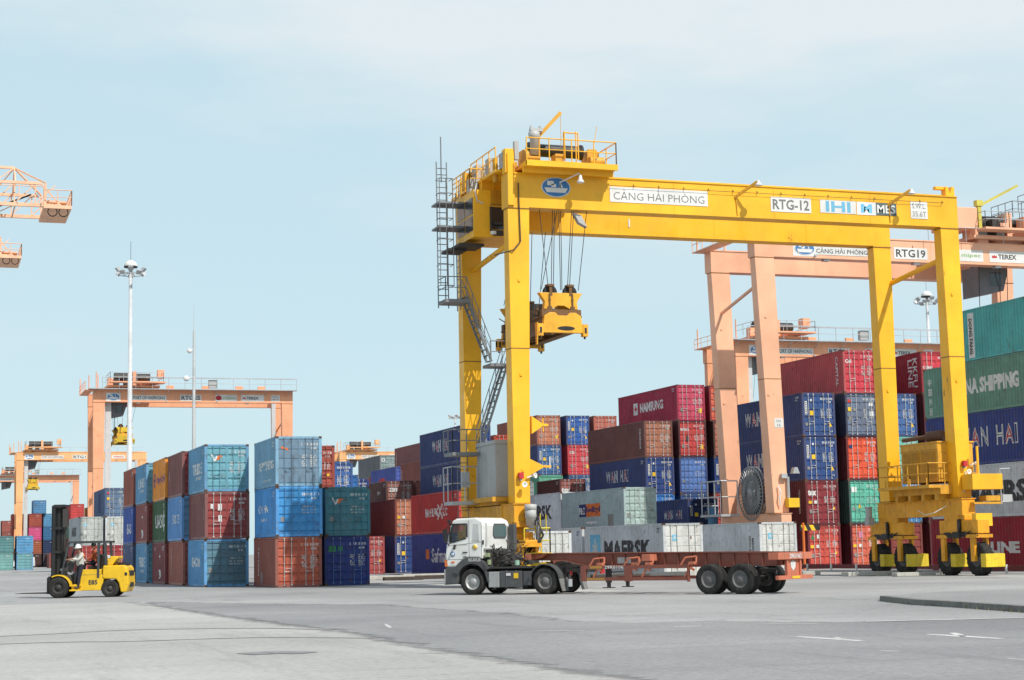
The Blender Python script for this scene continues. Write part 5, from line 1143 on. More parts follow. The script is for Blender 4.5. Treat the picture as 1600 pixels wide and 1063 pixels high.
def gplat(m):
    m.box(GX - .75, GX + 2.1, .5, 5.2, 4.25, 4.40); m.box(GX - .1, GX + 1.6, .5, 4.8, 3.95, 4.25)
    m.rail([(GX - .72, .55, 4.4), (GX - .72, 5.15, 4.4)], 1.05, .03, .9); m.rail([(GX - .72, .55, 4.4), (GX + 2.0, .55, 4.4)], 1.05, .03, .9); m.rail([(GX - .72, 5.15, 4.4), (GX + .6, 5.15, 4.4)], 1.05, .03, .9)
    for i in range(6): m.box(GX - .74, GX - .70, .7 + i * .75, .76 + i * .75, 4.25, 4.75)
    for y in (.8, 2.0, 3.2, 4.4): m.box(GX - .1, GX + 1.6, y, y + .25, 3.66, 3.95)
yb(gplat, 'generator_platform', YELD)
ob = yb(lambda m: (m.box(22.95, 24.65, -.95, -.05, 4.1, 4.85)), 'outrigger_box', YEL, bevel=.02)
yb(lambda m: (m.box(23.7, 24.5, -.9, -.3, 3.55, 3.8), m.box(23.0, 24.6, -.9, -.1, 3.4, 3.5)), 'battery_tray', YELD)
yb(lambda m: (m.tube((24.55, -.9, 3.4), (24.55, -.9, 5.1), .025, 5), m.tube((24.55, -.9, 5.08), (25.1, -.9, 5.1), .02, 5), m.tube((24.55, -.9, 3.5), (25.0, -.9, 3.5), .02, 5)), 'sensor_post', GALV)
yb(lambda m: (m.box(24.7, 25.25, -.8, -.3, 3.5, 3.85)), 'sensor_box', GREYP)
yb(lambda m: (m.tube((23.6, -.5, 4.85), (23.6, -.5, 6.2), .06, 6)), 'rail_post', YEL)
yb(lambda m: (m.box(22.6, 23.5, -1.6, -1.25, 2.35, 2.95)), 'lamp_box', YEL)
yb(lambda m: (m.box(21.95, 22.3, 7.1, 7.5, 2.55, 2.95), m.tube((22.1, 7.3, 2.95), (22.1, 7.3, 3.45), .17, 12), m.tube((22.1, 7.3, 3.45), (22.1, 7.3, 3.52), .21, 12)), 'air_filter', GREYP)
yb(lambda m: m.path([(22.9, .5, 3.6), (22.0, 1.0, 3.05), (22.0, 1.8, 2.95), (22.1, 2.6, 3.2)], .02, 5), 'loose_cable', WHITEP)
yb(lambda m: (m.path([(23.2, -.03, 5.0), (23.2, -.03, 4.9), (23.05, -.03, 4.0)], .04, 5)), 'conduit', WHITEP)
anch = [(-.9, .3, .3, .2), (-.55, .3, -1.1, .2), (-.4, .35, -.2, .3), (-.30, .35, -.1, .3), (.48, .35, .9, .3), (.38, .35, .8, .3), (.9, .3, 1.55, .1), (-.9, 5.6, .3, 5.6), (-.45, 5.6, -.5, 5.6), (.45, 5.6, .7, 5.6), (.9, 5.6, 1.5, 5.6), (.05, .35, .05, .3), (.12, .35, .15, .3)]
spreader('container_spreader', 'yellow spreader frame hanging on ropes under the yellow crane', (27.2, 71.65, 11.28), 6.06, material('spreader_golden_paint', (0.84, 0.42, 0.03), rough=.5, dirt=.35, rust=.15, dirtcol=(0.22, 0.10, 0.03)), 5.75 + 1.6, anchors=anch, fmat=RUSTB_)

# ---- the salmon and orange gantry cranes (one design, different places and fittings)
def orange_crane(label, loc, mat, trol_x, badge_txt, name_txt, num_txt, walkway=True, cab_left=True, wheels=False, signs=True, far=False, mast=True, adv=True, group='orange gantry cranes', lean=.15, duct=True):
    r = thing('gantry_crane', label, 'crane', loc, 0, group)
    c = dict(span=24.6, sep=6.6, zu=20.5, dep=1.45, leg=(1.40, 1.05), shift=0, zs=3.6, legy=(.70, 1.15), gw=1.0, over=0.0, lean=lean, wheels=wheels)
    crane_frame(r, c, mat); zu, zt = 20.5, 21.95
    def ob_(fn, name, m_, parent=None, **k):
        m = MB(); fn(m); return m.build_all(name, m_, parent or r, **k)
    if walkway:
        ob_(lambda m: (m.box(-.6, 25.0, -1.0, -.06, zt + .05, zt + .14), [m.bar((x, -.06, zt - .5), (x, -.95, zt + .05), .06) for x in range(0, 25, 3)]), 'walkway', GALV)
        ob_(lambda m: (m.rail([(1.0, -.98, zt + .14), (24.9, -.98, zt + .14)], 1.35, .035, 2.0), m.box(6.2, 24.9, -1.03, -.93, zt + 1.42, zt + 1.56)), 'handrail', GALV)
        for x in (9, 13.4, 17.6, 20.4): ob_(lambda m: m.box(x, x + .9, 1.2, 1.5, zt + .35, zt + .75), 'festoon_trolley', mat)
        ob_(lambda m: (m.box(13.9, 14.9, -.8, -.3, zt + .3, zt + 1.3)), 'junction_box', GREYP)
    else:
        ob_(lambda m: (m.tube((.5, -.4, zt + 1.0), (24, -.4, zt + 1.0), .03, 5), [m.tube((x, -.4, zt), (x, -.4, zt + 1.0), .025, 4) for x in range(1, 25, 3)]), 'handrail', GALV)
    t = ob_(lambda m: (m.box(trol_x, trol_x + 6.4, -.2, 7.4, zt + .35, zt + .6), m.box(trol_x + .3, trol_x + 6.8, -1.2, -.1, zt + .85, zt + 1.0), m.prism([(trol_x + 4.2, zt + .6), (trol_x + 7.2, zt + 1.0), (trol_x + 7.2, zt + 1.1), (trol_x + 4.2, zt + 1.1)], 'y', .0, 2.0), m.box(trol_x + .6, trol_x + 1.4, .2, 6, zt + .05, zt + .35), m.box(trol_x + 4.8, trol_x + 5.6, .2, 6, zt + .05, zt + .35)), 'trolley', mat)
    ob_(lambda m: (m.tube((trol_x + 1.0, 1.4, zt + 1.75), (trol_x + 3.2, 1.4, zt + 1.75), .52, 14), m.tube((trol_x + 3.6, 1.4, zt + 1.75), (trol_x + 5.4, 1.4, zt + 1.75), .45, 14), m.box(trol_x + .8, trol_x + 1.6, .6, 2.4, zt + .6, zt + 1.4), m.box(trol_x + 2.2, trol_x + 2.9, .4, 2.4, zt + .6, zt + 1.4)), 'hoist_drum', DARKST, t)
    ob_(lambda m: (m.box(trol_x + 6.2, trol_x + 7.0, .4, 1.4, zt + 1.6, zt + 2.6), m.box(trol_x + 3.2, trol_x + 3.6, .5, 1.6, zt + .6, zt + 2.4), m.box(trol_x + .2, trol_x + .8, .5, 1.4, zt + .6, zt + 1.5), m.box(trol_x + 3.9, trol_x + 5.2, 2.5, 4, zt + .6, zt + 1.5)), 'machinery_housing', mat, t)
    ob_(lambda m: (m.rail([(trol_x + .3, -1.15, zt + 1.0), (trol_x + 6.7, -1.15, zt + 1.0)], 1.1, .03, 1.6), m.rail([(trol_x + .3, -1.15, zt + 1.0), (trol_x + .3, 4, zt + 1.0)], 1.1, .03, 1.6), m.rail([(trol_x + 6.7, -1.15, zt + 1.0), (trol_x + 6.7, 4, zt + 1.0)], 1.1, .03, 1.6)), 'trolley_handrail', GALV, t)
    if mast:
        ob_(lambda m: ([m.tube((x, y, zt), (x, y, zt + h), .07, 5) for x, y, h in ((.4, .5, 2.3), (1.2, 6.8, 2.6), (-.5, .2, 1.8), (-1.0, 6.6, 2.0))], [m.rail([(-1.0, -.6, zt), (-1.0, 7.4, zt)], 1.0, .03, 1.6)], m.box(-1.0, .0, -.6, 7.5, zt - .06, zt)), 'end_platform', mat)
    cx = trol_x + 1.4 if not cab_left else trol_x + .2
    cb = ob_(lambda m: (m.prism([(cx, zu - 1.9), (cx + 2.0, zu - 1.5), (cx + 2.4, zu - .2), (cx + 2.4, zu + .2), (cx, zu + .2)], 'y', 1.6, 3.6), m.box(cx + .6, cx + 1.6, 1.8, 3.4, zu + .2, zt + .4)), 'cab', material('cab_grey_paint', (.16, .16, .17), rough=.5, dirt=.3))
    ob_(lambda m: (m.add([(cx + 2.03, 1.75, zu - 1.4), (cx + 2.03, 3.45, zu - 1.4), (cx + 2.42, 3.45, zu - .2), (cx + 2.42, 1.75, zu - .2)], [(0, 1, 2, 3)]), m.box(cx + .9, cx + 1.9, 1.585, 1.598, zu - 1.2, zu - .2)), 'window', DGLASS, cb)
    # pale service pipe beside the front leg and the leg brace
    for dx0, dx1, dy0, dy1 in ((1.55, 2.25, .9, 1.25), (23.0, 23.5, 5.6, 5.9)) if duct else (): ob_(lambda m: m.box(dx0, dx1, dy0, dy1, 4, zt), 'cable_duct', material('pale_duct_paint', (.55, .57, .58), rough=.5, dirt=.15))
    for bx_ in (.7, 23.9): ob_(lambda m: m.bar((bx_, .6, 18.9), (bx_, 6.6, 17.6), .16), 'leg_brace', mat)
    if signs:
        z = zu + .55
        port_badge(r, 2.4 + (1.3 if trol_x > 10 else 0), -.005, z + .06, 1.5, .85, True)
        sign(r, name_txt, 6.7 if trol_x < 10 else 5.9 + .6, -.002, z, 4.2, .62, INK, .40, 3.9, bold=.01)
        if num_txt: sign(r, num_txt, 11.8, -.002, z + .02, 2.6, .78, INK, .55, 2.3, bold=.02)
        if adv:
            b_ = sign(r, None, 16.2, -.002, z + .05, 2.7, .80)
            d = MB(); d.prism([(a - .95, b2) for a, b2 in ellipse(.72, .62)], 'y', -.028, -.0205); d.build('sign_emblem', LETR, b_, fix=True); place_text('mipec', .34, material('leaf_green_lettering', (.22, .42, .10), dirt=.1), b_, (.38, -.025, -.02), '-y', 1.55, .01)
            b_ = sign(r, 'TEREX', 19.5, -.002, z + .05, 2.9, .80, INK, .34, 1.5, bold=.03); d = MB(); d.prism([(-1.25, -.1), (-.85, -.1), (-.85, .1), (-.98, .02), (-1.05, .16), (-1.12, .02), (-1.25, .1)], 'y', -.028, -.0205); d.build('sign_emblem', LETR, b_, fix=True)
            b_ = sign(r, None, 22.4, -.002, z + .05, 1.1, .80); place_text('S.W.L', .2, INK, b_, (0, -.024, .17), '-y', .75); place_text('40.6T', .2, INK, b_, (0, -.024, -.17), '-y', .75)
        elif num_txt:
            sign(r, 'TEREX', 19.2, -.002, z + .02, 2.6, .6, LETR, .3, 2.1, bold=.03)
    ob_(lambda m: [m.box(x, x + .45, .1, .5, zu - .14, zu) for x in (5.2, 12.1, 18.6)] + [m.tube((x, -.12, zu + .12), (x, -.3, zu + .12), .1, 8) for x in (4.4, 8.8, 15.0)], 'lamp_unit', GALV)
    return r
near_s = orange_crane('pale salmon gantry crane with a cable reel between its legs, straddling the container stacks', (51.35, 99.5, 0), SALM, 16.8, '', 'CẢNG HẢI PHÒNG', 'RTG19', walkway=False, cab_left=False, mast=True, lean=.72, duct=False)
# its cable reel, base cabin and corner gear
def reel(m):
    for k in (-.14, .14):
        m.lathe([(1.74, -.03), (1.80, -.03), (1.80, .03), (1.74, .03), (1.74, -.03)], (k, 0, 0), (1, 0, 0), 40)
    for i in range(40):
        a = 2 * PI * i / 40
        for k in (-.14, .14): m.bar((k, .2 * math.cos(a), .2 * math.sin(a)), (k, 1.76 * math.cos(a), 1.76 * math.sin(a)), .05, .03)
    m.lathe([(.001, -.22), (.32, -.22), (.32, .22), (.001, .22)], (0, 0, 0), (1, 0, 0), 16)
    m.lathe([(.9, -.10), (1.35, -.10), (1.35, .10), (.9, .10)], (0, 0, 0), (1, 0, 0), 32)
m = MB(); reel(m); o = m.build('cable_reel', material('weathered_reel_steel', (.33, .34, .345), rough=.5, metal=.3, dirt=.4), near_s); o.location = (.95, 3.5, 5.05)
m = MB(); m.lathe([(.95, -.09), (1.42, -.09), (1.42, .09), (.95, .09), (.95, -.09)], (0, 0, 0), (1, 0, 0), 32); q = m.build('wound_cable', BLACK, o)
m = MB(); m.box(1.15, 2.0, .6, 6.3, 3.62, 4.3); m.box(1.2, 1.9, 4.6, 6.2, 4.3, 5.0); m.build('reel_base', SALM, near_s)
m = MB(); m.rail([(-1.4, 6.4, 3.7), (-1.4, 3.4, 3.7)], 2.2, .045, 1.0); m.rail([(-1.4, 3.4, 3.7), (-.2, 3.4, 3.7)], 2.2, .045, .9); m.rail([(-1.4, 6.4, 3.7), (-.2, 6.4, 3.7)], 1.2, .04, .9); m.box(-1.5, -.1, 3.3, 6.5, 3.55, 3.7); m.build('reel_platform', GALV, near_s)
m = MB(); m.tube((-1.0, 5.6, 2.9), (-1.0, 5.6, 4.0), .35, 14); m.tube((-1.0, 5.6, 4.0), (-1.0, 5.6, 4.2), .4, 14); m.build('blue_drum', material('blue_drum_paint', (.06, .17, .30), dirt=.3), near_s)
m = MB(); m.box(1.5, 2.3, -.5, .0, 4.0, 4.6); m.build('yellow_box', LETY, near_s, bevel=.02)
m = MB(); m.tube((1.7, -.15, 4.6), (1.7, -.15, 6.0), .09, 6); m.box(1.2, 1.6, -.3, -.05, 5.9, 6.2); m.prism([(2.0, 6.2), (2.5, 6.2), (2.35, 6.6), (2.15, 6.6)], 'y', -.3, .1); m.build('corner_gear', GALV, near_s)
m = MB(); m.path([(1.0, -.1, 5.4), (1.1, -.25, 5.0), (1.0, -.2, 4.6), (1.1, -.15, 4.1)], .05, 5); m.build('white_hose', WHITEP, near_s)
m = MB(); m.box(.95, 1.6, -.02, 0, 9.2, 9.8); o = m.build('safe_load_plate', SIGNW, near_s); place_text('SWL', .16, INK, o, (1.27, -.022, 9.62), '-y', .4); place_text('16', .2, INK, o, (1.27, -.022, 9.36), '-y', .25)
m = MB(); m.bar((17.4, .0, 22.95), (17.4, .0, 24.9), .26); m.bar((17.4, .0, 24.6), (20.6, -.1, 26.2), .16); m.box(17.15, 17.65, -.2, .2, 24.6, 25.0); m.build('service_jib', material('pale_yellow_paint', C(236, 222, 100), dirt=.15), near_s)
m = MB(); m.box(14.8, 17.0, -.4, 2, 22.95, 24.4); m.build('electric_house', SALM, near_s, bevel=.03)
for x0_, x1_, y_, z_ in ((19.2, 24.4, -.9, 23.0), (20.6, 24.4, .6, 24.1), (21.6, 24.6, -1.2, 24.6)):
    m = MB(); m.rail([(x0_, y_, z_), (x1_, y_, z_)], 1.15, .03, .8); m.rail([(x0_, y_, z_), (x0_, y_ + 2.5, z_)], 1.15, .03, .8); m.build('trolley_handrail', STAIRG, near_s)
for x_, w__, y_, z_, h__ in ((18.6, .5, .2, 23.0, .8), (19.4, .9, .4, 23.0, .6), (20.9, .7, -.2, 23.0, 1.0), (22.0, 1.2, .3, 23.4, .9), (23.4, .8, -.3, 23.2, 1.3), (21.4, 2.6, -1.1, 24.45, .15)):
    m = MB(); m.box(x_, x_ + w__, y_, y_ + .9, z_, z_ + h__); m.build('machinery_housing', SALM if w__ > .6 else DARKST, near_s, bevel=.02)
m = MB(); m.ladder((22.9, -.2, 16.5), (22.9, -.2, 23.0), (1, 0, 0), .5, .3, .03); m.path([(22.5, -.4, 22), (22.4, -.5, 20.5), (22.8, -.4, 19.5)], .03, 5); m.build('access_ladder', STAIRG, near_s)
m = MB()
for x in (17.9, 19.6, 20.2, 22.0): m.tube((x, 1.0, 21.9), (x + .8, 2.6, 13.5), .03, 4)
m.build('hoist_rope', DARKST, near_s)
r25 = orange_crane('orange gantry crane numbered 25 behind the tall lamp mast, walkway along its girder', (19.3, 212.5, 0), ORNG, 1.6, '', 'PORT OF HAIPHONG', 'RTG25')
r1 = orange_crane('amber-orange gantry crane far beyond the forklift mast, part hidden by the crane numbered 25', (16.7, 341.0, 0), AMBR, 1.4, '', 'PORT OF HAIPHONG', 'RTG1', walkway=False, adv=False)
r3 = orange_crane('most distant orange gantry crane, low behind the amber one', (11.9, 437.0, 0), ORNG, 6.0, '', 'PORT OF HAIPHONG', None, adv=False)
r4 = orange_crane('orange gantry crane girder seen over the containers behind the teal and rust-red stacks', (80.3, 342.0, 0), AMBR, 1.5, '', 'PORT OF HAIPHONG', 'RTG12', walkway=False, adv=False)
r5 = orange_crane('orange gantry crane with galvanised walkway behind the salmon crane legs', (76.9, 154.0, 0), ORNG, 1.8, '', 'PORT OF HAIPHONG', 'RTG20')
SY = material('spreader_yellow_paint', C(240, 200, 50), rough=.5, dirt=.35, rust=.1)
def an(w, ln, top): return [(-.8, .3, -1.0, .5), (-.3, .3, -.2, .4), (.3, .3, .3, .4), (.8, .3, 1.4, .5), (-.8, ln - .4, -1.0, ln - .4), (.8, ln - .4, 1.4, ln - .4)]
spreader('container_spreader', 'yellow and dark spreader hanging beside the lamp mast, under the orange crane numbered 25', (23.2, 213.2, 15.55), 6.06, SY, 5.0, anchors=an(1.2, 6.06, 5))
spreader('container_spreader', 'bright yellow spreader hanging under the amber crane beyond the forklift', (19.9, 341.5, 14.9), 6.06, SY, 5.6, anchors=an(1.2, 6.06, 5))
spreader('container_spreader', 'rusty spreader hanging between the two salmon crane legs', (84.0, 154.6, 13.4), 12.19, material('rusty_brown_paint', (.16, .075, .04), rough=.7, dirt=.5), 7.1, anchors=an(1.2, 12.19, 7))
m = MB()

# ------------------------------------------------------------------ ship-to-shore crane booms reaching in from beyond the frame
def boom(label, x1, y, z0):
    r = thing('quay_crane_boom', label, 'crane boom', (x1, y, z0), 0, 'quay crane booms')
    BO = material('boom_orange_paint', (.88, .52, .33), rough=.55, dirt=.12)
    Lb = 46.0; h = 4.6
    for yy in (0, 6.5):
        m = MB(); m.box(-Lb, 0, yy - .16, yy + .16, 0, .36); m.box(-Lb, -2.0, yy - .13, yy + .13, 2.35, 2.65); m.bar((-1.6, yy, 2.5), (-1.6, yy, .3), .2); m.bar((-2.0, yy, 2.5), (-.1, yy, .3), .12)
        for i in range(20):
            xx = -2.6 - i * 2.1; m.bar((xx, yy, .3), (xx, yy, 2.4), .13); m.bar((xx, yy, .3), (xx + 2.0, yy, 2.35), .10)
        m.build('boom_girder_lattice', BO, r)
    m = MB(); m.box(-Lb, -4.6, 3.1, 3.4, h, h + .26); m.bar((-4.6, 3.25, h + .12), (-1.6, .0, 2.55), .16); m.bar((-4.6, 3.25, h + .12), (-1.6, 6.5, 2.55), .16)
    for i in range(20):
        xx = -4.6 - i * 2.1; m.bar((xx, 3.25, h + .1), (xx, 0, 2.5), .12); m.bar((xx, 3.25, h + .1), (xx, 6.5, 2.5), .12); m.bar((xx, 0, 2.45), (xx, 6.5, 2.45), .12); m.bar((xx, 0, .2), (xx, 6.5, .2), .12)
        m.bar((xx, 3.25, h + .1), (xx - 2.1, 0, 2.5), .09); m.bar((xx, 0, .2), (xx - 2.1, 6.5, .2), .08); m.bar((xx, 3.25, h + .1), (xx - 2.1, 6.5, 2.5), .09)
    m.build('boom_truss_lattice', BO, r)
    m = MB(); m.box(-1.8, 1.0, -.9, 7.2, -.25, .1); m.box(-1.5, .6, 1.0, 5.5, .75, .95); m.build('end_platform', BO, r)
    m = MB(); m.rail([(1.0, -.9, .1), (1.0, 7.2, .1)], 1.6, .05, 1.4); m.rail([(-1.8, -.9, .1), (1.0, -.9, .1)], 1.6, .05, 1.4); m.rail([(-Lb, -.6, .75), (-1.8, -.6, .75)], 1.3, .05, 2.4, mid=False); m.build('handrail', BO, r)
    m = MB(); pts = [(-24 + i * 1.0, .6, -1.0 - 2.2 * math.sin(PI * i / 21.0) + (2.4 * i / 21)) for i in range(22)]; m.path(pts, .10, 6)
    m.build('cable_loop', BLACK, r)
    for q in (-.9, .2):
        m = MB(); m.lathe([(.42, -.05), (.52, 0), (.42, .05), (.42, -.05)], (q, -.5, -.55), (0, 1, 0), 14); m.build('cable_loop', BLACK, r)
    m = MB()
    for q in (-14.2, -14.8): m.ladder((q, -.4, -.5), (q, -.4, 7.0), (1, 0, 0), .5, .4, .05)
    m.tube((-15, -.4, 4), (-14.9, -.4, 10.5), .12, 6); m.build('access_ladder', DARKST, r)
    return r
boom('orange lattice boom end of a quay crane, the nearer and higher of the two', 13.0, 181.0, 38.0)
boom('orange lattice boom end of a quay crane, smaller and lower behind the other', 10.6, 232.0, 41.3)

# ------------------------------------------------------------------ masts
MASTG = material('pale_mast_paint', (.62, .64, .65), rough=.4, metal=.2, dirt=.12)
def lamp_mast(label, x, y, h, dome=True, r0=.30, r1=.16, sc=1.0):
    r = thing('lamp_mast', label, 'lamp mast', (x, y, 0), 0, 'floodlight masts')
    m = MB(); m.lathe([(r0 + .15, 0), (r0 + .15, .05), (r0, .06), (r1, h), (.001, h)], (0, 0, 0), (0, 0, 1), 14); m.box(-.3, .3, -.36, -.2, .8, 2.0); m.build('pole', MASTG, r)
    m = MB(); R = 1.15 * sc
    m.lathe([(R, -.04), (R + .06, 0), (R, .04), (R - .06, 0), (R, -.04)], (0, 0, h - .9), (0, 0, 1), 24)
    for i in range(6):
        a = PI / 3 * i; m.tube((0, 0, h - .6), (R * math.cos(a), R * math.sin(a), h - .9), .04, 5)
    m.build('lamp_ring', GALV, r)
    for i in range(10):
        a = 2 * PI * i / 10 + .2; m = MB(); e = Vector((math.cos(a), math.sin(a), 0)); c = e * (R + .12) + Vector((0, 0, h - .75 + .35 * (i % 2))); s_ = Vector((-e.y, e.x, 0)); d = (e * .75 + Vector((0, 0, -.66))).normalized(); u = d.cross(s_)
        p = [c + s_ * (.26 * a_) + u * (.22 * b_) + d * w_ for w_, k in ((-.14, .6), (.16, 1)) for a_, b_ in ((-k, -k), (k, -k), (k, k), (-k, k))]
        m.hexa(p); m.bar(c - d * .1, e * R + Vector((0, 0, h - .9)), .05); m.build('floodlight', GALV, r)
    if dome:
        m = MB(); m.lathe([(.62 * sc, -.05), (.64 * sc, .1), (.5 * sc, .38), (.2, .55), (.001, .6)], (0, 0, h - .05), (0, 0, 1), 18); m.build('dome_cap', WHITEP, r)
        m = MB(); m.lathe([(.001, 0), (.66 * sc, 0), (.66 * sc, .12), (.001, .14)], (0, 0, h - .2), (0, 0, 1), 18); m.tube((0, 0, h + .4), (0, 0, h + 2.4), .02, 4); m.build('cap_plate', DARKST, r)
    return r
lamp_mast('tall pale floodlight mast with white dome, standing before the orange crane numbered 25', 18.75, 168.2, 30.0)
lamp_mast('floodlight mast seen between the yellow crane legs, above the salmon crane', 110.2, 170.7, 30.0)
lamp_mast('distant small floodlight mast peeking over the tall navy stack', 105.3, 342.7, 30.0, dome=False)
r = thing('antenna_mast', 'slim grey antenna mast with two white dishes, in front of the orange crane sign', 'mast', (29.35, 198.1, 0))
m = MB(); m.lathe([(.34, 0), (.30, .05), (.13, 27.6), (.05, 27.7), (.02, 31.0), (.001, 31.0)], (0, 0, 0), (0, 0, 1), 10)
for i in range(36): m.bar((-.28, 0, 3 + i * .65), (.28, 0, 3 + i * .65), .03)
m.build('pole', material('dull_mast_paint', (.40, .42, .42), rough=.5, dirt=.2), r)
for z, sc in ((22.0, .35), (25.2, .30)):
    m = MB(); m.lathe([(.001, .25), (sc * .8, .2), (sc, 0), (sc * .6, -.25), (.001, -.28)], (-.9 if z < 25 else -.55, -.2, z), (0, -1, .2), 14); m.bar((-.8, -.1, z), (0, 0, z + .3), .06); m.build('dish', WHITEP, r)

# ------------------------------------------------------------------ tractor unit
def cut(o, cutters):
    """subtract cutter meshes and keep the result as plain mesh"""
    for c in cutters:
        md = o.modifiers.new('cut', 'BOOLEAN'); md.operation = 'DIFFERENCE'; md.solver = 'EXACT'; md.object = c
        if hasattr(md, 'material_mode'): md.material_mode = 'TRANSFER'
    dg = bpy.context.evaluated_depsgraph_get(); me = bpy.data.meshes.new_from_object(o.evaluated_get(dg)); o.modifiers.clear(); o.data = me
    for c in cutters: bpy.data.objects.remove(c)
    return o
TW = material('truck_white_paint', (.74, .74, .71), rough=.25, dirt=.10, scale=2.0, dirtcol=(.40, .36, .30), spec=.5)
PLAS = material('dark_grey_plastic', (.07, .072, .075), rough=.6, dirt=.35, dirtcol=(.2, .19, .17))
LGRE = material('light_grey_panel', (.52, .53, .52), rough=.4, dirt=.2)
INTR = material('cab_interior', (.045, .043, .042), rough=.8, dirt=.1)
tk = thing('tractor_truck', 'white flat-nosed tractor unit with black wheel arches, coupled to the red skeletal trailer', 'truck', (20.09, 63.59, 0), math.atan2(-.693, .721))
def tb(fn, name, mat, parent=None, **k):
    m = MB(); fn(m); return m.build_all(name, mat, parent or tk, **k)
cabp = [(-1.08, 1.08), (-.55, 1.08), (-.42, 1.30), (-.25, 1.42), (.30, 1.42), (.46, 1.36), (.50, 1.80), (.53, 2.66), (.45, 2.86), (.22, 2.97), (-.62, 2.95), (-.80, 2.86), (-.92, 2.60), (-1.07, 1.95), (-1.13, 1.50)]
cabo = tb(lambda m: m.prism(cabp, 'y', .02, 2.47), 'cab', [TW, INTR], bevel=0.0, fix=True)
md = cabo.modifiers.new('soft_edges', 'BEVEL'); md.width = .07; md.segments = 3; md.limit_method = 'ANGLE'; md.angle_limit = math.radians(40)
def cutter(fn):
    m = MB(); fn(m); o = m.build('cutter', [INTR], None, fix=True); bpy.context.view_layer.update(); o.parent = tk; return o
c1 = cutter(lambda m: m.prism([(-.86, 1.62), (.40, 1.62), (.40, 2.80), (-.74, 2.80)], 'y', .09, 2.40))
c2 = cutter(lambda m: m.prism([(-.86, 2.62), (-.78, 2.70), (-.22, 2.71), (-.17, 2.64), (-.17, 2.26), (-.24, 2.19), (-.72, 2.02), (-.92, 2.05)], 'y', -.5, 3.0))
c3 = cutter(lambda m: m.box(-1.4, -.6, .2, 2.3, 1.98, 2.72))
cut(cabo, [c1, c2, c3])
tb(lambda m: (m.add([(-.87, .045, 2.63), (-.78, .045, 2.71), (-.21, .045, 2.72), (-.16, .045, 2.64), (-.16, .045, 2.25), (-.24, .045, 2.18), (-.72, .045, 2.0), (-.93, .045, 2.04)], [tuple(range(8))])), 'side_window', GLASS, cabo)
tb(lambda m: (m.add([(-.87, 2.44, 2.63), (-.78, 2.44, 2.71), (-.21, 2.44, 2.72), (-.16, 2.44, 2.64), (-.16, 2.44, 2.25), (-.24, 2.44, 2.18), (-.72, 2.44, 2.0), (-.93, 2.44, 2.04)], [tuple(range(8))])), 'side_window', GLASS, cabo)
tb(lambda m: (m.add([(-1.045, .2, 1.98), (-1.045, 2.3, 1.98), (-.885, 2.3, 2.72), (-.885, .2, 2.72)], [(0, 1, 2, 3)])), 'windscreen', GLASS, cabo)
tb(lambda m: (m.box(-.93, -.88, .0, .03, 2.05, 2.62), m.box(-.90, -.16, -.0, .03, 2.70, 2.76), m.box(-.17, -.13, .0, .03, 2.22, 2.74), m.hexa([(-.93, 0, 1.99), (-.2, 0, 2.16), (-.2, .03, 2.16), (-.93, .03, 1.99), (-.93, 0, 2.03), (-.2, 0, 2.20), (-.2, .03, 2.20), (-.93, .03, 2.03)])), 'window_frame', BLACK, cabo)
def rwin(m, e, x0, x1): m.prism([(.95 - e, 2.30), (1.03, 2.22 - e), (2.02, 2.22 - e), (2.10 + e, 2.30), (2.08 + e, 2.62), (2.0, 2.69 + e), (1.05, 2.69 + e), (.97 - e, 2.62)], 'x', x0, x1)
tb(lambda m: rwin(m, .05, .50, .542), 'window_seal', PLAS, cabo, fix=True)
tb(lambda m: rwin(m, .0, .50, .548), 'rear_window', material('teal_tinted_glass', (.09, .15, .155), rough=.08, dirt=.05, spec=.8), cabo, fix=True)
tb(lambda m: (m.box(.50, .56, .25, .33, 1.9, 2.75), m.box(.50, .58, .1, 2.4, 1.74, 1.80)), 'rear_trim', LGRE, cabo)
tb(lambda m: m.prism([(.08, 2.12), (.36, 2.10), (.34, 2.72), (.12, 2.74)], 'y', .008, .0215), 'cab_panel', LGRE, cabo, fix=True)
seam = material('panel_seam', (.12, .12, .115), rough=.7, dirt=.2)
tb(lambda m: (m.box(-.085, -.073, .014, .0195, 1.42, 2.86), m.box(.455, .465, .014, .0195, 1.4, 2.84), m.bar((-.92, .0175, 1.90), (.44, .0175, 2.03), .004, .012), m.box(-1.0, -.08, .014, .0195, 1.37, 1.38)), 'panel_seam', seam, cabo)
tb(lambda m: (m.box(-.36, -.16, -.01, .0195, 1.62, 1.66), m.box(-.34, -.20, -.0, .0195, 1.46, 1.49), m.box(.50, .56, -.0, .0195, 1.92, 2.10)), 'door_handle', BLACK, cabo)
def disc(x, z, r_, mat, name, r2=None, mat2=None):
    m = MB(); m.lathe([(.001, 0), (r_, 0), (r_, .008), (.001, .008)], (x, .012, z), (0, -1, 0), 20)
    o = m.build(name, mat, cabo)
    if r2: m = MB(); m.lathe([(.001, 0), (r2, 0), (r2, .004), (.001, .004)], (x, .002, z), (0, -1, 0), 16); m.build(name, mat2, o)
disc(-.80, 1.58, .10, LETB, 'door_badge', .065, SIGNW); disc(.18, 1.84, .12, material('pale_gold_decal', (.70, .60, .38), dirt=.2), 'company_badge', .07, LETY)
place_text('HAI PHONG', .05, seam, cabo, (.20, .010, 2.06), '-y', .34); place_text('XDD HAI PHONG', .04, seam, cabo, (-.45, .010, 1.93), '-y', .6)
tb(lambda m: (m.box(-.86, -.72, -.0, .0195, 1.24, 1.30), m.box(-1.15, -1.04, .02, .2, 1.10, 1.36)), 'indicator_lamp', LETO, cabo)
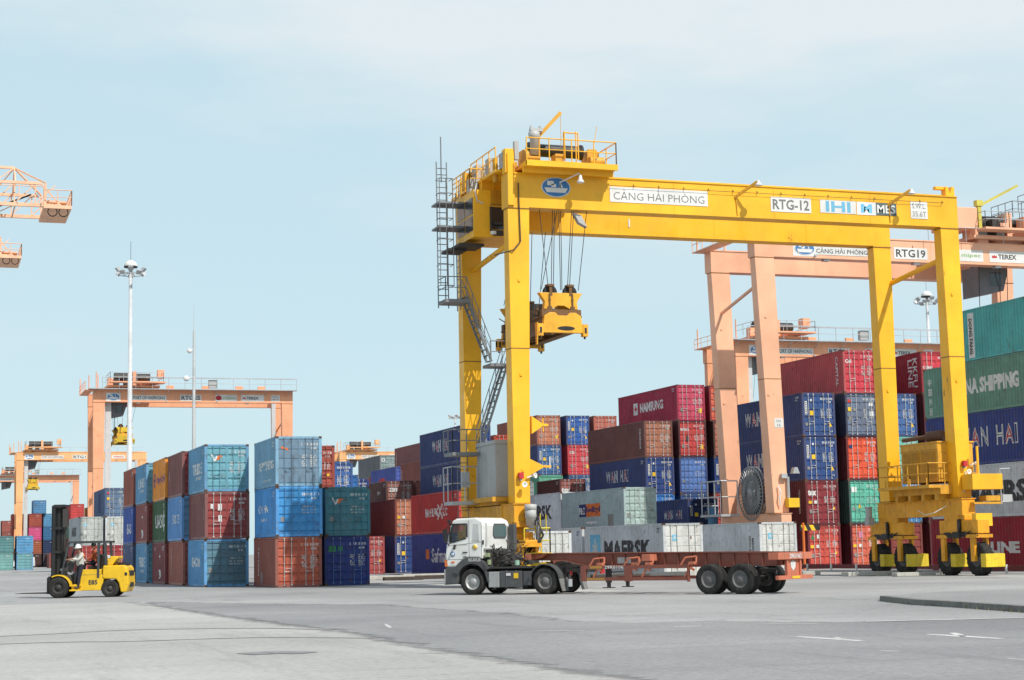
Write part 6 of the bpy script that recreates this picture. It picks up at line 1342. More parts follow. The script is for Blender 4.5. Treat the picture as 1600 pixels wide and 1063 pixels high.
tb(lambda m: (m.prism([(-1.12, 1.08), (-1.16, .72), (-1.12, .42), (-.62, .42), (-.58, .70), (-.52, 1.08)], 'y', .03, 2.46), ), 'bumper', PLAS, fix=True, bevel=.03)
tb(lambda m: (m.box(-1.19, -1.10, .3, 2.2, .50, .95), m.box(-1.18, -1.13, .02, .08, .45, 1.0), m.box(-1.20, -1.15, .02, 2.47, .40, .47)), 'grille_trim', ALU)
def arch_band(m, cx, cz, ra, rb_, a0, a1, y0, y1, n=14):
    for i in range(n):
        t0 = math.radians(a0 + (a1 - a0) * i / n); t1 = math.radians(a0 + (a1 - a0) * (i + 1) / n)
        P = lambda r_, t, y: (cx - r_ * math.cos(t), y, cz + r_ * math.sin(t))
        m.hexa([P(ra, t0, y0), P(ra, t1, y0), P(ra, t1, y1), P(ra, t0, y1), P(rb_, t0, y0), P(rb_, t1, y0), P(rb_, t1, y1), P(rb_, t0, y1)])
for y0, y1 in ((-.02, .55), (1.95, 2.5)):
    tb(lambda m: (arch_band(m, .02, .58, .62, .86, 20, 150, y0, y1), m.prism([(.55, .95), (.70, .50), (.76, .50), (.62, 1.05), (.5, 1.2)], 'y', y0, y1)), 'wheel_arch', PLAS)
place_text('15C-013.35', .12, SIGNW, tk, (.16, -.025, 1.345), '-y', .52, .02)
tb(lambda m: (m.hexa([(-1.06, -.22, 2.05), (-.98, -.22, 2.05), (-.98, -.02, 2.05), (-1.06, -.02, 2.05), (-1.10, -.24, 2.55), (-1.0, -.24, 2.55), (-1.0, -.02, 2.55), (-1.10, -.02, 2.55)]), m.tube((-1.0, -.1, 2.55), (-.85, .03, 2.86), .02, 5), m.tube((-1.0, -.1, 2.05), (-.95, .03, 1.9), .02, 5), m.box(-.98, -.84, -.06, .02, 2.80, 2.9), m.tube((-.70, .0, 1.92), (-.66, -.12, 1.78), .05, 6)), 'wing_mirror', BLACK, cabo)
tb(lambda m: (m.box(-.1, .35, .35, .95, 1.62, 1.95), m.prism([(.2, 1.9), (.38, 1.9), (.40, 2.55), (.30, 2.62), (.24, 2.5)], 'y', .4, .9), m.prism([(.2, 1.9), (.38, 1.9), (.40, 2.55), (.30, 2.62), (.24, 2.5)], 'y', 1.5, 2.0), m.box(-.1, .35, 1.45, 2.05, 1.62, 1.95)), 'seat', material('brown_seat_cloth', (.12, .08, .055), rough=.9, dirt=.2), cabo, bevel=.03)
tb(lambda m: (m.lathe([(.20, -.015), (.225, 0), (.20, .015), (.20, -.015)], (-.50, .65, 2.05), (.8, 0, .6), 16), m.tube((-.75, .65, 1.75), (-.5, .65, 2.05), .03, 6)), 'steering_wheel', BLACK, cabo)
tb(lambda m: (m.box(.60, .84, 2.20, 2.46, 1.7, 2.72), m.tube((.72, 2.33, 1.0), (.72, 2.33, 1.75), .10, 12)), 'air_intake', PLAS, bevel=.02)
def engine(m):
    random.seed(3)
    m.box(.55, 1.35, .8, 1.65, .95, 1.55); m.box(.50, .56, .35, 2.1, 1.1, 1.72); m.box(1.15, 1.55, .45, .75, 1.15, 1.5)
    for i in range(90):
        p = Vector((random.uniform(.58, 1.5), random.uniform(.2, 2.2), random.uniform(1.12, 1.72))); q = p + Vector((random.uniform(-.4, .4), random.uniform(-.1, .1), random.uniform(-.35, .35)))
        q.z = max(1.08, q.z); k = p.lerp(q, .5) + Vector((0, -.08, random.uniform(-.1, .15))); m.path([p, k, q], random.uniform(.012, .03), 5)
    for x in (.7, 1.35): m.tube((x, .3, 1.2), (x, .3, 1.45), .09, 10)
    m.path([(1.45, .2, 1.6), (1.5, .18, 1.95), (1.42, .2, 2.1)], .02, 5); m.path([(.95, .2, 1.6), (.9, .2, 1.95)], .02, 5)
tb(engine, 'engine_block', DARKST)
tb(lambda m: (m.tube((.72, .12, 1.15), (.72, .12, 1.34), .08, 10), m.box(.55, .70, .1, .3, 1.45, 1.6)), 'fluid_reservoir', material('grimy_green_plastic', (.30, .36, .20), dirt=.5), None)
tb(lambda m: m.tube((1.9, .14, 1.12), (1.9, .14, 1.3), .09, 10), 'coolant_bottle', material('pale_green_plastic', (.30, .50, .38), dirt=.3), None)
tb(lambda m: [m.box(-.6, 4.55, y, y + .08, .80, 1.07) for y in (.78, 1.60)] + [m.box(x, x + .1, .86, 1.6, .85, 1.02) for x in (.4, 1.9, 2.6, 3.6, 4.45)] + [m.box(.5, 2.5, .08, .78, 1.0, 1.06)], 'chassis_rail', DARKST)
tb(lambda m: (m.box(.72, 1.18, .02, .5, .28, .88)), 'battery_box', ALU, bevel=.03)
tb(lambda m: (m.box(1.20, 2.12, .04, .62, .28, .90), m.box(1.45, 1.49, .02, .64, .26, .92), m.box(1.85, 1.89, .02, .64, .26, .92), m.box(2.15, 2.5, .1, .55, .35, .88)), 'fuel_tank', PLAS, bevel=.03)
tb(lambda m: (m.box(1.48, 1.66, .015, .04, .72, .82, 0), m.box(1.80, 1.98, .015, .04, .62, .82, 1)), 'tank_label', [SIGNW, LETY])
for y0, y1 in ((-.03, .58), (1.92, 2.5)):
    tb(lambda m: (arch_band(m, 3.09, .52, .60, .635, 5, 178, y0, y1, 18)), 'mudguard', PLAS)
    tb(lambda m: (m.hexa([(3.70, y0, .18), (4.0, y0, .12), (4.0, y1, .12), (3.7, y1, .18), (3.70, y0, .62), (3.73, y0, .62), (3.73, y1, .62), (3.7, y1, .62)]) if False else m.hexa([(3.82, y0, .12), (3.85, y0, .12), (3.85, y1, .12), (3.82, y1, .12), (3.68, y0, .62), (3.71, y0, .62), (3.71, y1, .62), (3.68, y1, .62)])), 'mud_flap', material('grey_rubber_flap', (.20, .20, .195), rough=.8, dirt=.5))
tb(lambda m: (m.prism([(2.45, 1.08), (2.95, 1.20), (3.5, 1.24), (3.9, 1.12), (3.9, 1.05), (2.45, 1.05)], 'y', .85, 1.62)), 'fifth_wheel', DARKST, fix=True)
tb(lambda m: (m.prism([(2.25, 1.07), (2.45, 1.16), (2.95, 1.22), (2.95, 1.07)], 'y', .45, .95)), 'coupling_ramp', LETY, fix=True)
tb(lambda m: (m.tube((3.09, .2, .5), (3.09, 2.3, .5), .09, 8), m.tube((0.02, .2, .5), (.02, 2.3, .5), .07, 8), m.box(2.6, 3.6, .80, .95, .6, .8), m.path([(3.6, .4, 1.05), (4.0, .35, .95), (4.4, .4, 1.0)], .03, 5), m.tube((3.95, .35, .35), (4.0, .35, .75), .08, 8), m.tube((2.9, 1.2, .55), (.6, 1.2, .85), .06, 8), m.path([(3.3, .9, 1.1), (4.0, .6, 1.2), (4.6, .7, 1.05)], .025, 5), m.box(4.3, 4.55, .3, .75, .75, .95)), 'axle', DARKST)
tb(lambda m: (m.box(4.55, 4.60, .1, .5, .72, .9), m.box(4.55, 4.6, 2.0, 2.4, .72, .9), m.box(4.02, 4.07, .30, .45, .7, .85)), 'tail_lamp', LETR)
tb(lambda m: m.tube((4.02, .28, .28), (4.02, .28, .56), .09, 10), 'air_tank', GALV)
for y in (.18, 2.29): wheel(tk, (.02, y, .50), (0, 1, 0), .515, .30, .29, ALU, n=32)
for y in (.16, .47, 2.02, 2.33): wheel(tk, (3.09, y, .50), (0, 1, 0), .515, .28, .29, n=32)

# ------------------------------------------------------------------ skeletal trailer
TR = material('trailer_red_paint', (.27, .082, .055), rough=.6, dirt=.6, rust=.45, scale=1.3, dirtcol=(.10, .07, .055))
TRL = material('trailer_orange_primer', (.56, .17, .095), rough=.6, dirt=.6, rust=.25, scale=1.6)
tl = thing('skeletal_trailer', 'empty rusty red skeletal container trailer behind the white truck', 'trailer', (26.28, 55.43, 0), math.atan2(-.838, .546))
def lb_(fn, name, mat, parent=None, **k):
    m = MB(); fn(m); return m.build_all(name, mat, parent or tl, **k)
for y in (.42, 1.78):
    def beam(m, y=y):
        prof = [(-8.1, 1.30), (-6.6, 1.28), (-5.65, 1.07), (.5, .98), (2.7, 1.0), (2.7, 1.42), (.5, 1.46), (-8.1, 1.53)]
        m.prism(prof, 'y', y + .09, y + .12)
        for a, b, z0, z1 in ((-8.1, -6.6, 1.30, 1.28), (-6.6, -5.65, 1.28, 1.07), (-5.65, .5, 1.07, .98), (.5, 2.7, .98, 1.0)): m.hexa([(a, y, z0 - .025), (b, y, z1 - .025), (b, y + .21, z1 - .025), (a, y + .21, z0 - .025), (a, y, z0), (b, y, z1), (b, y + .21, z1), (a, y + .21, z0)])
        m.hexa([(-8.1, y, 1.525), (.5, y, 1.455), (.5, y + .21, 1.455), (-8.1, y + .21, 1.525), (-8.1, y, 1.55), (.5, y, 1.48), (.5, y + .21, 1.48), (-8.1, y + .21, 1.55)]); m.hexa([(.5, y, 1.455), (2.7, y, 1.415), (2.7, y + .21, 1.415), (.5, y + .21, 1.455), (.5, y, 1.48), (2.7, y, 1.44), (2.7, y + .21, 1.44), (.5, y + .21, 1.48)])
        for i in range(14):
            x = -5.0 + i * .58; m.box(x, x + .015, y + .02, y + .19, 1.06 if x < -3 else 1.0, 1.45 if x < .5 else 1.42)
    lb_(beam, 'main_beam', TR, fix=False)
lb_(lambda m: [m.box(x, x + .10, .62, 1.82, 1.15, 1.35) for x in (-7.4, -5.2, -3.6, -1.9, -.5, 1.0, 2.0)], 'cross_member', TR)
lb_(lambda m: (m.box(-8.14, -7.86, .0, 2.42, 1.31, 1.53), m.prism([(-8.14, 1.53), (-7.3, 1.53), (-7.6, 1.36), (-8.05, 1.30)], 'y', .25, .40)), 'front_bolster', TRL, bevel=.01)
lb_(lambda m: (m.box(-2.78, -2.42, .0, 2.42, 1.20, 1.44)), 'middle_bolster', TRL, bevel=.01)
rbst = lb_(lambda m: (m.box(2.45, 2.85, -.0, 2.42, 1.18, 1.42)), 'rear_bolster', TRL, bevel=.01)
LEGN = '29R-01063'
place_text('29R01063', .17, LETW, rbst, (2.856, 1.21, 1.30), '+x', .85, .02)
tp = lb_(lambda m: (m.box(2.68, 2.74, .78, 1.62, .62, 1.18), m.box(2.70, 2.80, .68, .78, .55, 1.18), m.box(2.70, 2.80, 1.62, 1.72, .55, 1.18)), 'tail_plate', TRL)
lb_(lambda m: m.prism([(y_, z_) for y_, z_ in [(1.05, .9), (1.2, .78), (1.35, .9), (1.38, 1.08), (1.2, 1.14), (1.02, 1.08)]], 'x', 2.745, 2.752), 'tail_emblem', LETW, tp, fix=True)
lb_(lambda m: (m.box(2.72, 2.84, -.02, 2.44, .49, .63)), 'underrun_bar', TRL)
lb_(lambda m: (m.box(2.841, 2.846, .95, 1.5, .52, .60), ), 'reflector', LETY)
# side guard
sg = lb_(lambda m: (m.box(-5.5, -.8, -.02, .06, .93, 1.06), m.box(-5.5, -.8, -.02, .06, .50, .62), m.box(-5.52, -5.30, -.03, .07, .48, 1.06), m.box(-3.55, -3.25, -.03, .07, .48, 1.06), m.box(-.85, -.78, -.03, .07, .45, 1.06), m.box(-5.5, -.8, 2.36, 2.44, .93, 1.06), m.box(-5.5, -.8, 2.36, 2.44, .50, .62)), 'side_guard', TR)
lb_(lambda m: (m.box(-5.1, -4.55, -.024, -.018, .95, 1.04), m.box(-5.25, -4.45, -.024, -.018, .52, .60)), 'yellow_marking', material('worn_orange_yellow', (.50, .25, .05), dirt=.5), sg)
place_text('29R01063', .12, LETW, sg, (-3.95, -.026, .995), '-y', .95, .02)
place_text('DRACO', .17, GRIM, tl, (-2.9, .50, 1.12), '-y', .9, .02)
lb_(lambda m: (m.box(-4.2, -3.6, .50, .505, 1.12, 1.34), m.box(-4.1, -3.7, .496, .50, 1.15, 1.31)), 'data_plate', ALU)
for x in (-4.9, -3.35, -2.75, -.9):
    lb_(lambda m: (m.path([(x - .22, .0, 1.04), (x - .05, .05, 1.30), (x + .32, .2, 1.34), (x + .34, .15, 1.12), (x + .1, .02, 1.05)], .035, 6), m.bar((x - .1, .02, .55), (x + .12, .03, .92), .06), m.bar((x + .16, .02, .95), (x + .32, .03, .86), .08), m.box(x + .1, x + .34, .0, .2, 1.06, 1.16)), 'stay_bracket', TRL)
lb_(lambda m: (m.box(-4.75, -4.58, .5, .66, .42, 1.1), m.box(-4.72, -4.61, .53, .63, .25, .42), m.box(-4.85, -4.48, .42, .74, .22, .25), m.box(-4.75, -4.58, 1.75, 1.91, .42, 1.1), m.box(-4.72, -4.61, 1.78, 1.88, .25, .42), m.box(-4.85, -4.48, 1.67, 1.99, .22, .25), m.bar((-4.66, .6, .8), (-4.66, 1.83, .8), .06)), 'landing_leg', DARKST)
lb_(lambda m: (m.tube((0, .2, .53), (0, 2.2, .53), .10, 10), m.tube((1.27, .2, .53), (1.27, 2.2, .53), .10, 10), m.box(-.5, 1.8, .66, .76, .68, .82), m.box(-.5, 1.8, 1.66, 1.76, .68, .82), m.box(.45, .85, .62, .8, .55, 1.0), m.box(.45, .85, 1.62, 1.8, .55, 1.0), m.tube((.3, .95, .7), (.9, .95, .7), .12, 10), m.path([(1.4, 1.0, .6), (1.9, .8, .75), (2.3, .9, .9)], .03, 5), m.bar((1.9, .0, 1.02), (2.4, .05, .90), .05), m.box(1.9, 2.5, .35, .45, .86, .90)), 'axle', DARKST)
for x in (0, 1.27):
    for y in (.15, .47, 1.95, 2.27): wheel(tl, (x, y, .53), (0, 1, 0), .535, .285, .29, n=32)
lb_(lambda m: (m.box(-8.1, -7.3, -.0, .6, 1.55, 1.57)), 'hazard_edge', LETY)

# ------------------------------------------------------------------ forklift
FY = material('forklift_yellow_paint', (.82, .50, .018), rough=.4, dirt=.35, rust=.12, scale=2.0, dirtcol=(.20, .12, .03))
FD = material('forklift_dark_grey', (.045, .05, .053), rough=.5, dirt=.3)
fk = thing('forklift', 'yellow forklift truck with tall black mast and overhead guard', 'forklift', (5.65, 78.06, 0), math.atan2(-.292, .956))
def fb(fn, name, mat, parent=None, **k):
    m = MB(); fn(m); return m.build_all(name, mat, parent or fk, **k)
body = fb(lambda m: (m.prism([(.55, .30), (1.86, .30), (1.98, .86), (1.86, 1.0), (1.86, 1.22), (.96, 1.22), (.92, .62), (.55, .56)], 'y', .14, 1.66)), 'body', FY, fix=True, bevel=.03)
fb(lambda m: m.box(1.0, 1.84, .132, .14, .985, .995) or m.box(.94, .948, .132, .139, .5, 1.2), 'panel_seam', seam, body)
place_text('E85', .20, INK, body, (1.50, .128, .66), '-y', .38, .03)
fb(lambda m: (m.prism([(1.90, .86), (1.94, 1.38), (2.86, 1.38), (2.98, 1.28), (3.04, 1.0), (3.06, .55), (2.95, .20), (2.72, .20), (2.62, .62), (2.50, .78), (2.0, .80)], 'y', .10, 1.70)), 'counterweight', FY, fix=True, bevel=.05)
fb(lambda m: (m.box(2.93, 3.065, .4, 1.4, .92, 1.14), m.box(2.98, 3.07, .5, 1.3, .42, .62), m.box(2.88, 3.0, .095, .11, .92, 1.06)), 'vent_opening', BLACK)
fb(lambda m: (m.hexa([(1.98, .3, 1.38), (2.30, .3, 1.38), (2.30, 1.5, 1.38), (1.98, 1.5, 1.38), (2.22, .3, 1.72), (2.55, .3, 1.72), (2.55, 1.5, 1.72), (2.22, 1.5, 1.72)]), m.box(2.2, 2.55, .3, 1.5, 1.66, 1.78)), 'engine_hood', FY, bevel=.03)
fb(lambda m: (m.tube((2.7, .8, 1.38), (2.7, .8, 1.5), .12, 10), m.box(2.5, 2.9, .5, 1.3, 1.36, 1.46), m.path([(2.2, .5, 1.4), (2.5, .4, 1.5), (2.75, .6, 1.42)], .03, 5)), 'engine_part', BLACK)
fb(lambda m: (arch_band(m, 0, .45, .52, .57, 60, 175, .0, .42, 12)), 'front_fender', FY)
fb(lambda m: (m.box(.52, 1.0, -.06, .5, .30, .36), m.box(.5, 1.0, .05, 1.7, .50, .56)), 'step', FY)
fb(lambda m: (m.bar((.12, .22, 1.0), (.40, .26, 2.40), .10, .08), m.bar((.12, 1.58, 1.0), (.40, 1.54, 2.40), .10, .08), m.bar((1.72, .2, .85), (1.72, .22, 2.38), .16, .10), m.bar((1.72, 1.6, .85), (1.72, 1.58, 2.38), .16, .10), m.bar((2.06, .25, 1.4), (1.98, .25, 2.40), .12, .1), m.bar((2.06, 1.55, 1.4), (1.98, 1.55, 2.4), .12, .1), m.box(.34, 2.16, .18, .26, 2.38, 2.47), m.box(.34, 2.16, 1.54, 1.62, 2.38, 2.47), [m.box(.36 + .2 * i, .42 + .2 * i, .26, 1.54, 2.39, 2.45) for i in range(9)]), 'overhead_guard', FD)
fb(lambda m: (m.prism([(.10, .95), (.30, 1.05), (.45, 1.55), (.35, 1.6), (.22, 1.3), (.08, 1.1)], 'y', .3, 1.5), m.box(.1, .5, .3, 1.5, .6, 1.0)), 'dashboard', FD, fix=True)
fb(lambda m: (m.lathe([(.17, -.012), (.19, 0), (.17, .012), (.17, -.012)], (.42, .75, 1.70), (.5, 0, .85), 16), m.tube((.3, .75, 1.3), (.42, .75, 1.68), .02, 6), m.tube((.5, 1.15, 1.2), (.52, 1.15, 1.6), .012, 5), m.tube((.55, 1.25, 1.2), (.57, 1.25, 1.58), .012, 5)), 'steering_wheel', BLACK)
fb(lambda m: (m.box(1.2, 1.72, .5, 1.35, 1.22, 1.38), m.prism([(1.60, 1.36), (1.74, 1.36), (1.80, 1.86), (1.70, 1.9)], 'y', .52, 1.33)), 'seat', BLACK, bevel=.04, fix=True)
def mast_(m):
    for y0, y1 in ((.42, .54), (1.26, 1.38)):
        m.box(-.40, -.20, y0, y0 + .03, .25, 4.02); m.box(-.40, -.36, y0, y1, .25, 4.02); m.box(-.24, -.20, y0, y1, .25, 4.02)
    for y0, y1 in ((.56, .66), (1.14, 1.24)):
        m.box(-.22, -.02, y0, y0 + .03, .30, 4.08); m.box(-.22, -.18, y0, y1, .3, 4.08); m.box(-.06, -.02, y0, y1, .3, 4.08)
    for z in (.9, 1.95, 3.0, 3.95): m.box(-.38, .04, .40, 1.40, z, z + .12)
    m.box(-.3, .16, .38, 1.42, 4.0, 4.10)
mst = fb(mast_, 'mast', BLACK)
fb(lambda m: [m.tube((x, y, .5), (x, y, 2.9), .055, 8) for x, y in ((.02, .72), (.02, 1.08))] + [m.tube((x, y, 2.9), (x, y, 4.0), .035, 8) for x, y in ((.02, .72), (.02, 1.08))] + [m.tube((.12, .9, .6), (.12, .9, 3.8), .03, 6), m.box(.08, .30, .45, .55, 3.1, 3.9), m.path([(.1, .6, 3.8), (.28, .55, 3.3), (.12, .6, 2.7), (.1, .62, 1.4)], .025, 5)], 'lift_cylinder', DARKST, mst)
fb(lambda m: [m.box(-.33, -.29, y, y + .04, .6, 3.9) for y in (.78, .98)], 'lift_chain', GALV, mst)
fb(lambda m: (m.box(-.52, -.42, .25, 1.55, .18, .32), m.box(-.52, -.42, .25, 1.55, .72, .86), m.box(-.50, -.40, .3, .4, .2, .95), m.box(-.50, -.40, 1.4, 1.5, .2, .95), m.box(-.44, -.2, .5, .6, .3, 1.0), m.box(-.44, -.2, 1.2, 1.3, .3, 1.0)), 'fork_carriage', BLACK)
for y in (.42, 1.24): fb(lambda m: (m.box(-.58, -.52, y, y + .14, .2, .9), m.hexa([(-1.95, y, .215), (-.52, y, .19), (-.52, y + .14, .19), (-1.95, y + .14, .215), (-1.95, y, .235), (-.52, y, .25), (-.52, y + .14, .25), (-1.95, y + .14, .235)])), 'fork', DARKST)
fb(lambda m: (m.bar((.0, .5, 1.25), (.5, .5, 1.0), .10, .10), m.bar((.0, 1.3, 1.25), (.5, 1.3, 1.0), .1, .1)), 'tilt_cylinder', GALV)
for y in (.17, 1.63): wheel(fk, (0, y, .455), (0, 1, 0), .46, .31, .24, DARKST, n=30)
for y in (.20, 1.60): wheel(fk, (2.24, y, .375), (0, 1, 0), .38, .25, .20, DARKST, n=28)

# ------------------------------------------------------------------ people on the forklift
SKIN = material('skin', (.34, .19, .12), rough=.55, dirt=0); CLOTHW = material('grey_white_work_shirt', (.55, .55, .49), rough=.9, dirt=.15, scale=4)
TROU = material('dark_navy_trousers', (.022, .024, .035), rough=.9, dirt=.1); SHOE = material('worn_shoe', (.05, .045, .04), rough=.7, dirt=.3); CLOTHO = material('orange_red_work_shirt', (.46, .10, .045), rough=.9, dirt=.2, scale=4); HAIRM = material('black_hair', (.012, .011, .010), rough=.6, dirt=0)
HELM = material('white_hard_hat', (.80, .80, .78), rough=.3, dirt=.05); VEST = material('orange_vest_strip', (.75, .22, .06), rough=.8, dirt=.1)
def person(label, base, rz, J, shirt, legs, head_dir=(-1, 0, -.1), group=None, bulk=1.16):
    """one continuous skinned body; J gives joint positions in the person's own space (facing -x)"""
    root = thing('person', label, 'person', base, rz, group)
    names = ['pelvis', 'waist', 'chest', 'neck', 'skull']; V = [Vector(J[n]) for n in names]; R = [.135, .125, .150, .058, .075]; mat = [1, 0, 0, 2, 2]
    R = [r_ * bulk for r_ in R[:3]] + R[3:]; E = [(0, 1), (1, 2), (2, 3), (3, 4)]
    for s in ('l', 'r'):
        k = len(V); V += [Vector(J[s + n]) for n in ('sho', 'elb', 'wri')]; R += [.088, .066, .040]; mat += [0, 0, 2]; E += [(2, k), (k, k + 1), (k + 1, k + 2)]
        d = (Vector(J[s + 'wri']) - Vector(J[s + 'elb'])).normalized(); V.append(Vector(J[s + 'wri']) + d * .07); R.append(.034); mat.append(2); E.append((k + 2, k + 3))
        k = len(V); V += [Vector(J[s + n]) for n in ('hip', 'kne', 'ank', 'toe')]; R += [.108, .078, .056, .046]; mat += [1, 1, 1, 3]; E += [(0, k), (k, k + 1), (k + 1, k + 2), (k + 2, k + 3)]
    me = bpy.data.meshes.new('body'); me.from_pydata([tuple(v) for v in V], E, []); o = bpy.data.objects.new('body', me); COL.objects.link(o)
    sk = o.modifiers.new('skin', 'SKIN'); sk.use_smooth_shade = True
    for i, sv in enumerate(me.skin_vertices[0].data):
        sv.radius = (R[i], R[i] * (1.18 if i in (0, 1, 2) else 1.0)); sv.use_root = (i == 0)
    su = o.modifiers.new('sub', 'SUBSURF'); su.levels = 2; su.render_levels = 2
    dg = bpy.context.evaluated_depsgraph_get(); bm_ = bmesh.new(); nm = bpy.data.meshes.new_from_object(o.evaluated_get(dg)); bpy.data.objects.remove(o)
    nm.materials.clear()
    for m_ in (shirt, legs, SKIN, SHOE): nm.materials.append(m_)
    segs = [(V[a], V[b], mat[b], (a, b)) for a, b in E]
    for p in nm.polygons:
        c = p.center; best = (9, 0)
        for a, b, mi, e in segs:
            t = max(0, min(1, (c - a).dot(b - a) / max(1e-6, (b - a).length_squared))); dd = (c - a.lerp(b, t)).length
            if dd < best[0]:
                k = mi
                if mi == 2 and e[0] != 2 and e[0] != 3 and t < .85 and mat[e[0]] == 0: k = 0   # sleeves to the wrist
                if e == (0, 1): k = 1 if t < .5 else 0
                if mi == 3: k = 3
                best = (dd, k)
        p.material_index = best[1]; p.use_smooth = True
    bm_.from_mesh(nm)
    # head with features, fingers: joined into the same mesh
    ex = MB(); hc = Vector(J['skull']); hd = Vector(head_dir).normalized(); sdv = hd.cross(Vector((0, 0, 1))).normalized(); upv = sdv.cross(hd).normalized()
    hp = []; n = 14; rows = 9
    for i in range(rows + 1):
        a = PI * i / rows - PI / 2
        for j in range(n):
            b = 2 * PI * j / n; jaw = .80 + .20 * max(-.2, math.sin(a)); hp.append(hc + hd * (.098 * math.cos(a) * math.cos(b)) + sdv * (.076 * jaw * math.cos(a) * math.sin(b)) + upv * (.118 * math.sin(a)))
    ex.add(hp, [(i * n + j, i * n + (j + 1) % n, (i + 1) * n + (j + 1) % n, (i + 1) * n + j) for i in range(rows) for j in range(n)], 2, True)
    ex.bar(hc + hd * .085 + upv * .015, hc + hd * .115 - upv * .025, .024, .024, 2); ex.bar(hc + hd * .088 - sdv * .022 - upv * .055, hc + hd * .088 + sdv * .022 - upv * .055, .012, .008, 1)
    for k in (-1, 1):
        ex.tube(hc + sdv * (.068 * k) - upv * .02, hc + sdv * (.084 * k) - upv * .01, .03, 8, 2); ex.tube(hc + hd * .088 + sdv * (.03 * k) + upv * .015, hc + hd * .094 + sdv * (.03 * k) + upv * .015, .010, 6, 1)
    for s in ('l', 'r'):
        w = Vector(J[s + 'wri']); d = (w - Vector(J[s + 'elb'])).normalized(); u, v = _basis(d); c = w + d * .08
        for i in range(4):
            b0 = c + u * (.022 * (i - 1.5)); ln_ = (.062, .074, .078, .066)[i]; k = b0 + d * ln_ * .55 + v * .01; ex.tube(b0, k, .009, 6, 2, .0085); ex.tube(k, k + d * ln_ * .3 + v * .035, .0085, 6, 2, .007)
        t0 = w + d * .03 + u * .03; t1 = t0 + d * .03 + u * .028 + v * .012; ex.tube(t0, t1, .011, 6, 2); ex.tube(t1, t1 + d * .03 + v * .012, .010, 6, 2, .008)
    em = ex.mesh('extra'); bm_.from_mesh(em); bm_.to_mesh(nm); bm_.free(); bpy.data.meshes.remove(em)
    ob = obj('body', nm, [shirt], root); return root, hc, hd, sdv, upv
frz = math.atan2(-.292, .956)
def fpos(x, y, z): c, s = math.cos(frz), math.sin(frz); return (5.65 + c * x - s * y, 78.06 + s * x + c * y, z)
J1 = dict(pelvis=(.0, .0, .90), waist=(.0, .0, 1.06), chest=(.02, 0, 1.34), neck=(-.04, 0, 1.50), skull=(-.10, 0, 1.66), lsho=(.01, -.19, 1.42), lelb=(-.20, -.22, 1.20), lwri=(-.42, -.08, 1.25), rsho=(.01, .19, 1.42), relb=(-.20, .24, 1.18), rwri=(-.42, .18, 1.22),
          lhip=(-.01, -.09, .86), lkne=(-.10, -.10, .47), lank=(-.14, -.10, .07), ltoe=(-.32, -.11, .04), rhip=(-.01, .09, .86), rkne=(-.16, .12, .48), rank=(-.10, .12, .07), rtoe=(-.28, .13, .04))
root, hc, hd, sdv, upv = person('person in a pale work shirt and white hard hat, standing at the forklift controls', fpos(.92, .24, .375), frz + math.radians(38), J1, CLOTHW, TROU, bulk=1.30)
root.scale = (1.06, 1.06, 1.06)
m = MB(); hp = []; n = 18
m.lathe([(.001, .155), (.06, .145), (.105, .105), (.125, .05), (.128, .0), (.150, -.008), (.150, -.016), (.126, -.012)], hc + upv * .045, upv, 18); m.hexa([hc + upv * .04 + hd * .10 - sdv * .09, hc + upv * .04 + hd * .10 + sdv * .09, hc + upv * .05 + hd * .20 + sdv * .05, hc + upv * .05 + hd * .20 - sdv * .05, hc + upv * .055 + hd * .10 - sdv * .09, hc + upv * .055 + hd * .10 + sdv * .09, hc + upv * .06 + hd * .20 + sdv * .05, hc + upv * .06 + hd * .20 - sdv * .05]); m.build('hard_hat', HELM, root)
m = MB(); m.bar((.03, -.12, 1.48), (.12, -.10, 1.36), .05, .05); m.bar((-.02, .02, 1.49), (.10, -.04, 1.44), .04, .05); m.build('collar_strip', VEST, root)
J2 = dict(pelvis=(.0, .0, .0), waist=(.02, .0, .16), chest=(.0, 0, .44), neck=(-.02, 0, .60), skull=(-.06, 0, .77), lsho=(.0, -.19, .52), lelb=(-.08, -.26, .25), lwri=(-.28, -.20, .12), rsho=(.0, .19, .52), relb=(-.12, .24, .28), rwri=(-.34, .16, .20),
          lhip=(-.04, -.10, -.02), lkne=(-.44, -.14, .02), lank=(-.50, -.14, -.40), ltoe=(-.66, -.15, -.44), rhip=(-.04, .10, -.02), rkne=(-.44, .14, .02), rank=(-.50, .14, -.40), rtoe=(-.66, .15, -.44))
root, hc, hd, sdv, upv = person('dark-haired person in an orange-red shirt seated behind the one in the white hard hat', fpos(1.42, .80, 1.50), frz, J2, CLOTHO, TROU)
m = MB(); m.lathe([(.001, .09), (.06, .082), (.095, .045), (.108, -.005), (.104, -.07), (.085, -.08)], hc + upv * .05 - hd * .022, upv + hd * .25, 16); m.build('hair', HAIRM, root)

# ------------------------------------------------------------------ small things around the yard
vn = thing('parked_van', 'small white van parked far behind the forklift mast', 'van', (16.55, 318.6, 0), math.radians(-20))
m = MB(); m.prism([(-2.1, .35), (2.1, .35), (2.15, .9), (2.05, 1.85), (1.9, 1.95), (-.7, 1.95), (-1.35, 1.15), (-2.0, 1.0), (-2.12, .8)], 'y', 0, 1.7); vb_ = m.build('body', WHITEP, vn, fix=True, bevel=.05)
m = MB(); m.prism([(-.75, 1.85), (-1.2, 1.18), (-.2, 1.18), (-.2, 1.85)], 'y', -.005, .003); m.box(.0, .9, -.005, .003, 1.18, 1.82); m.box(1.0, 1.8, -.005, .003, 1.18, 1.82); m.add([(-1.33, .12, 1.19), (-1.33, 1.58, 1.19), (-.74, 1.58, 1.9), (-.74, .12, 1.9)], [(0, 1, 2, 3)]); m.build('window', DGLASS, vb_, fix=True)
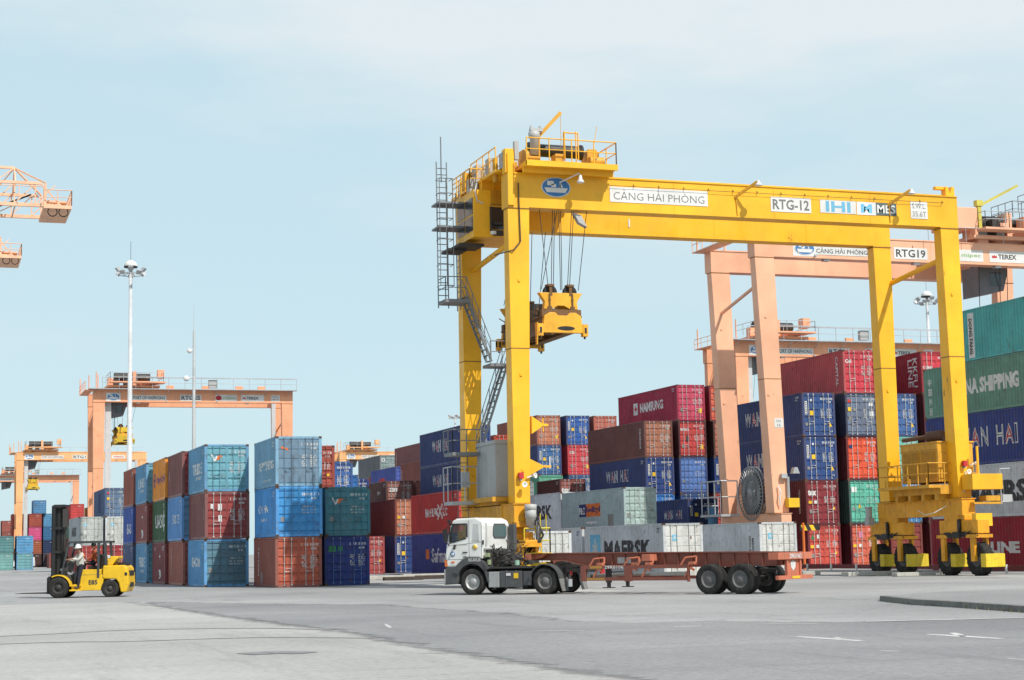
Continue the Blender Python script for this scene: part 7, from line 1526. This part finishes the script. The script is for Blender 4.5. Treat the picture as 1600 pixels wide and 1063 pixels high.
for x in (-1.35, 1.35):
    for y in (.12, 1.58): wheel(vn, (x, y, .33), (0, 1, 0), .33, .2, .2)
gr = thing('guard_rail', 'low dark red barrier rail on white posts along the container stacks', 'barrier', (51.0, 64.0, 0))
m = MB(); m.box(-.08, .08, 0, 38.5, .18, .42); m.build('rail_beam', material('barrier_red_paint', (.16, .022, .03), rough=.6, dirt=.4), gr)
for i in range(14):
    m = MB(); m.box(-.16, -.085, i * 2.9 + .2, i * 2.9 + .32, 0, .45); m.build('post', WHITEP, gr)
SLAB = material('pale_concrete_block', (.50, .49, .44), rough=.9, dirt=.5, scale=2)
TIMB = material('dark_timber', (.07, .055, .045), rough=.9, dirt=.4)
sheet('runway_strip', [(45.6, 55), (48.6, 55), (48.6, 99), (45.6, 99)], .006, CONC, 'concrete runway under the right-hand crane wheels')
sheet('runway_strip', [(23.4, 62), (26.4, 62), (26.4, 104), (23.4, 104)], .006, CONC, 'concrete runway under the left-hand crane wheels')
for i, (x, y, lx, ly, lz, mt, lb) in enumerate(((44.0, 82.0, 2.6, .8, .22, SLAB, 'pale concrete block on the ground before the coral-red container'), (45.6, 77.0, 3.0, .7, .20, SLAB, 'pale concrete block beside the rear yellow crane wheels'), (46.0, 73.6, 2.2, .5, .18, SLAB, 'short pale concrete block between the yellow crane wheels'), (26.8, 104.0, 4.6, .9, .22, SLAB, 'long pale concrete block beyond the royal-blue container'), (31.4, 107.0, 4.5, .8, .24, SLAB, 'pale concrete block under the cursive navy container'), (27.2, 99.6, 2.4, .5, .20, TIMB, 'dark timber baulk beyond the royal-blue container'), (30.2, 101.5, 3.4, .5, .22, TIMB, 'dark timber baulk before the truck cab'), (36.2, 86.3, 6.5, .6, .30, SLAB, 'pale concrete beam seen through the trailer side guard'), (35.0, 84.6, 3.2, .5, .26, TIMB, 'dark timber baulk seen under the trailer'), (42.5, 88.2, 4.0, .6, .30, SLAB, 'pale concrete beam behind the trailer wheels'))):
    m = MB(); m.box(-lx / 2, lx / 2, -ly / 2, ly / 2, 0, lz); o = m.build('concrete_beam' if mt is SLAB else 'timber_baulk', mt, None, bevel=.02); o.location = (x, y, 0.005); o.rotation_euler = (0, 0, random.uniform(-.03, .03)); tag(o, lb, 'concrete block' if mt is SLAB else 'timber')
hp_ = thing('hazard_post', 'orange post with a yellow and black board beside the coral-red container', 'post', (53.6, 98.6, 0))
m = MB(); m.tube((0, 0, 0), (0, 0, 3.0), .09, 8); m.build('post', LETO, hp_)
m = MB(); m.box(-.25, 1.2, -.03, .03, 2.5, 2.85); hb_ = m.build('board', BLACK, hp_)
m = MB(); [m.add([(x, -.034, 2.5), (x + .3, -.034, 2.5), (x + .12, -.034, 2.85), (x - .18, -.034, 2.85)], [(0, 1, 2, 3)]) for x in (.0, .6)]; m.build('stripe', LETY, hb_)
# tufts of weeds along the kerb and the runway
GRS = material('dry_green_weed', (.14, .15, .06), rough=.9, dirt=.3, dirtcol=(.2, .17, .08))
m = MB()
for k in range(480):
    c_ = random.choice(front) if k < 120 else (random.gauss(47.0, .8), random.gauss(74.5, .5)) if k < 300 else (random.gauss(33.0, .6), random.gauss(103.5, .4))
    x = c_[0] + random.gauss(-.02, .06); y = c_[1] + random.gauss(0, .15); hh = random.uniform(.04, .12) if k < 120 else random.uniform(.1, .3); a = random.uniform(0, PI); w_ = .012 if k < 120 else .02; l_ = random.uniform(-.06, .06)
    m.add([(x - w_ * math.cos(a), y - w_ * math.sin(a), 0), (x + w_ * math.cos(a), y + w_ * math.sin(a), 0), (x + l_, y + l_, hh)], [(0, 1, 2)])
tag(m.build('weed_grass', GRS), 'sparse weeds growing along the kerb and runway edges', 'weeds', kind='stuff')
